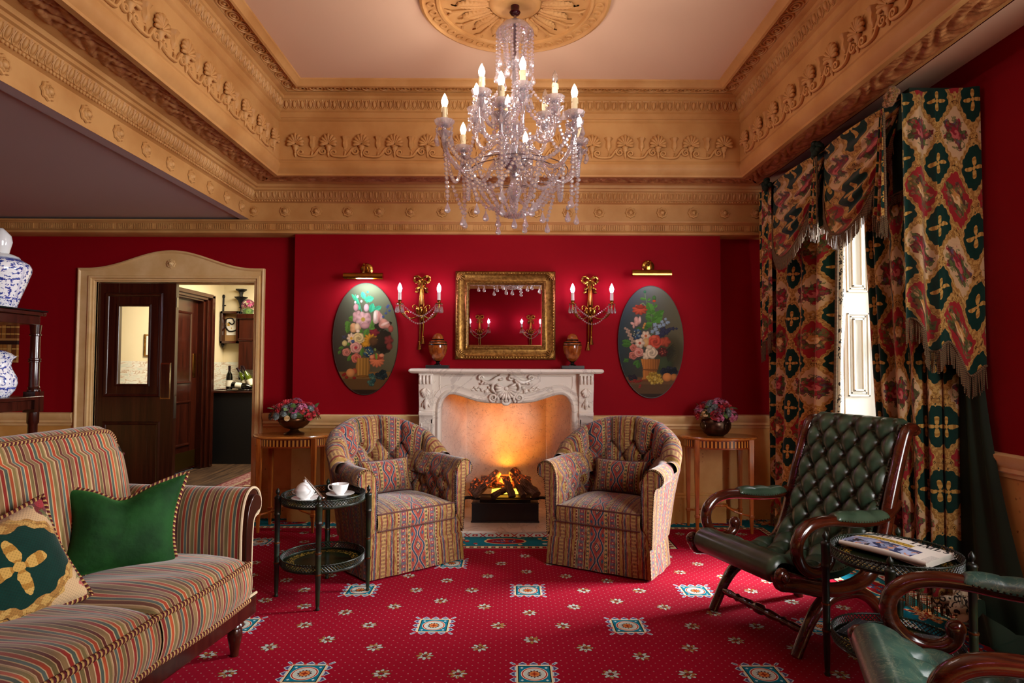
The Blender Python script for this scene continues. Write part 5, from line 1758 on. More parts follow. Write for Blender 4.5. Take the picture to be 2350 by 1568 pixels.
# seat cushions
def seat_cushion(x0, x1):
    w_ = x1 - x0
    b = MB()
    def top(U, V, s=1):
        x = U * 2 - 1; y = V * 2 - 1
        k = np.clip(1 - np.abs(x) ** 3.5, 0, 1) ** .5 * np.clip(1 - np.abs(y) ** 3.5, 0, 1) ** .5
        fr_ = np.clip(1 - (V / .06), 0, 1)
        return x0 + U * w_, -.055 + V * .52 + .012 * np.sin(U * pi) * -1, .415 + .055 * k - .012 * fr_ ** 2 + .004 * np.sin(U * 19 + V * 7)
    b.grid(top, 28, 28, pat=lambda U, V: (U * w_ + x0, V * .52, 0 * U))
    # boxing
    per = [(x0 + w_ * k, 0.0) for k in np.linspace(0, 1, 15)]
    def side(pts, nrm):
        secs, pats = [], []
        for k in np.linspace(0, 1, 7):
            o = .018 * sin(k * pi)
            secs.append([(x + nrm[0] * o, y + nrm[1] * o, .408 - k * .150) for x, y in pts]); pats.append([(x + y, -k * .15, 0) for x, y in pts])
        b.ring(secs, pats=pats)
    side([(x0 + w_ * k, -.055 - .012 * sin(k * pi)) for k in np.linspace(0, 1, 15)], (0, -1))
    side([(x0, -.055 + (.52 * k)) for k in np.linspace(0, 1, 9)], (-1, 0)); side([(x1, -.055 + (.52 * k)) for k in np.linspace(0, 1, 9)], (1, 0))
    c = b.build('seat_cushion', STRIPE, t, ang=65)
    b = MB()
    for z in (.408, .258):
        b.tube([(x0 + w_ * k, -.056 - .012 * sin(k * pi), z) for k in np.linspace(0, 1, 15)], .011, 8)
        for x in (x0, x1): b.tube([(x, -.056 + .50 * k, z) for k in np.linspace(0, 1, 6)], .010, 8)
    b.build('cord', CORD, c)
CW = (LEN - .30) / 3
for i in range(3): seat_cushion(-.150 - CW * (i + 1) + .004, -.150 - CW * i - .004)
b = MB(); b.bb(-LEN + .06, -.06, .03, .62, .20, .26); b.build('seat_deck', STRIPE, t)
b = MB(); b.prism([(-.010, .150), (-.022, .160), (-.022, .235), (-.012, .246), (.03, .246), (.03, .150)], -LEN + .03, -.03, np.array([[0, 0, 1, 0], [1, 0, 0, 0], [0, 1, 0, 0], [0, 0, 0, 1.0]])); b.bb(-LEN + .03, -.03, .58, .64, .15, .24)
for x in (-.08, -LEN + .05): b.bb(x, x + .03, .0, .62, .15, .24)
b.build('rail', MAHOG, t, bevel=.003)
b = MB(); b.tube([(x, -.020, .246) for x in (-LEN + .03, -.03)], .006, 6); b.build('gimp_trim', bpy.data.materials['cream_gimp'], t)
for x in (-.10, -LEN + .10):
    for y in (.035, .58):
        b = MB(); b.lathe([(.036, .158), (.038, .150), (.030, .142), (.036, .132), (.037, .124), (.026, .116), (.030, .105), (.031, .085), (.024, .05), (.018, .02), (.017, 0)], 20, at=(x, y, 0)); b.build('leg', MAHOG, t)

m = NM('green_velvet', .75, spec=.15, Sheen_Weight=.4)
m.col(m.mix(m.noise(m.obj(), 9, 3).ss(.3, .7), lin('#0a2a0c'), lin('#184218')))
m.set('Sheen Tint', lin('#4a9a4a'))
m.bump(m.noise(m.obj(), 22, 3), .25, .02)
GVEL = m.m
t = thing('green_cushion', 'dark green velvet cushion with twisted cord edge on the sofa', 'cushion')
t.matrix_world = Matrix.Translation((-1.52, 2.47, .600)) @ Matrix.Rotation(RD(42), 4, 'Z') @ Matrix.Rotation(RD(-17), 4, 'X') @ Matrix.Rotation(RD(7), 4, 'Y')
def dent(b):
    for a in b.V:
        k = np.clip((a[:, 2] + .05) / .22, 0, 1)
        a[:, 2] -= .045 * np.exp(-((a[:, 0] + .02) / .075) ** 2) * k
        a[:, 1] += np.sign(a[:, 1]) * -.020 * np.exp(-((a[:, 0] + .02) / .05) ** 2) * k * (np.abs(a[:, 1]) > .012)
        a[:, 2] += .030 * np.clip(a[:, 0] / .2, -1, 1) * np.clip(a[:, 2] / .18, 0, 1)
    return b
dent(cushion_mb(.43, .38, .17, 44, pinch=.80)).build('cover', GVEL, t, ang=80)
b = MB(); b.tube(cushion_edge(.435, .385, .80), .0085, 8, closed=True); dent(b).build('cord', CORD, t)

# ---------------------------------------------------------------- green leather chairs
m = NM('green_leather', .30, spec=.5, Coat_Weight=.25, Coat_Roughness=.18)
o = m.obj()
n = m.noise(o, 9, 4); cr = m.voro(o, 90.0, 'Distance', 'DISTANCE_TO_EDGE') if False else m.noise(o, 180, 3)
m.col(m.mix(n.ss(.35, .7), lin('#253727'), lin('#3d503c')))
m.set('Roughness', .24 + n * .16)
m.bump(cr, .12, .002)
LEATHER = m.m
m = NM('worn_leather_lit_teal', .32, spec=.5, Coat_Weight=.25, Coat_Roughness=.2)
o = m.obj()
n = m.noise(o, 9, 4)
ck = (m.noise(o, 16, 6, .65, 1.5) - .5).ab < .016
m.col(m.mix(ck * .55, m.mix(n.ss(.35, .7), lin('#2c5048'), lin('#456a5c')), lin('#7d8a70')))  # lighter teal is window light put into the hide colour; crackle is wear
m.set('Roughness', .26 + n * .16)
m.bump(m.noise(o, 180, 3), .12, .002)
LEATHER2 = m.m
CHAIRWOOD = wood('polished_mahogany', '#170604', '#511e0c', .16, 5, axis=1, stretch=.12, coat=.6)

SHEET = np.array([(-.372, .335), (-.390, .365), (-.378, .395), (-.340, .405), (-.27, .380), (-.17, .345), (-.07, .328), (.03, .335), (.11, .365), (.165, .42), (.205, .50), (.245, .60), (.285, .70), (.325, .80), (.365, .90), (.392, .955), (.425, .975), (.458, .955)])
def leather_chair(label, hide):
    t = thing('leather_armchair', label, 'armchair')
    P = catmull([(y, 0, z) for y, z in SHEET], 8)[:, [0, 2]]
    L = np.r_[0, np.cumsum(np.hypot(*np.diff(P, axis=0).T))]; TOT = L[-1]
    T = np.gradient(P, axis=0); T /= np.linalg.norm(T, axis=1)[:, None]
    N = np.stack([-T[:, 1], T[:, 0]], 1)
    def wdt(s): return np.interp(s, [0, .30, .55, TOT], [.275, .262, .250, .262])
    pu_, pv_ = .0570, .086
    s0 = .20
    def sheet(U, V):
        s = V * TOT
        y = np.interp(s, L, P[:, 0]); z = np.interp(s, L, P[:, 1]); ny = np.interp(s, L, N[:, 0]); nz = np.interp(s, L, N[:, 1])
        x = (U * 2 - 1) * wdt(s)
        a = x / pu_; c = (s - s0) / pv_
        s1 = np.abs(np.sin(pi * (a + c) / 2)); s2 = np.abs(np.sin(pi * (a - c) / 2))
        puff = (s1 * s2) ** .42
        wr = .003 * np.sin(x * 160 + c * 3) * np.clip(1 - puff, 0, 1)
        edge = np.clip((1 - np.abs(U * 2 - 1)) / .10, 0, 1) ** .5
        inz = np.clip((s - .14) / .06, 0, 1) * np.clip((TOT - .03 - s) / .06, 0, 1)
        h = (.046 * puff - .014 + wr - .018 * ((1 - s1) * (1 - s2)) ** 4) * inz + .026 * (1 - inz)
        h = h * edge
        return x, y + ny * h, z + nz * h
    b = MB(); b.grid(sheet, 90, 190)
    # underside / back of the upholstery
    b.grid(lambda U, V: (sheet(U, V)[0], np.interp(V * TOT, L, P[:, 0]) - np.interp(V * TOT, L, N[:, 0]) * .03, np.interp(V * TOT, L, P[:, 1]) - np.interp(V * TOT, L, N[:, 1]) * .03), 8, 60)
    b.build('upholstery', hide, t, ang=80, fix=False)
    bt = None
    for i in range(-14, 20):
        for j in range(-14, 20):
            x = (i + j) * pu_; s = s0 + (i - j) * pv_
            if abs(x) < wdt(s) - .03 and .18 < s < TOT - .05:
                U = (x / wdt(s) + 1) / 2
                p = [float(q) for q in sheet(np.array(U), np.array(s / TOT))]
                k = int(np.argmin(np.abs(L - s)))
                p = (p[0], p[1] + N[k][0] * .002, p[2] + N[k][1] * .002)
                if bt is None:
                    q = MB(); q.lathe([(.011, 0), (.010, .004), (.005, .007), (0, .0075)], 12); bt = q.build('button', hide, t, ang=60); o = bt
                else: o = copy_part(bt, t, p)
                o.location = p; o.rotation_euler = Vector((0, N[k][0], N[k][1])).to_track_quat('Z', 'Y').to_euler()
    # piping nails down both edges of the back
    for s in (-1, 1):
        b = MB()
        for d in np.arange(.42, TOT - .06, .016):
            y = np.interp(d, L, P[:, 0]); z = np.interp(d, L, P[:, 1]); k = int(np.argmin(np.abs(L - d)))
            b.ball((s * (wdt(d) - .004), y + N[k][0] * .006, z + N[k][1] * .006), .0045, 6, 4)
        b.build('nail_head_trim', NAIL, t, ang=60)
    # side frames: stile and seat rail in one sweep, then the curved X legs
    for s in (-1, 1):
        rail = catmull([(s * .285, y, z) for y, z in [(-.388, .365), (-.375, .325), (-.33, .315), (-.26, .300), (-.17, .276), (-.07, .262), (.03, .268), (.12, .30), (.185, .37), (.225, .46), (.255, .56), (.292, .68), (.33, .79), (.372, .90), (.40, .945), (.435, .955), (.455, .935)]], 6)
        n_ = len(rail)
        b = MB(); b.tube(rail, np.interp(np.linspace(0, 1, n_), [0, .05, .25, .5, .62, .92, 1], [.034, .030, .032, .034, .031, .030, .024]), 10, flat=1.0)
        # flatten the sides of the rail
        b.build('side_frame', CHAIRWOOD, t, ang=60)
        b = MB()
        b.ball((s * .300, -.385, .362), (.026, .036, .036), 14, 10)
        b.ball((s * .325, -.385, .362), (.012, .022, .022), 10, 8)
        b.build('knob', CHAIRWOOD, t, ang=60)
        for sg in (-1, 1):
            leg = catmull([(s * .272, sg * y, z) for y, z in [(.0, .245), (.075, .235), (.15, .195), (.205, .135), (.248, .065), (.285, .0)]], 5)
            b = MB(); b.tube(leg, np.interp(np.linspace(0, 1, len(leg)), [0, .2, .6, 1], [.040, .036, .027, .026]), 10, flat=.85); b.build('leg', CHAIRWOOD, t, ang=60)
        # open scrolled arm
        A = catmull([(s * .292, .315, .625), (s * .298, .275, .590), (s * .302, .21, .560), (s * .305, .12, .552), (s * .305, .02, .558), (s * .305, -.08, .570), (s * .304, -.17, .572), (s * .303, -.24, .555), (s * .302, -.288, .515), (s * .301, -.302, .465), (s * .300, -.288, .415), (s * .300, -.25, .375), (s * .300, -.20, .358), (s * .300, -.15, .368), (s * .300, -.122, .395), (s * .300, -.118, .425)], 6)
        b = MB(); b.tube(A, np.interp(np.linspace(0, 1, len(A)), [0, .1, .45, .8, .93, 1], [.022, .026, .028, .027, .026, .030]), 10, flat=.95)
        b.ball((s * .300, -.118, .425), (.026, .030, .030), 12, 8)
        arm = b.build('arm', CHAIRWOOD, t, ang=60)
        b = MB()
        def pad(U, V):
            y = .215 - U * .315
            a = V * pi * 1.16 - .08 * pi
            k = np.clip(np.sin(np.clip(U, .0, 1) * pi), 0, 1) ** .25
            tf = .006 * np.abs(np.sin(U * 3 * pi)) ** .5 * np.sin(V * pi)
            zc = np.interp(y, [-.17, -.08, .02, .12, .21], [.572, .570, .558, .552, .560])
            return s * .304 + np.cos(a) * .037 * (.75 + .25 * k), y, zc + .006 + np.sin(a) * (.034 * k + tf) + .004
        b.grid(pad, 40, 16); b.build('arm_pad', hide, arm, ang=80)
        for side in (-1, 1):
            b = MB()
            for d in np.arange(.03, .96, .05):
                y = .215 - d * .315; zc = np.interp(y, [-.17, -.08, .02, .12, .21], [.572, .570, .558, .552, .560])
                b.ball((s * .304 + side * .0355, y, zc + .006), .004, 6, 4)
            b.build('nail_head_trim', NAIL, arm, ang=60)
    # turned stretcher between the front legs
    b = MB()
    pr = [(.010, -.262), (.016, -.245), (.018, -.20), (.013, -.17), (.020, -.15), (.014, -.135), (.018, -.10), (.021, -.06), (.015, -.035), (.024, -.02), (.025, .0), (.024, .02), (.015, .035), (.021, .06), (.018, .10), (.014, .135), (.020, .15), (.013, .17), (.018, .20), (.016, .245), (.010, .262)]
    b.lathe(pr, 14, at=(0, -.232, .098), M=Tm(ry=pi / 2)); b.build('stretcher', CHAIRWOOD, t, ang=60)
    b = MB(); b.tube([(-.27, .0, .235), (.27, .0, .235)], .022, 8); b.build('cross_rail', CHAIRWOOD, t)
    return t
lc = leather_chair('deep buttoned green leather chair with open scroll arms by the curtains', LEATHER)
lc.location = (1.405, 3.06, 0); lc.rotation_euler.z = RD(-69.6)
l2 = leather_chair('worn green leather chair, window light painted in as teal, cut off by the lower corner, nearer than the newspaper table', LEATHER2)
l2.location = (1.40, 1.65, 0); l2.rotation_euler.z = RD(-112)

# ---------------------------------------------------------------- round tole tables with pierced galleries
m = NM('dark_green_tole', .38, spec=.5)
o = m.obj(); n = m.noise(o, 14, 4)
m.col(m.mix(n.ss(.35, .75), lin('#060b06'), lin('#16260f')))
TOLE = m.m
m = NM('painted_tole_tray', .22, spec=.5)
x, y, z = m.xyz(m.obj()); r, th = m.polar(x, y)
gar = ((r - .172).ab < .022) * (m.noise(m.vec(th * 5, r * 50, 0), 2.2, 3) > .52)
m.col(m.mix(gar, m.mix(m.noise(m.obj(), 12, 3), lin('#0a0c06'), lin('#16200e')), lin('#8a6a28')))
TRAY = m.m
TBRASS = plain('worn_copper_rim', '#6a3c1c', .35, .8, var=.5)
def tray_table(label, ang, hide=None):
    t = thing('tray_table', label, 'table')
    R = .218
    for k in range(4):
        a = ang + k * pi / 2
        b = MB()
        b.lathe([(.0, 0), (.010, .0), (.012, .006), (.008, .014), (.0105, .03), (.0135, .16), (.0155, .172), (.0145, .182), (.0135, .19), (.0145, .27), (.016, .285), (.012, .292), (.0135, .30), (.0145, .43), (.018, .436), (.018, .442), (.016, .446), (.017, .452), (.017, .522), (.019, .526), (.017, .532), (.010, .538)], 16, at=((R + .022) * cos(a), (R + .022) * sin(a), 0))
        lg = b.build('leg', TOLE, t, ang=50)
        b = MB(); b.lathe([(.010, .536), (.006, .541), (.006, .545), (.010, .551), (.012, .559), (.010, .567), (.005, .574), (.003, .579), (0, .580)], 14, at=((R + .022) * cos(a), (R + .022) * sin(a), 0)); b.build('finial', TOLE, lg, ang=60)
        for z in (.180, .287, .440):
            b = MB(); b.lathe([(.0172, z - .004), (.0180, z), (.0172, z + .004)], 16, at=((R + .022) * cos(a), (R + .022) * sin(a), 0)); b.build('copper_band', TBRASS, lg)
    for nm, z0 in (('upper_tray', .508), ('lower_tray', .180)):
        b = MB(); b.lathe([(0, z0 - .008), (R, z0 - .008), (R + .003, z0 - .004), (R, z0), (0, z0)], 64)
        tr_ = b.build(nm, TRAY, t, ang=40)
        b = MB()
        th = np.linspace(0, 2 * pi, 65)[:-1]
        for z, rr in ((z0 + .002, .003), (z0 + .036, .0034)):
            b.tube(np.stack([(R + .002) * np.cos(th), (R + .002) * np.sin(th), np.full(64, z)], 1), rr, 6, closed=True)
        n_ = 84
        for i in range(n_):
            for s in (-1, 1):
                a0 = i * 2 * pi / n_; P = []
                for q in (0, .5, 1): a = a0 + s * q * 2 * 2 * pi / n_; P.append(((R + .002) * cos(a), (R + .002) * sin(a), z0 + .003 + q * .032))
                b.tube(P, .0021, 4, caps=False)
            a = i * 2 * pi / n_
            b.ball(((R + .002) * cos(a), (R + .002) * sin(a), z0 + .038), .0038, 5, 4)
        b.build('gallery_rail', TOLE, tr_, ang=60)
    return t
tl = tray_table('round black tole tray table with white tea things beside the sofa', RD(11)); tl.location = (-1.02, 3.43, 0)
tr2 = dup(tl, (1.484, 2.41, 0), RD(-35 - 11), label='round green tole tray table holding the newspaper')

# ---------------------------------------------------------------- tea things
m = NM('white_china', .12, spec=.5, Coat_Weight=.4, Coat_Roughness=.04); m.col(lin('#f1efec')); CHINA = m.m
PLATINUM = plain('silver_line', '#b8b8b8', .2, 1.0)
def saucer_mb():
    b = MB(); b.lathe([(0, .0035), (.030, .0035), (.034, .002), (.034, 0), (.038, 0), (.040, .004), (.060, .008), (.078, .0155), (.0785, .0175), (.077, .018), (.058, .0112), (.036, .0075), (.026, .0068), (0, .0068)], 48)
    return b
TZ = .5085
t = thing('saucer', 'white china saucer under the sugar bowl', 'saucer', (-1.108, 3.405, TZ))
saucer_mb().build('dish', CHINA, t, ang=60)
s2 = dup(t, (-.955, 3.520, TZ), label='white china saucer under the teacup')
t = thing('sugar_bowl', 'white lidded china sugar bowl on a saucer', 'sugar bowl', (-1.115, 3.402, TZ + .0072))
b = MB(); b.lathe([(0, .003), (.022, .003), (.025, 0), (.028, .002), (.026, .007), (.044, .022), (.053, .040), (.054, .052), (.051, .053), (.048, .040), (.03, .012), (0, .010)], 40); b.build('bowl', CHINA, t, ang=60)
b = MB(); b.lathe([(.054, .052), (.053, .056), (.046, .062), (.040, .075), (.026, .087), (.010, .093), (.006, .096), (.010, .100), (.009, .105), (0, .107)], 40); b.build('lid', CHINA, t, ang=60)
for s in (-1, 1):
    b = MB(); b.tube(catmull([(s * .047, 0, .044), (s * .064, 0, .046), (s * .066, 0, .034), (s * .046, 0, .026)], 5), .0035, 6); b.build('handle', CHINA, t)
t = thing('sugar_tongs', 'silver sugar tongs leaning on the sugar bowl', 'tongs', (-1.045, 3.375, TZ + .012))
SIL = plain('polished_silver', '#c9c6c2', .15, 1.0)
b = MB()
for s in (-1, 1):
    b.tube(catmull([(-.062, .010 + s * .002, .112), (-.035, .008 + s * .010, .083), (.0, .004 + s * .010, .046), (.024, s * .009, .020), (.034, s * .005, .008)], 6), np.linspace(.0028, .0040, 25), 6)
    b.ball((.035, s * .005, .008), (.009, .005, .007), 8, 6)
b.tube(catmull([(-.062, .012, .112), (-.068, .010, .118), (-.062, .008, .112)], 4), .003, 6)
b.build('arms', SIL, t)
t = thing('teacup', 'white china teacup on a saucer', 'cup', (-.957, 3.522, TZ + .0072))
b = MB(); b.lathe([(0, .003), (.018, .003), (.021, 0), (.024, .002), (.022, .006), (.030, .014), (.040, .030), (.045, .048), (.048, .060), (.0465, .061), (.043, .048), (.037, .028), (.024, .012), (0, .010)], 40); b.build('cup', CHINA, t, ang=60)
b = MB(); b.tube(catmull([(-.043, .0, .052), (-.058, .0, .056), (-.066, .0, .046), (-.060, .0, .030), (-.036, .0, .022)], 6), .0036, 7); b.build('handle', CHINA, t)

# ---------------------------------------------------------------- newspaper and magazines
m = NM('newsprint', .8)
x, y, z = m.xyz(m.obj())
photo = (y < -.006) * (x < .10)
blot = m.voro(m.vec(x * 30, y * 30, 0), 1.0, 'Color')
c = m.mix(m.xyz(blot)[0].ss(.2, .8), lin('#1c2a58'), lin('#a8b6d8'))
c = m.mix((m.noise(m.obj(), 34, 3) > .60), c, lin('#c98e6c'))
c = m.mix((m.noise(m.obj(), 26, 2) < .40), c, lin('#181420'))
band = (y > .002) * (y < .040) * (x < .05) * (x > -.19)
c2 = m.mix(m.noise(m.vec(x * 60, y * 60, 0), 2, 2).ss(.45, .6), lin('#c9a428'), lin('#4a3a10'))
txt = ((((y / .0042).fr) < .45) * (m.noise(m.vec(x * 260, (y / .0042).fl * 7.0, 0), 1, 1) > .42)) * (x > .135) * (y < -.02)
col = m.mix(txt * .6, lin('#e9e4d8'), lin('#3c3a38'))
col = m.mix(band, col, c2)
m.col(m.mix(photo, col, c))
NEWS = m.m
PAGE = plain('paper_pages', '#e4dfd2', .85)
INK = plain('black_ink', '#0c0b0b', .8)
A_ = np.array((1.435, 2.585)); B_ = np.array((1.72, 2.395))
mid = np.array((1.540, 2.485))
ang_n = atan2(2.42 - 2.70, 1.71 - 1.545)
t = thing('newspaper', 'folded newspaper with crowd photograph on the green tray table', 'newspaper', (*mid, TZ + .008), ang_n)
HW, HD = .165, .115
b = MB()
def sheet_pts(z, dx=0):
    def fn(U, V):
        x = -HW + 2 * HW * U + dx; y = -HD + 2 * HD * V
        return x, y, z + .004 * np.cos(x * 14) * (1 - V) + .010 * (1 - np.clip((.5 - np.abs(V - .5)) * 9, 0, 1)) * -.4 + .004 * np.sin(U * 5)
    return fn
b.grid(sheet_pts(.024), 30, 16); b.build('front_page', NEWS, t, ang=80, fix=False)
b = MB()
for k in range(4): b.grid(sheet_pts(.019 - k * .005, .003 * (k % 2)), 20, 10)
th = np.linspace(-pi / 2, pi / 2, 8)
b.ring([[(x, -HD - .008 * cos(a), .0135 + .0105 * sin(a) + .004 * cos(x * 14) * (a > 0)) for a in th] for x in np.linspace(-HW, HW, 20)])
b.build('inner_pages', PAGE, t, ang=80)
# masthead built stroke by stroke
def letters(s, x0, y0, h, z):
    b = MB(); x = x0
    th_, tn, sr = h * .20, h * .06, h * .10
    def R_(a, c, d, e): b.bb(x + a, x + c, y0 + d, y0 + e, z(x + a), z(x + a) + .0006)
    def serif(cx, yy): R_(cx - th_ * 1.05, cx + th_ * 1.05, yy, yy + tn)
    def stem(cx): R_(cx - th_ / 2, cx + th_ / 2, 0, h); serif(cx, 0); serif(cx, h - tn)
    for ch in s:
        if ch == ' ': x += h * 2.05; continue
        if ch == 'T':
            R_(h * .38, h * .38 + th_, 0, h); serif(h * .38 + th_ / 2, 0); R_(.0, h * .96, h - tn, h); R_(0, tn * 1.3, h - h * .26, h); R_(h * .96 - tn * 1.3, h * .96, h - h * .26, h); adv = 1.12
        elif ch == 'H':
            stem(h * .22); stem(h * .82); R_(h * .22, h * .82, h * .47, h * .47 + tn); adv = 1.22
        elif ch == 'E':
            stem(h * .22)
            R_(h * .2, h * .82, h - tn, h); R_(h * .2, h * .66, h * .48, h * .48 + tn); R_(h * .2, h * .84, 0, tn); R_(h * .82 - tn, h * .82, h - h * .24, h); R_(h * .84 - tn, h * .84, 0, h * .26); adv = 1.02
        elif ch == 'I': stem(h * .22); adv = .56
        elif ch == 'M':
            R_(h * .12, h * .12 + tn, 0, h); stem(h * .98); serif(h * .14, 0)
            n = 9
            for i in range(n):
                k = i / n; R_(h * .10 + k * h * .44, h * .10 + k * h * .44 + th_, h - (k + 1 / n) * h, h - k * h)
                R_(h * .54 + k * h * .38, h * .54 + k * h * .38 + tn * 1.4, k * h, (k + 1 / n) * h)
            adv = 1.30
        elif ch == 'S':
            P = catmull([(h * .66, h * .78), (h * .52, h * .93), (h * .28, h * .93), (h * .14, h * .76), (h * .24, h * .58), (h * .52, h * .44), (h * .66, h * .26), (h * .50, h * .07), (h * .24, h * .06), (h * .10, h * .24)], 5)
            b.tube([(x + p, y0 + q, z(x + p)) for p, q in P], np.interp(np.linspace(0, 1, len(P)), [0, .2, .5, .8, 1], [.03, .04, .11, .04, .03]) * h, 6)
            adv = .84
        x += adv * h
    return b
zz = lambda x: .0245 + .004 * np.cos(x * 14) * .2 + .004 * np.sin((x + HW) / (2 * HW) * 5)
for wd_, x_ in (('THE', -.150), ('TIMES', .0125)):
    lt = letters(wd_, x_, 0, .030, zz)
    for a_ in lt.V: a_[:, 1] = .058 + a_[:, 1] * 1.55
    lt.build('masthead_word', INK, t, ang=0)
b = MB()
for s in (-1, 1): b.tube([(-.052, .078 + s * .004, .0285), (-.035, .082 - s * .005, .0285), (-.02, .078 + s * .005, .0285)], .002, 5)
b.ball((-.036, .080, .028), (.006, .007, .002), 8, 6); b.build('crest', INK, t)
m = NM('dark_magazine_cover', .25)
x, y, z = m.xyz(m.obj())
ln = ((y / .022).fr < .08) * (m.noise(m.vec(x * 90, (y / .022).fl, 0), 1, 1) > .5)
m.col(m.mix(ln * .5, m.mix((x + y * .5).ss(-.1, .14), lin('#17181c'), lin('#4a4c50')), lin('#c0c0c0')))
MAG = m.m
def magazine(loc, rz, lab):
    t = thing('magazine', lab, 'magazine', loc, rz)
    b = MB(); b.bb(-.10, .10, -.135, .135, .0015, .0095); b.build('pages', PAGE, t)
    b = MB(); b.bb(-.102, .102, -.137, .137, .0095, .011); b.bb(-.102, .102, -.137, .137, 0, .0015); b.bb(-.1035, -.102, -.137, .137, 0, .011); b.build('cover', MAG, t)
magazine((1.47, 2.47, .1812), RD(40), 'dark glossy magazine lying on the lower tray')
magazine((1.555, 2.375, .1925), RD(68), 'grey magazine lying across the dark one on the lower tray')

# ---------------------------------------------------------------- oval inlaid side tables
SATIN = wood('satinwood', '#8c4316', '#cf8238', .2, 4, axis=0, stretch=.15, coat=.5)
SATINL = wood('satinwood_leg', '#7c3610', '#bd6a28', .25, 5, axis=2, stretch=.08, coat=.4)
m = NM('striped_inlay', .25, Coat_Weight=.4)
x, y, z = m.xyz(m.obj())
th = m.math('ARCTAN2', y * 1.5, x)
k = (th * 9.0).fr
zz_ = (z > .640) * (z < .688)
m.col(m.mix((k > .5) * zz_, m.mix(zz_, lin('#8a3c14'), lin('#d28a38')), lin('#4a1408')))
INLAY = m.m
def side_table(label, loc):
    t = thing('side_table', label, 'table', loc)
    def el(rx, ry, z, n=72): return [(rx * cos(a), ry * sin(a), z) for a in np.linspace(0, 2 * pi, n, endpoint=False)]
    b = MB(); b.ring([el(.285, .195, .697), el(.290, .20, .702), el(.290, .20, .710), el(.284, .194, .715)], close=True, caps=True); b.build('top', SATIN, t, ang=40)
    b = MB(); b.ring([el(.262, .174, .628), el(.268, .18, .630), el(.268, .18, .638), el(.264, .176, .640), el(.264, .176, .697)], close=True); b.build('apron', INLAY, t, ang=40)
    for sx in (-1, 1):
        for sy in (-1, 1):
            a = atan2(sy * .115, sx * .203)
            x, y = sx * .203, sy * .115
            b = MB()
            secs = []
            for z, w_ in ((.697, .019), (.60, .018), (.14, .0115), (.136, .016), (.118, .016), (.114, .0125), (0, .0085)):
                secs.append([(x - w_, y - w_, z), (x + w_, y - w_, z), (x + w_, y + w_, z), (x - w_, y + w_, z)])
            b.ring(secs, close=True, caps=True); b.build('leg', SATINL, t, ang=30, bevel=.0015)
            b = MB(); b.tube(catmull([(x, y, .128), (x * .75, y * .62, .135), (x * .45, y * .55, .155), (x * .18, y * .22, .188)], 6), .0075, 8); b.build('stretcher', SATINL, t)
    b = MB(); b.ring([el(.060, .045, .183, 32), el(.066, .05, .188, 32), el(.060, .045, .196, 32)], close=True, caps=True); b.build('platform', SATINL, t, ang=40)
    return t
st = side_table('oval inlaid side table with the footed flower bowl, by the door case', (-1.665, 4.760, 0))
st2 = dup(st, (1.600, 4.765, 0), label='oval inlaid side table with the copper flower pot, by the curtain')

# ---------------------------------------------------------------- flower bowls
m = NM('dark_bronze', .3, .85); m.col(m.mix(m.noise(m.obj(), 16, 4), lin('#3c2212'), lin('#6a4020'))); BRONZE = m.m
COPPER = plain('old_copper', '#5c4638', .28, .9, var=.4)
t = thing('footed_bowl', 'ribbed bronze footed bowl on the side table by the door case', 'bowl', (-1.652, 4.765, .7155))
b = MB(); b.lathe([(0, 0), (.074, 0), (.078, .006), (.074, .012), (.040, .022), (.030, .034), (.034, .042)], 40); b.build('foot', BRONZE, t, ang=50)
b = MB(); b.lathe([(.030, .038), (.068, .050), (.100, .074), (.114, .098), (.118, .116), (.115, .124), (.120, .128), (.121, .134), (.114, .135), (.108, .118), (0, .09)], 80, lobes=40, amp=.012); b.build('bowl', BRONZE, t, ang=40)
t = thing('copper_pot', 'round copper pot with ring handles on the side table by the curtain', 'pot', (1.582, 4.775, .7155))
b = MB(); b.lathe([(0, 0), (.060, 0), (.088, .020), (.106, .050), (.113, .082), (.108, .110), (.098, .126), (.102, .134), (.104, .142), (.097, .143), (.09, .128), (0, .10)], 48); b.build('body', COPPER, t, ang=50)
for a in (RD(-60), RD(20), RD(200)):
    b = MB(); b.ball((.108 * cos(a), .108 * sin(a), .105), (.013, .013, .013), 8, 6)
    q = np.linspace(0, 2 * pi, 20, endpoint=False)
    b.tube([((.118 + .004 * cos(v)) * cos(a) - .030 * sin(v) * sin(a), (.118) * sin(a) + .030 * sin(v) * cos(a), .075 + .030 * cos(v)) for v in q], .0035, 6, closed=True)
    b.build('ring_handle', COPPER, t)
def petal_mat(n, c1, c2):
    m = NM(n, .6, Sheen_Weight=.2); m.col(m.mix(m.noise(m.obj(), 40, 2).ss(.35, .65), lin(c1), lin(c2))); return m.m
FRED = petal_mat('red_petal', '#8c0a14', '#c8222c'); FPLUM = petal_mat('plum_petal', '#5a0c30', '#a02c5c'); FPINK = petal_mat('pink_petal', '#a03460', '#d888a8'); FPEACH = petal_mat('peach_petal', '#b88a48', '#dcc090'); FGREY = petal_mat('grey_seed_head', '#3c4444', '#7a8480'); LEAFM = petal_mat('leaf_green', '#1c3412', '#54722a')
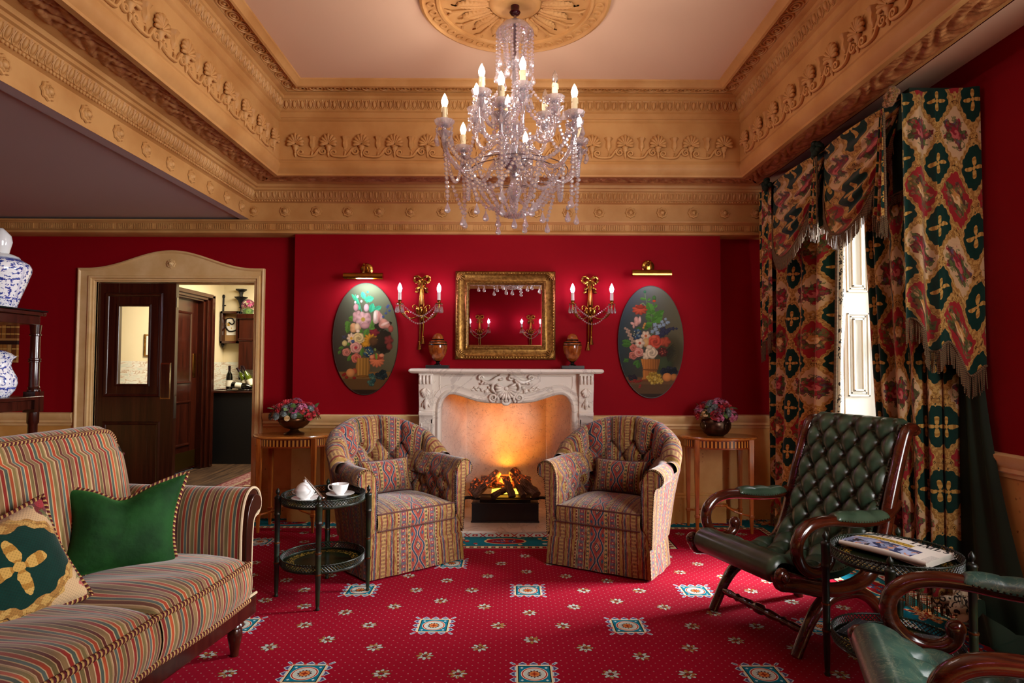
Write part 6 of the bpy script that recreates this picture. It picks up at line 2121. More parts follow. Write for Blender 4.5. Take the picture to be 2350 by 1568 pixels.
def bloom_mb(kind, r, seed):
    g = np.random.RandomState(seed); b = MB()
    if kind == 'rose':
        for ring, (n, rr, tilt) in enumerate(((3, .35, 1.2), (5, .62, .85), (7, .95, .45))):
            for i in range(n):
                a = i * 2 * pi / n + ring * .5 + g.uniform(-.15, .15)
                def fn(U, V, a=a, rr=rr, tilt=tilt):
                    w_ = (U - .5) * 1.25 / max(1, ring) ** .2; rad = r * rr * (.35 + .65 * np.sin(V * pi / 2) * cos(tilt * .4))
                    z = r * (.15 + V * (.9 * sin(tilt) + .1)) - r * .18 * np.abs(U - .5) ** 2 * 4 * V
                    return rad * np.cos(a + w_ * (1.1 - ring * .16)), rad * np.sin(a + w_ * (1.1 - ring * .16)), z
                b.grid(fn, 6, 5)
    elif kind == 'hydrangea':
        for i in range(30):
            z = g.uniform(-.1, 1); a = g.uniform(0, 2 * pi); q = sqrt(max(0, 1 - z * z)); c = np.array([q * cos(a), q * sin(a), z]) * r
            N = Vector(c).normalized(); M = np.array(Matrix.Translation(c) @ N.to_track_quat('Z', 'Y').to_matrix().to_4x4() @ Matrix.Rotation(g.uniform(0, 6), 4, 'Z'))
            for k in range(4):
                a2 = k * pi / 2; s = r * .34
                v = np.array([(0, 0, .0), (s * cos(a2 - .6) * .8, s * sin(a2 - .6) * .8, s * .3), (s * cos(a2) * 1.2, s * sin(a2) * 1.2, s * .12), (s * cos(a2 + .6) * .8, s * sin(a2 + .6) * .8, s * .3)])
                b.add(v @ M[:3, :3].T + M[:3, 3], [(0, 1, 2, 3)])
    elif kind == 'cone':
        b.lathe([(0, 0), (r * .8, r * .1), (r, r * .5), (r * .7, r * .95), (0, r * 1.1)], 10)
        for i in range(50):
            a = i * 2.4; z = (i + .5) / 50; q = sqrt(1 - (z * 2 - 1) ** 2)
            b.ball((q * cos(a) * r, q * sin(a) * r, r * (.55 + (z * 2 - 1) * .6)), r * .13, 5, 4)
    elif kind == 'shell':
        b.lathe([(0, 0), (r * .5, r * .1), (r, r * .5), (r * .95, r * .55), (r * .5, r * .22), (0, r * .2)], 14)
    return b
def leaf_mb(L):
    b = MB(); b.grid(lambda U, V: (U * L, (V - .5) * L * .62 * np.sin(np.clip(U * .96 + .03, 0, 1) * pi) ** .8, .10 * L * np.sin(U * 2.6) + .14 * L * np.abs(V - .5)), 9, 5); return b
PROT = {}
def arrangement(label, loc, rx, rz, seed, palette, n):
    t = thing('flower_arrangement', label, 'flowers', loc)
    g = np.random.RandomState(seed)
    b = MB(); b.lathe([(0, -.02), (rx * .62, -.01), (rx * .72, rz * .2), (rx * .5, rz * .62), (0, rz * .74)], 16); b.build('moss', LEAFM, t, ang=60)
    k = 0
    for i in range(n):
        z = (i + .5) / n; a = i * 2.39996 + g.uniform(-.2, .2); q = sqrt(1 - z * z)
        p = (rx * .86 * q * cos(a), rx * .74 * q * sin(a), rz * .80 * z - .005)
        kind, mat, r = palette[g.randint(len(palette))]
        key = (kind, mat.name)
        nrm = Vector((p[0] / rx ** 2, p[1] / (rx) ** 2, (p[2] + .01) / rz ** 2)).normalized()
        if key not in PROT:
            o = bloom_mb(kind, .034, i + seed).build('bloom', mat, t, ang=180, fix=False); PROT[key] = o
        else: o = copy_part(PROT[key], t, p)
        s = r / .034 * g.uniform(.85, 1.15)
        o.location = p; o.scale = (s, s, s); o.rotation_euler = nrm.to_track_quat('Z', 'Y').to_euler()
    for i in range(14):
        a = i * 2 * pi / 14 + g.uniform(-.2, .2); z = g.uniform(.0, .55)
        p = (rx * .80 * cos(a), rx * .70 * sin(a), rz * z)
        if 'leaf' not in PROT: o = leaf_mb(.06).build('leaf', LEAFM, t, ang=180, fix=False); PROT['leaf'] = o
        else: o = copy_part(PROT['leaf'], t, p)
        s = g.uniform(.7, 1.1)
        o.location = p; o.scale = (s, s, s); o.rotation_euler = (g.uniform(-.5, .5), g.uniform(-.4, .9) * (1 if z < .3 else -1) , a)
    return t
arrangement('red and plum flowers in the footed bronze bowl', (-1.652, 4.765, .845), .185, .135, 4,
            [('rose', FRED, .038), ('rose', FRED, .034), ('rose', FRED, .036), ('hydrangea', FRED, .038), ('hydrangea', FPLUM, .038), ('hydrangea', FPINK, .036), ('cone', FGREY, .026), ('shell', FPEACH, .024)], 46)
arrangement('pink and red flowers in the round copper pot', (1.582, 4.775, .855), .140, .140, 9,
            [('rose', FRED, .038), ('rose', FRED, .034), ('hydrangea', FPINK, .040), ('hydrangea', FPINK, .036), ('hydrangea', FPLUM, .036), ('cone', FGREY, .026), ('hydrangea', FPEACH, .026)], 40)

# ---------------------------------------------------------------- woven floral curtain cloth
m = NM('floral_tapestry_cloth', .85, spec=.12, Sheen_Weight=.2)
x, y, z = m.xyz(m.pat())
W_, H_ = .235, .320
nz = m.noise(m.pat(), 26.0, 3) - .5
nz2 = m.noise(m.vec(x + 3.3, y + 1.7, 0), 26.0, 3) - .5
u = x / W_ + nz * .07; v = y / H_ + nz2 * .05
s = (u * 2 * pi).cos + (v * 2 * pi).cos
scal = (v * 12 * pi).sin * .17 * (u * 10 * pi).cos
s = s + scal
# flower cells alternate red / cream from row to row
par = ((v * .5).fr > .5)
uq = u.fr - .5; vq = v.fr - .5
fr_, ft = m.polar(uq * W_, vq * H_)
cell = m.mix(par, lin('#99272a'), lin('#cdac80'))
vc = m.voro(m.pat(), 40.0, 'Color'); vd = m.voro(m.pat(), 40.0)
rr = m.xyz(vc)
fcol = m.mix(par, m.ramp(rr[0], [(0, '#b08848'), (.3, '#5c6a38'), (.5, '#a85a48'), (.7, '#c9a678'), (.85, '#6c4038')], True), m.ramp(rr[0], [(0, '#a02c34'), (.28, '#5c6a3c'), (.5, '#8c3a48'), (.7, '#6a5468'), (.85, '#b85a50')], True))
fcol = m.mix((vd > .42) * .6, fcol, lin('#3a2418'))
bq = (fr_ < (.068 + (ft * 5.0).cos * .012 + nz * .10)) * (fr_ < .092)
cell = m.mix(bq, cell, fcol)
# central rose: petal rings
r3, t3 = fr_ + nz * .016, ft
rose = (r3 < .030 + (t3 * 6.0).cos * .003)
ringk = ((r3 * 130.0 + t3 * .8).sin > .1)
cell = m.mix(rose, cell, m.mix(ringk, m.mix(par, lin('#c08a4a'), lin('#8c2430')), m.mix(par, lin('#e0bc84'), lin('#c0625c'))))
spr = (r3 > .03) * (r3 < .082) * ((t3 * 4.0 + nz * 9.0).cos.ab > .93)
cell = m.mix(spr * .8, cell, lin('#586636'))
gold = m.mix(m.noise(m.pat(), 60, 2) > .5, lin('#c29a54'), lin('#a1753a'))
col = cell
col = m.mix(s > -.18, col, gold)
col = m.mix((s > .02) * (s < .05), col, lin('#3c2410'))
green = m.mix(m.noise(m.pat(), 30, 2), lin('#06261f'), lin('#0c3a30'))
col = m.mix(s > .50, col, green)
# four-petalled cross in the green cells
ug = ((u + .5).fr - .5) * W_; vg = ((v + .5).fr - .5) * H_
rg, tg = m.polar(ug, vg)
pet = (tg * 2.0).cos.ab
cross = (rg < .014 + (pet * pet * pet) * .042 + (tg * 10.0).cos * .003) * (pet > .55)
col = m.mix(cross, col, m.mix(((rg * 200.0).sin > .3), lin('#c9a052'), lin('#a87a34')))
col = m.mix(rg < .009, col, lin('#c9a052'))
thread = ((x * 900.0).sin * (y * 900.0).sin)
m.col(m.mix((thread > .35) * .25, col, lin('#1a1008')))
m.bump(thread, .15, .002)
FLORAL = m.m
m = NM('leopard_lining', .8)
d = m.voro(m.pat(), 30.0); e = m.noise(m.pat(), 40, 2)
m.col(m.mix((d > .26) * (d < .46) * (e > .40), lin('#cdbb9c'), lin('#21170f')))
LEOP = m.m
m = NM('bullion_fringe', .8)
x, y, z = m.xyz(m.obj())
k = m.noise(m.vec(x * 160, y * 160, z * 4), 1, 0)
tw = m.xyz(m.pat())
m.col(m.ramp((tw[0] * 110.0 + k * .2).fr, [(0, '#6c5432'), (.3, '#561a20'), (.5, '#424a30'), (.72, '#806844')], True))
FRINGE = m.m
m = NM('bottle_green_velvet', .8, Sheen_Weight=.35)
m.col(m.mix(m.noise(m.obj(), 5, 3), lin('#04140a'), lin('#0d2a14'))); m.set('Sheen Tint', lin('#2c5a34'))
DGREEN = m.m

def fringe(pts, drop, parent, step=.0075, r=.0026):
    """a row of twisted strands hanging from a polyline, with its gimp heading"""
    P = np.asarray(pts, float); L = np.r_[0, np.cumsum(np.linalg.norm(np.diff(P, axis=0), axis=1))]
    b = MB(); g = np.random.RandomState(int(L[-1] * 1000))
    for d in np.arange(0, L[-1], step):
        p = np.array([np.interp(d, L, P[:, i]) for i in range(3)])
        k = np.linspace(0, 1, 4)[:, None]
        sw = np.array([g.normal(0, .003), g.normal(0, .003), 0])
        n0 = b.n
        b.tube(p + np.array([0, 0, -drop * g.uniform(.94, 1.04)]) * k + sw * k, [r * .8, r, r, r * .9], 4, caps=False)
        b.P[-1][:, 0] += d
    b.tube(P + np.array([0, 0, .004]), .006, 6)
    return b.build('fringe', FRINGE, parent, ang=60, fix=False)

# panel hung in deep folds between two plan points; returns the sheet function
def panel(name, label, top, bot, z0, z1, nf, amp, parent=None, mat=None, group=None, phase=0.0, width=None, spread=1.0):
    mat = mat or FLORAL
    top = np.array(top, float); bot = np.array(bot, float)
    def fn(U, V):
        k = V ** 1.3
        px = sum(np.interp(U, np.linspace(0, 1, len(top)), top[:, 0]) * (1 - k) for _ in (0,)) + np.interp(U, np.linspace(0, 1, len(bot)), bot[:, 0]) * k
        py = np.interp(U, np.linspace(0, 1, len(top)), top[:, 1]) * (1 - k) + np.interp(U, np.linspace(0, 1, len(bot)), bot[:, 1]) * k
        d = bot[-1] - bot[0] if False else top[-1] - top[0]
        n = np.array([-d[1], d[0]]) / np.linalg.norm(d)
        ph = U * nf * 2 * pi + phase + .5 * np.sin(V * 3 + U * 5)
        a = amp * (.75 + .25 * np.sin(U * 9.1)) * (.85 + .25 * V)
        w_ = np.sin(ph) + .22 * np.sin(2 * ph + 1)
        tx = d / np.linalg.norm(d)
        return px + n[0] * a * w_ + tx[0] * a * .35 * np.cos(ph), py + n[1] * a * w_ + tx[1] * a * .35 * np.cos(ph), z0 + (z1 - z0) * V
    return fn

def curtain(name, label, fn, nu, nv, wid, hgt, mat, hem=None):
    t = thing(name, label, 'curtain')
    b = MB(); b.grid(fn, nu, nv, pat=lambda U, V: (U * wid, -V * hgt, 0 * U)); c = b.build('cloth', mat, t, ang=180, fix=False)
    if hem:
        U = np.linspace(0, 1, 160); V = np.ones(160)
        p = np.stack(fn(U, V * 1.0), 1)
        fringe(p, hem, t)
    return t
PZ = 2.615
# far pair of the window
fn = panel('', '', [(2.04, 4.86), (2.03, 4.42), (2.14, 4.02)], [(2.12, 4.95), (2.02, 4.60), (2.13, 4.06)], 2.55, .10, 5.5, .052)
tc = curtain('curtain', 'floral tapestry curtain on the fireplace side of the window, leopard lining turned out', fn, 220, 60, 1.75, 2.45, FLORAL, .085)
b = MB()
lead = lambda V: [float(q) for q in fn(np.array(1.0), np.array(V))]
rows = []
for V in np.linspace(0, 1, 60):
    p = lead(V); w_ = .035 + .006 * sin(V * 22)
    rows.append([(p[0], p[1], p[2]), (p[0] + .018, p[1] - .018, p[2]), (p[0] + .025 + w_ * .5, p[1] - .01 - .012 * sin(V * 9), p[2]), (p[0] + w_ + .03, p[1] + .025, p[2])])
b.ring(rows, pats=[[(0, -2.45 * V, 0), (.03, -2.45 * V, 0), (.10, -2.45 * V, 0), (.19, -2.45 * V, 0)] for V in np.linspace(0, 1, 60)]); b.build('leopard_lining', LEOP, tc, ang=180, fix=False)
b = MB(); b.tube([np.array(lead(V)) + np.array([-.004, -.004, 0]) for V in np.linspace(0, 1, 60)], .012, 7); b.build('edge_cord', FRINGE, tc)
# near pair, returning to the wall towards the camera
fn = panel('', '', [(2.06, 3.60), (2.01, 3.38), (2.03, 3.19), (2.13, 3.12), (2.27, 3.10)], [(2.16, 3.55), (2.08, 3.36), (2.07, 3.20), (2.15, 3.12), (2.27, 3.10)], 2.55, .10, 6.5, .038)
tn = curtain('curtain', 'floral tapestry curtain behind the green leather chair, nearer the camera', fn, 240, 60, 1.85, 2.45, FLORAL, .085)
b = MB()
rows = []
for V in np.linspace(.30, 1, 40):
    p = [float(q) for q in fn(np.array(1.0), np.array(V))]
    k = (V - .3) / .7
    rows.append([(p[0] - .02, p[1], p[2] + .0), (p[0] - .02 - .04 * k, p[1] - .05 - .03 * k, p[2]), (p[0] - .03, p[1] - .10 - .10 * k, p[2]), (p[0] - .0, p[1] - .12 - .16 * k, p[2] - .06 * k)])
b.ring(rows, pats=[[(0, -V, 0), (.08, -V, 0), (.16, -V, 0), (.24, -V, 0)] for V in np.linspace(.3, 1, 40)])
# dark velvet under-curtain spilling towards the camera
def spill(U, V):
    y = 3.125 - .13 * U - .36 * U * V ** 2.4
    return 2.262 - .012 * np.sin(U * 16) - .06 * V * V * np.sin(U * pi), y, 1.95 - V * 1.935 - 0 * U
t = thing('under_curtain', 'plain bottle green velvet under-curtain beside the floral curtain', 'curtain')
q = MB(); q.grid(spill, 40, 50); q.build('cloth', DGREEN, t, ang=180, fix=False)
q = MB(); q.grid(lambda U, V: (2.20 - .18 * np.sin(V * pi) * (1 - U * .3) + .02 * np.sin(V * 17), 2.90 - .40 * V, .03 + .07 * (1 - U) * np.abs(np.sin(V * 8 + U * 3)) ** .7 + .10 * (1 - U) ** 2), 16, 36); q.build('trailing_hem', DGREEN, t, ang=180, fix=False)
# floor puddles of lining at the near curtain
t = thing('leopard_hem', 'leopard print lining gathered on the floor under the near curtain', 'curtain lining')
q = MB(); q.grid(lambda U, V: (2.08 + .17 * U + .015 * np.sin(V * 20), 3.0 - .02 * U + .16 * (V - .5) - .03 * np.sin(U * 9),   .01 + .20 * (1 - np.abs(V - .5) * 1.1) * (.6 + .4 * U) + .03 * np.sin(V * 21 + U * 4) ** 2), 20, 30, pat=lambda U, V: (U * .3, V * .6, 0 * U)); q.build('cloth', LEOP, t, ang=180, fix=False)

# ---------------------------------------------------------------- pelmet, swags and tails
t = thing('pelmet', 'dark green pelmet with straight fringed valance behind the swags', 'pelmet', (0, 0, 0))
b = MB(); b.bb(1.985, 2.29, 3.03, 4.66, 2.60, 2.64); b.bb(1.985, 2.0, 3.03, 4.66, 2.46, 2.60); b.bb(2.0, 2.29, 3.03, 3.045, 2.46, 2.60); b.build('board', DGREEN, t)
def val(U, V):
    return 2.015 + .012 * np.sin(U * 60), 3.06 + 1.58 * U, 2.60 - V * .46
b = MB(); b.grid(val, 120, 8); b.build('valance', DGREEN, t, ang=180, fix=False)
fringe([(2.008, y, 2.145) for y in np.linspace(3.06, 4.64, 30)], .045, t)

def swag_cloth(y0, y1, sag, skew, lab):
    """draped swag between hooks at y0 (near) and y1 (far)"""
    t = thing('swag', lab, 'swag')
    def fn(U, V):
        y = y0 + (y1 - y0) * U
        # gathered at the hooks: rows bunch together at both ends
        dep = sag * V ** .9
        c = np.sin(np.clip(U + skew * U * (1 - U), 0, 1) * pi) ** .55
        fold = .5 + .5 * np.cos(V * 6 * 2 * pi)
        x = 1.995 - (.020 + .050 * V) * c - .034 * fold * c ** .7 - .02 * np.sin(U * pi)
        z = PZ - .03 * V * (1 - c) * 2 - dep * c - .016 * fold * c
        y = y + (.5 - U) * .10 * V * (1 - c)
        return x, y, z
    b = MB(); b.grid(fn, 70, 110, pat=lambda U, V: (U * .52 + .03 * V, -V * .52, 0 * U)); cl = b.build('cloth', FLORAL, t, ang=180, fix=False)
    U = np.linspace(.02, .98, 110); p = np.stack(fn(U, np.ones(110)), 1)
    fringe(p, .085, t)
    return t
H0, H1, H2 = 3.09, 3.86, 4.62
swag_cloth(H1 - .015, H2, .60, .0, 'floral swag nearest the fireplace wall')
swag_cloth(H0, H1 + .015, .60, .0, 'floral swag in the middle of the window pelmet')
for y, lab in ((H0, 'dark rosette knot on the pelmet corner nearest the camera'), (H1, 'dark rosette knot where the two swags meet'), (H2, 'dark rosette knot at the fireplace end of the pelmet')):
    k = thing('rosette_knot', lab, 'rosette', (1.95, y, PZ + .005))
    b = MB()
    g = np.random.RandomState(int(y * 100))
    for i in range(11):
        a = i * 2 * pi / 11
        b.ball((-.02 + g.uniform(-.015, .015), .034 * cos(a), .034 * sin(a)), (.022, .020, .020), 8, 6)
    b.ball((-.035, 0, 0), (.022, .024, .024), 10, 8)
    b.build('puff', FLORAL if y == H0 else DGREEN, k, ang=180)
# narrow fringed jabots falling from the knots
def jabot(y, z1, w_, lab, amp=.016):
    t = thing('jabot', lab, 'jabot')
    def fn(U, V):
        w2 = w_ * (.35 + .65 * V)
        return 1.925 - .02 * V - amp * np.sin(U * 3 * 2 * pi) * (.4 + V), y + (U - .5) * w2, PZ - .03 - V * (PZ - .03 - z1 - .10 * np.abs(U - .3))
    b = MB(); b.grid(fn, 40, 40, pat=lambda U, V: (U * .30, -V * 1.0 - .15, 0 * U)); b.build('cloth', FLORAL, t, ang=180, fix=False)
    p = np.stack(fn(np.linspace(0, 1, 40), np.ones(40)), 1); fringe(p, .08, t)
    p = np.stack(fn(np.zeros(40), np.linspace(.05, 1, 40)), 1); fringe(p, .07, t)
    return t
jabot(H0 + .07, 1.98, .10, 'fringed edge falling beside the big tail')
jabot(H1, 2.10, .09, 'short fringed fall between the two swags')
# tails: the near one turns the corner and faces the camera; the far one hangs by the wall
def tail(top_a, top_b, za, zb, nf, amp, wid, lab, far=False):
    t = thing('curtain_tail', lab, 'tail')
    a, c = np.array(top_a, float), np.array(top_b, float)
    d = c - a; n = np.array([-d[1], d[0]]) / np.linalg.norm(d)
    def fn(U, V):
        f = np.clip(1 - U / .34, 0, 1) if not far else np.ones_like(U)
        ph = U * nf * 2 * pi
        off = amp * np.sin(ph) * (.5 + .5 * V) * np.where(U < .42, 1, .22) if not far else amp * np.sin(ph) * (.5 + .5 * V)
        zz = za + (zb - za) * U + (.05 * np.sin(U * 14) if not far else 0)
        return a[0] + d[0] * U + n[0] * off, a[1] + d[1] * U + n[1] * off, PZ - V * (PZ - zz)
    b = MB(); b.grid(fn, 90, 60, pat=lambda U, V: (U * wid + .0, -V * (PZ - 1.3) + .06, 0 * U)); b.build('cloth', FLORAL, t, ang=180, fix=False)
    p = np.stack(fn(np.linspace(0, 1, 120), np.ones(120)), 1); fringe(p, .105, t)
    return t
tail((1.945, 3.03), (2.280, 2.955), 1.46, 1.20, 4.0, .030, .52, 'long floral tail facing the camera beside the crimson wall')
tail((1.955, 4.82), (1.965, 4.62), 1.38, 1.50, 2.0, .022, .34, 'narrow floral tail at the fireplace end of the pelmet', True)

# ---------------------------------------------------------------- the windows: panelled shutters, sash, reveal
GLASS = NM('window_glass', .02)
tr = GLASS.node('BsdfTransparent'); gy = GLASS.node('BsdfGlossy'); gy.inputs['Roughness'].default_value = .02
mx = GLASS.node('MixShader'); mx.inputs[0].default_value = .06
GLASS.nt.links.new(tr.outputs[0], mx.inputs[1]); GLASS.nt.links.new(gy.outputs[0], mx.inputs[2]); GLASS.nt.links.new(mx.outputs[0], GLASS.nt.nodes['Material Output'].inputs[0])
GLASS = GLASS.m
for i, (y0, y1, z0, z1) in enumerate(WIN):
    XG = 2.56
    b = MB()
    b.bb(XW, XG + .1, y0 - .02, y0, z0, z1); b.bb(XW, XG + .1, y1, y1 + .02, z0, z1); b.bb(XW - .02, XG + .1, y0, y1, z0 - .03, z0); b.bb(XW, XG + .1, y0, y1, z1, z1 + .02)
    t = struct(b.build('window_%d' % (i + 1), WHITE, ang=0), 'tall sash window with white panelled shutters', 'window')
    for yy, s in ((y1, -1), (y0, 1)):
        b = MB()
        b.bb(XW + .005, XG - .06, min(yy, yy + s * .018), max(yy, yy + s * .018), z0, z1)
        for za, zb in ((z0 + .08, z0 + .62), (z0 + .72, z0 + 1.34), (z0 + 1.44, z1 - .08)):
            for k, (ins, dep) in enumerate(((.028, .026), (.048, .022), (.066, .030))):
                xa, xb = XW + .005 + ins, XG - .06 - ins
                f = [(xa, za + ins), (xb, za + ins), (xb, zb - ins), (xa, zb - ins)]
                for (p, q), (p2, q2) in zip(f, f[1:] + f[:1]):
                    w_ = .006
                    b.bb(min(p, p2) - w_, max(p, p2) + w_, min(yy + s * .012, yy + s * dep), max(yy + s * .012, yy + s * dep), min(q, q2) - w_, max(q, q2) + w_)
        b.build('shutter', WHITE, t, ang=0, bevel=.002)
    b = MB()
    zm = (z0 + z1) / 2 + .05
    for z_a, z_b in ((z0, z0 + .07), (zm - .02, zm + .02), (z1 - .05, z1)): b.bb(XG, XG + .04, y0, y1, z_a, z_b)
    for y_a, y_b in ((y0, y0 + .05), (y1 - .05, y1), ((y0 + y1) / 2 - .01, (y0 + y1) / 2 + .01)): b.bb(XG, XG + .04, y_a, y_b, z0, z1)
    b.build('sash', WHITE, t, ang=0)
    b = MB(); b.quad((XG + .02, y0, z0), (XG + .02, y1, z0), (XG + .02, y1, z1), (XG + .02, y0, z1)); b.build('pane', GLASS, t, ang=0)

# floral cushion on the sofa, made of the same cloth
t = thing('floral_cushion', 'floral tapestry cushion with a gold cross on green, tipped on its corner', 'cushion')
t.matrix_world = Matrix.Translation((-1.60, 2.0, .580)) @ Matrix.Rotation(RD(64), 4, 'Z') @ Matrix.Rotation(RD(-24), 4, 'X') @ Matrix.Rotation(RD(77), 4, 'Y')
cushion_mb(.38, .38, .16, 34, pinch=.88, pat_s=.60, pat_o=(.121, .206)).build('cover', FLORAL, t, ang=80)
b = MB(); b.tube(cushion_edge(.385, .385, .88), .0085, 8, closed=True); b.build('cord', CORD, t)

# ---------------------------------------------------------------- door leaf in the case
PANE = NM('door_glass', .02, spec=.5)
tr = PANE.node('BsdfTransparent'); gy = PANE.node('BsdfGlossy'); gy.inputs['Roughness'].default_value = .02
mx = PANE.node('MixShader'); mx.inputs[0].default_value = .07
PANE.nt.links.new(tr.outputs[0], mx.inputs[1]); PANE.nt.links.new(gy.outputs[0], mx.inputs[2]); PANE.nt.links.new(mx.outputs[0], PANE.nt.nodes['Material Output'].inputs[0])
PANE = PANE.m
OAK = wood('dark_stained_oak', '#1a0904', '#44200f', .28, 4, axis=2, stretch=.05, coat=.4)
BRASSP = plain('pale_brass', '#b8a878', .25, 1.0)
y0, y1 = 5.120, 5.165
dx0, dx1 = -3.414, -2.772
b = MB()
gx0, gx1, gz0, gz1 = -3.243, -2.984, 1.076, 1.730
b.bb(dx0, gx0, y0, y1, .012, 1.918); b.bb(gx1, dx1, y0, y1, .012, 1.918); b.bb(gx0, gx1, y0, y1, .012, gz0); b.bb(gx0, gx1, y0, y1, gz1, 1.918)
t = struct(b.build('door_1', OAK, ang=0, bevel=.002), 'dark oak door leaf with glazed upper panel', 'door')
def mould(x0, x1, z0, z1, yy, w_, d, par, nm='panel_moulding', mat=None):
    b = MB()
    prof = [(0, 0), (.25 * w_, d), (.6 * w_, d * .9), (w_, d * .2), (w_, 0)]
    b.ring([[(xx, yy - dd, zz) for xx, zz in ((x0 + o, z0 + o), (x1 - o, z0 + o), (x1 - o, z1 - o), (x0 + o, z1 - o), (x0 + o, z0 + o))] for o, dd in prof])
    return b.build(nm, mat or OAK, par, ang=40)
mould(gx0 - .012, gx1 + .012, gz0 - .012, gz1 + .012, y0, .02, .012, t); mould(-3.352, -2.878, .975, 1.836, y0, .030, .016, t); mould(-3.352, -2.878, .15, .775, y0, .030, .016, t)
b = MB(); b.quad((gx0, 5.142, gz0), (gx1, 5.142, gz0), (gx1, 5.142, gz1), (gx0, 5.142, gz1)); b.build('glass_pane', PANE, t, ang=0)
b = MB(); b.bb(-2.884, -2.798, y0 - .004, y0, .958, 1.258); b.bb(-2.878, -2.804, y0 - .006, y0 - .002, .964, 1.252)
b.build('push_plate', [BRASSP], t, bevel=.001)
b = MB(); b.bb(-2.874, -2.808, y0 - .0075, y0 - .005, .970, 1.246); b.build('plate_inlay', OAK, t)
b = MB(); b.bb(dx1 - .001, dx1 + .003, y0 + .008, y1 - .008, .80, .98); b.bb(dx1 - .001, dx1 + .003, y0 + .008, y1 - .008, 1.72, 1.80); b.build('latch', plain('worn_steel', '#8a8884', .3, 1.0), t)

# ---------------------------------------------------------------- passage beyond
m = NM('cream_wall_paint', .7, spec=.2); m.col(m.mix(m.noise(m.obj(), 2, 3), lin('#d2c29a'), lin('#e3d6b2'))); CREAMW = m.m
m = NM('veined_marble_dado', .3)
x, y, z = m.xyz(m.obj()); n = m.noise(m.vec(x * 1.2 + y * 1.2, 0, z * 6), 3.0, 5, .6, .8)
m.col(m.ramp(n, [(.3, '#b9c2b4'), (.47, '#dedac8'), (.5, '#a98a68'), (.54, '#e2dfd0'), (.7, '#c3cabd')]))
MARB2 = m.m
m = NM('worn_floorboards', .45)
x, y, z = m.xyz(m.obj()); n = m.noise(m.vec(x * 18, y * 1.5, 0), 1.5, 4)
m.col(m.mix((x / .14).fr < .04, m.mix(n.ss(.3, .7), lin('#2a1a10'), lin('#58402a')), lin('#120a06'))); BOARDS = m.m
PXL, PYE, PXR, PZC = -3.80, 8.20, -1.90, 2.62
b = MB(); b.quad((-4.6, 5.26, -.002), (PXR, 5.26, -.002), (PXR, PYE, -.002), (-4.6, PYE, -.002)); b.quad((DX0, 5.0, .003), (DX1, 5.0, .003), (DX1, 5.26, .003), (DX0, 5.26, .003))
struct(b.build('floor_passage', BOARDS, ang=0, fix=False), 'dark worn floorboards of the passage', 'floor')
b = MB()
for za, zb, mi in ((0, .92, 1), (.92, 1.275, 2), (1.275, PZC, 0)):
    b.quad((PXL, 5.26, za), (PXL, PYE, za), (PXL, PYE, zb), (PXL, 5.26, zb), mi=mi)
    b.quad((PXL, PYE, za), (PXR, PYE, za), (PXR, PYE, zb), (PXL, PYE, zb), mi=mi)
    b.quad((PXR, 5.26, za), (PXR, PYE, za), (PXR, PYE, zb), (PXR, 5.26, zb), mi=mi)
b.quad((PXL, 5.26, PZC), (PXR, 5.26, PZC), (PXR, PYE, PZC), (PXL, PYE, PZC))
b.quad((PXL, 5.262, 0), (DX0, 5.262, 0), (DX0, 5.262, PZC), (PXL, 5.262, PZC)); b.quad((DX1, 5.262, 0), (PXR, 5.262, 0), (PXR, 5.262, PZC), (DX1, 5.262, PZC)); b.quad((DX0, 5.262, DZ), (DX1, 5.262, DZ), (DX1, 5.262, PZC), (DX0, 5.262, PZC))
struct(b.build('wall_passage', [CREAMW, DARKWOOD, MARB2], ang=0, fix=False), 'cream passage walls over a marbled dado', 'wall')
b = MB(); b.bb(PXL, PXL + .03, 6.70, 7.46, .02, 2.0)
t = struct(b.build('door_2', MAHOG, ang=0), 'mahogany swing door in the passage with brass plates', 'door')
def mould_x(ya, yb, z0, z1, X, par):
    b = MB()
    b.ring([[(X + dd, yy, zz) for yy, zz in ((ya + o, z0 + o), (yb - o, z0 + o), (yb - o, z1 - o), (ya + o, z1 - o), (ya + o, z0 + o))] for o, dd in [(0, 0), (.008, .014), (.018, .012), (.03, .002)]])
    b.build('panel_moulding', MAHOG, par, ang=40)
mould_x(6.80, 7.32, 1.02, 1.86, PXL + .03, t); mould_x(6.80, 7.32, .30, .82, PXL + .03, t)
b = MB(); b.bb(PXL + .03, PXL + .036, 7.36, 7.43, 1.09, 1.37); b.build('push_plate', BRASS, t, bevel=.004)
b = MB(); b.bb(PXL + .03, PXL + .034, 6.72, 7.45, .04, .23); b.build('kick_plate', plain('tarnished_brass', '#5a4418', .4, .9), t)
b = MB()
for k, (o, d) in enumerate(((0, .10), (.04, .13), (.10, .16), (.13, .12))):
    ya = 7.46 + o
    b.bb(PXL, PXL + d, ya, ya + .07, 0, 2.02 + o * .6); b.bb(PXL, PXL + d, 6.5, ya + .07, 2.0 + o * .5, 2.04 + o * .5)
b.build('architrave', MAHOG, t, ang=0, bevel=.004)
t = thing('small_picture', 'small gilt framed picture seen through the door glass', 'picture', (PXL + .003, 6.49, 1.44))
b = MB(); b.bb(0, .014, -.07, .07, -.115, .115); b.build('frame', GILT, t)
b = MB(); b.bb(.012, .016, -.055, .055, -.10, .10); b.build('print', PAGE, t)
b = MB()
for z in (.06, 0, -.06): b.ball((.016, 0, z), (.002, .014, .018), 8, 6)
b.build('printed_specimen', INK, t)
t = thing('bar_counter', 'black counter in the passage with wine bottles on it', 'counter', (0, 0, 0))
b = MB(); b.bb(-3.74, -1.95, 7.80, 8.19, 0, .885); b.build('body', plain('black_lacquer', '#040303', .5), t)
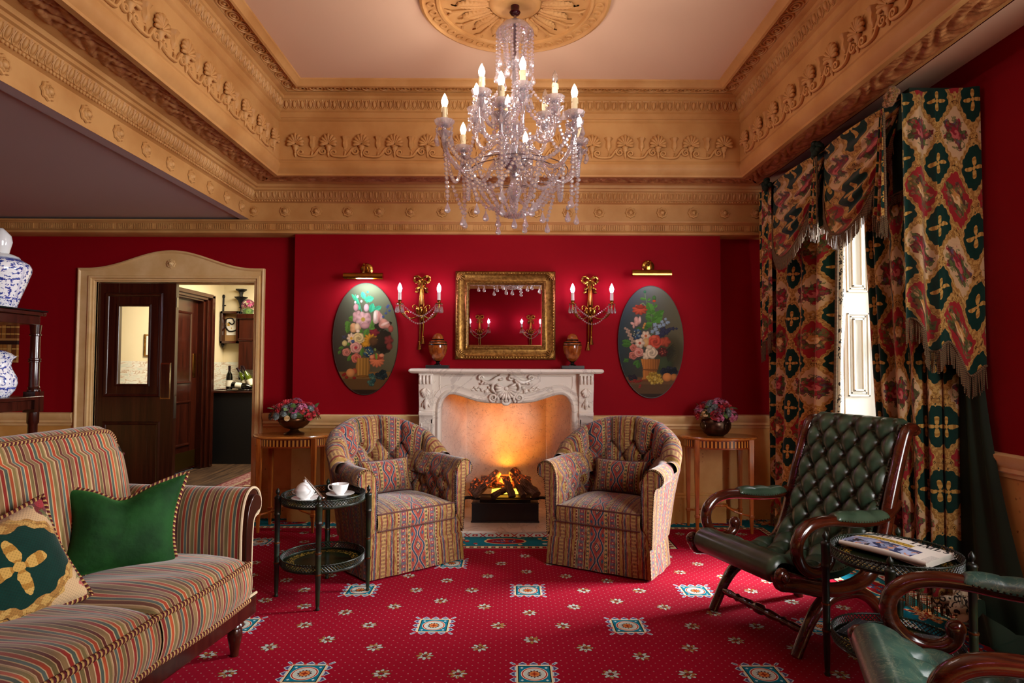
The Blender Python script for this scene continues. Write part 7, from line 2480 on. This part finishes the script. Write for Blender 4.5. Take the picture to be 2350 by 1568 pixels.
b = MB(); b.bb(-3.76, -1.95, 7.77, 8.195, .885, .912); b.build('counter_top', DARKWOOD, t, bevel=.004)
t = thing('bottle_tray', 'silver tray under the wine bottles', 'tray', (-3.43, 7.93, .913)); b = MB(); b.lathe([(0, 0), (.15, 0), (.17, .012), (.168, .014), (.148, .004), (0, .004)], 32); b.build('dish', SIL, t)
def glassm(n, c): return plain(n, c, .08, Transmission_Weight=.35)
BG = glassm('dark_bottle_glass', '#0a0c08'); GG = glassm('green_bottle_glass', '#5a6a14')
LABEL = plain('paper_label', '#d8d2bc', .7); FOIL = plain('dark_foil', '#241018', .35, .4)
def bottle(lab, p, mat, rx=0, ry=0):
    t = thing('wine_bottle', lab, 'bottle', p); t.rotation_euler = (rx, ry, 0)
    b = MB(); b.lathe([(0, 0), (.036, 0), (.039, .006), (.039, .17), (.034, .20), (.018, .235), (.0145, .25), (.0145, .30), (.016, .302), (.016, .312), (0, .312)], 24); b.build('body', mat, t, ang=50)
    b = MB(); b.lathe([(.0395, .05), (.0397, .05), (.0397, .13), (.0395, .13)], 24); b.build('paper_label', LABEL, t)
    b = MB(); b.lathe([(.0152, .25), (.0155, .30), (.0168, .303), (.0168, .313), (0, .314)], 16); b.build('foil', FOIL, t)
bottle('dark wine bottle standing at the end of the counter', (-3.575, 7.90, .914), BG)
bottle('dark wine bottle standing on the tray, second along the counter', (-3.455, 7.98, .918), BG)
bottle('dark wine bottle lying across the front of the tray', (-3.52, 7.86, .985), BG, ry=RD(96))
bottle('green wine bottle leaning back on the tray, beside the dark bottles', (-3.33, 7.94, .935), GG, ry=RD(-32))
bottle('green wine bottle leaning on the tray, farthest along the counter', (-3.27, 7.90, .935), GG, ry=RD(-25))
t = thing('wall_bracket', 'black wrought iron torch bracket on the cream wall', 'bracket', (-3.755, PYE, 0))
b = MB(); X_ = .0
b.tube([(-.03, -.05, 1.52), (-.03, -.05, 2.12)], .012, 8); b.lathe([(0, 1.46), (.012, 1.48), (.022, 1.50), (.010, 1.53)], 10, at=(-.03, -.05, 0)); b.ball((-.03, -.05, 2.14), (.022, .012, .026), 10, 8)
for z in (1.62, 2.02): b.tube([(-.09, 0, z), (-.03, -.05, z), (.0, -.05, z)], .010, 6)
b.ball((-.04, -.05, 1.76), (.05, .03, .03), 10, 8); b.build('rod', IRON, t)
b = MB(); b.tube(catmull([(-.0, -.05, 1.74), (.06, -.06, 1.68), (.15, -.06, 1.70), (.20, -.06, 1.80), (.205, -.06, 2.00)], 6), .009, 8); b.tube(catmull([(.0, -.06, 1.78), (.02, -.06, 1.84), (.09, -.06, 1.85), (.12, -.06, 1.80), (.09, -.06, 1.77), (.05, -.06, 1.80)], 6), .008, 8); b.build('scroll', IRON, t)
b = MB(); b.lathe([(0, 1.98), (.03, 1.99), (.016, 2.0), (.022, 2.04), (.040, 2.09), (.085, 2.13), (.078, 2.132), (.03, 2.10), (.02, 2.16), (.03, 2.20), (.07, 2.225), (.07, 2.235), (0, 2.24)], 16, at=(.205, -.06, 0), lobes=8, amp=.06); b.build('torch_cup', IRON, t)
t = thing('display_box', 'deep wooden box frame with printed card on the cream wall', 'frame', (-3.665, 8.12, 1.73), RD(0))
b = MB()
for a in ((-.115, -.09, -.21, .21), (.09, .115, -.21, .21), (-.115, .115, -.21, -.18), (-.115, .115, .18, .21)): b.bb(a[0], a[1], -.06, .075, a[2], a[3])
b.build('frame', MAHOG, t, bevel=.002)
b = MB(); b.bb(-.09, .09, .03, .06, -.18, .18); b.build('backing', plain('kraft_backing', '#9a7444', .8), t)
b = MB(); b.bb(-.07, .05, .024, .03, -.10, .12); b.build('card', PAGE, t)
b = MB(); b.bb(-.06, -.03, .022, .0245, .02, .06); b.bb(-.055, -.045, .022, .0245, -.05, -.03); b.bb(-.01, .0, .022, .0245, -.02, .0); b.build('printed_blocks', plain('ochre_print', '#b08a2c', .8), t)
t = thing('cabinet', 'dark wood cabinet at the end of the passage', 'cabinet', (-3.20, 8.05, 0))
b = MB(); b.bb(-.32, .32, -.02, .14, 1.18, 1.84); b.build('body', DARKWOOD, t)
b = MB(); b.bb(-.35, .35, -.05, .14, 1.84, 1.90); b.bb(-.33, .33, -.03, .14, 1.55, 1.58); b.build('cornice', MAHOG, t, bevel=.004)
t = thing('potted_flower', 'dried pink flower head on the cabinet', 'plant', (-3.42, 8.06, 1.90))
b = MB(); b.lathe([(0, 0), (.06, 0), (.07, .05), (.05, .07), (0, .07)], 14); b.build('foliage', LEAFM, t)
b = bloom_mb('hydrangea', .075, 5); o = b.build('bloom', FPLUM, t, ang=180, fix=False); o.location = (0, 0, .11)
m = NM('persian_runner', .9)
x, y, z = m.xyz(m.obj())
bd = x + 3.0
c = m.mix(m.noise(m.obj(), 26, 2) > .55, lin('#5c1018'), lin('#8a6a58'))
c = m.mix(bd < .16, c, m.mix(m.noise(m.obj(), 40, 1) > .5, lin('#6c3034'), lin('#8a6a62')))
c = m.mix((bd > .155) * (bd < .185), c, lin('#8c7a62')); c = m.mix(bd < .02, c, lin('#5a1018'))
m.col(c); RUNNER = m.m
b = MB(); b.bb(-3.0, -2.0, 5.45, 7.65, .0, .006); tag(b.build('runner_rug', RUNNER, ang=0), 'red patterned runner rug on the passage boards', 'rug')

# ---------------------------------------------------------------- etagere with blue and white jars
t = thing('etagere', 'mahogany tiered stand with turned posts behind the sofa', 'shelf', (-2.93, 3.16, 0))
hx, hy = .225, .45
for z0, z1, nm in ((1.470, 1.545, 'top_shelf'), (.985, 1.062, 'middle_shelf'), (.42, .49, 'lower_shelf')):
    b = MB(); b.bb(-hx, hx, -hy, hy, z1 - .022, z1); b.bb(-hx + .02, hx - .02, -hy + .02, hy - .02, z0, z1 - .022)
    b.build(nm, MAHOG, t, bevel=.004)
b = MB(); b.bb(-hx - .005, hx + .005, -hy - .005, hy + .005, 1.546, 1.554); b.build('glass_top', plain('dark_glass', '#0a1412', .03), t)
for sx in (-1, 1):
    for sy in (-1, 1):
        x, y = sx * (hx - .035), sy * (hy - .035)
        b = MB()
        b.lathe([(.026, 1.06), (.026, 1.085), (.034, 1.09), (.034, 1.098), (.026, 1.102), (.030, 1.112), (.026, 1.12), (.026, 1.255), (.031, 1.258), (.031, 1.264), (.027, 1.266), (.031, 1.270), (.031, 1.276), (.025, 1.28), (.024, 1.405), (.030, 1.41), (.030, 1.418), (.025, 1.42), (.028, 1.45), (.030, 1.47)], 20, at=(x, y, 0))
        b.bb(x - .034, x + .034, y - .034, y + .034, .97, 1.088)
        b.lathe([(.030, .49), (.026, .52), (.026, .70), (.031, .705), (.031, .715), (.025, .72), (.024, .90), (.030, .91), (.030, .97)], 20, at=(x, y, 0)); b.bb(x - .032, x + .032, y - .032, y + .032, .41, .50)
        b.lathe([(.014, .06), (.022, .12), (.030, .30), (.026, .38), (.030, .41)], 16, at=(x, y, 0)); b.lathe([(.012, 0), (.020, .01), (.020, .04), (.014, .06)], 12, at=(x, y, 0))
        b.build('post', MAHOG, t, ang=40)
m = NM('blue_and_white_china', .1, spec=.5, Coat_Weight=.5, Coat_Roughness=.04)
u, v, z = m.xyz(m.pat())
q = m.vec(u * 14, v * 22, 0)
n1 = m.noise(q, 2.2, 5, .6, .4); n2 = m.noise(m.vec(u * 30, v * 40, 2), 1.0, 4)
land = ((v / .105).fr)
bl = (n1 > .53) * (n2 > .40)
hatch = (v * 700.0).sin > .3
c = m.mix(bl, lin('#e8e8ea'), m.mix(hatch, lin('#2a3c8c'), lin('#5468ac')))
c = m.mix((n1 > .60), c, lin('#22307a'))
bandm = ((z > .252) * (z < .275)).mx((z > .045) * (z < .055)).mx(z > .40)
m.col(m.mix(bandm * (n2 > .42), c, lin('#3a4c9c')))
BW = m.m
t = thing('ginger_jar', 'tall blue and white lidded jar on the top shelf of the stand', 'jar', (-2.816, 3.40, 1.5545))
b = MB(); b.lathe([(0, 0), (.078, 0), (.082, .004), (.095, .05), (.125, .14), (.143, .20), (.145, .222), (.135, .245), (.100, .268), (.072, .275), (.072, .283), (0, .283)], 48); b.build('body', BW, t, ang=60)
b = MB(); b.lathe([(.088, .272), (.092, .276), (.086, .284), (.060, .296), (.040, .302), (.046, .33), (.054, .365), (.048, .40), (.026, .425), (.012, .44), (0, .442)], 40); b.build('lid', plain('pale_grey_china', '#d4d6d6', .1, Coat_Weight=.4), t, ang=60)
t = thing('blue_vase', 'squat blue and white flared vase on the middle shelf of the stand', 'vase', (-2.82, 3.40, 1.0625))
b = MB(); b.lathe([(0, 0), (.062, 0), (.066, .006), (.088, .035), (.100, .075), (.096, .11), (.076, .15), (.068, .175), (.074, .205), (.092, .222), (.094, .226), (.086, .224), (.066, .20), (.06, .17), (0, .16)], 48); b.build('body', BW, t, ang=60)
b = MB(); b.lathe([(.088, .224), (.070, .24), (.04, .256), (0, .262)], 40); b.build('lid', BW, t, ang=60)

# book painting on the back wall
t = thing('book_painting', 'canvas painted with shelves of old leather books, behind the stand', 'painting', (-4.30, YW - .002, 1.455))
m = NM('painted_books', .6)
x, y, z = m.xyz(m.obj())
row = ((z + .20) / .18).fl; zf = ((z + .20) / .18).fr
k = x / .036 + row * .37
rv = m.xyz(m.voro(m.vec(k.fl + .5, row + .5, 0), 1.0, 'Color', rand=0.0))
rn = m.noise(m.vec(k.fl * 3.7, row * 5.1, 0), 1.0, 0)
c = m.ramp(rn, [(.3, '#5a2c10'), (.42, '#7c4a1c'), (.5, '#9a6a2c'), (.58, '#6a3a14'), (.68, '#b08a4c')], True)
c = m.mix((((zf - .3).ab < .03) + ((zf - .62).ab < .03)) > .5, c, lin('#c09a50'))
c = m.mix((k.fr < .08), c, lin('#1c0e06')); c = m.mix(zf > .82, c, lin('#241408')); c = m.mix(zf < .10, c, lin('#a87c44'))
m.col(c)
b = MB(); b.bb(-.26, .26, -.022, 0, -.20, .20); b.build('canvas', m.m, t)
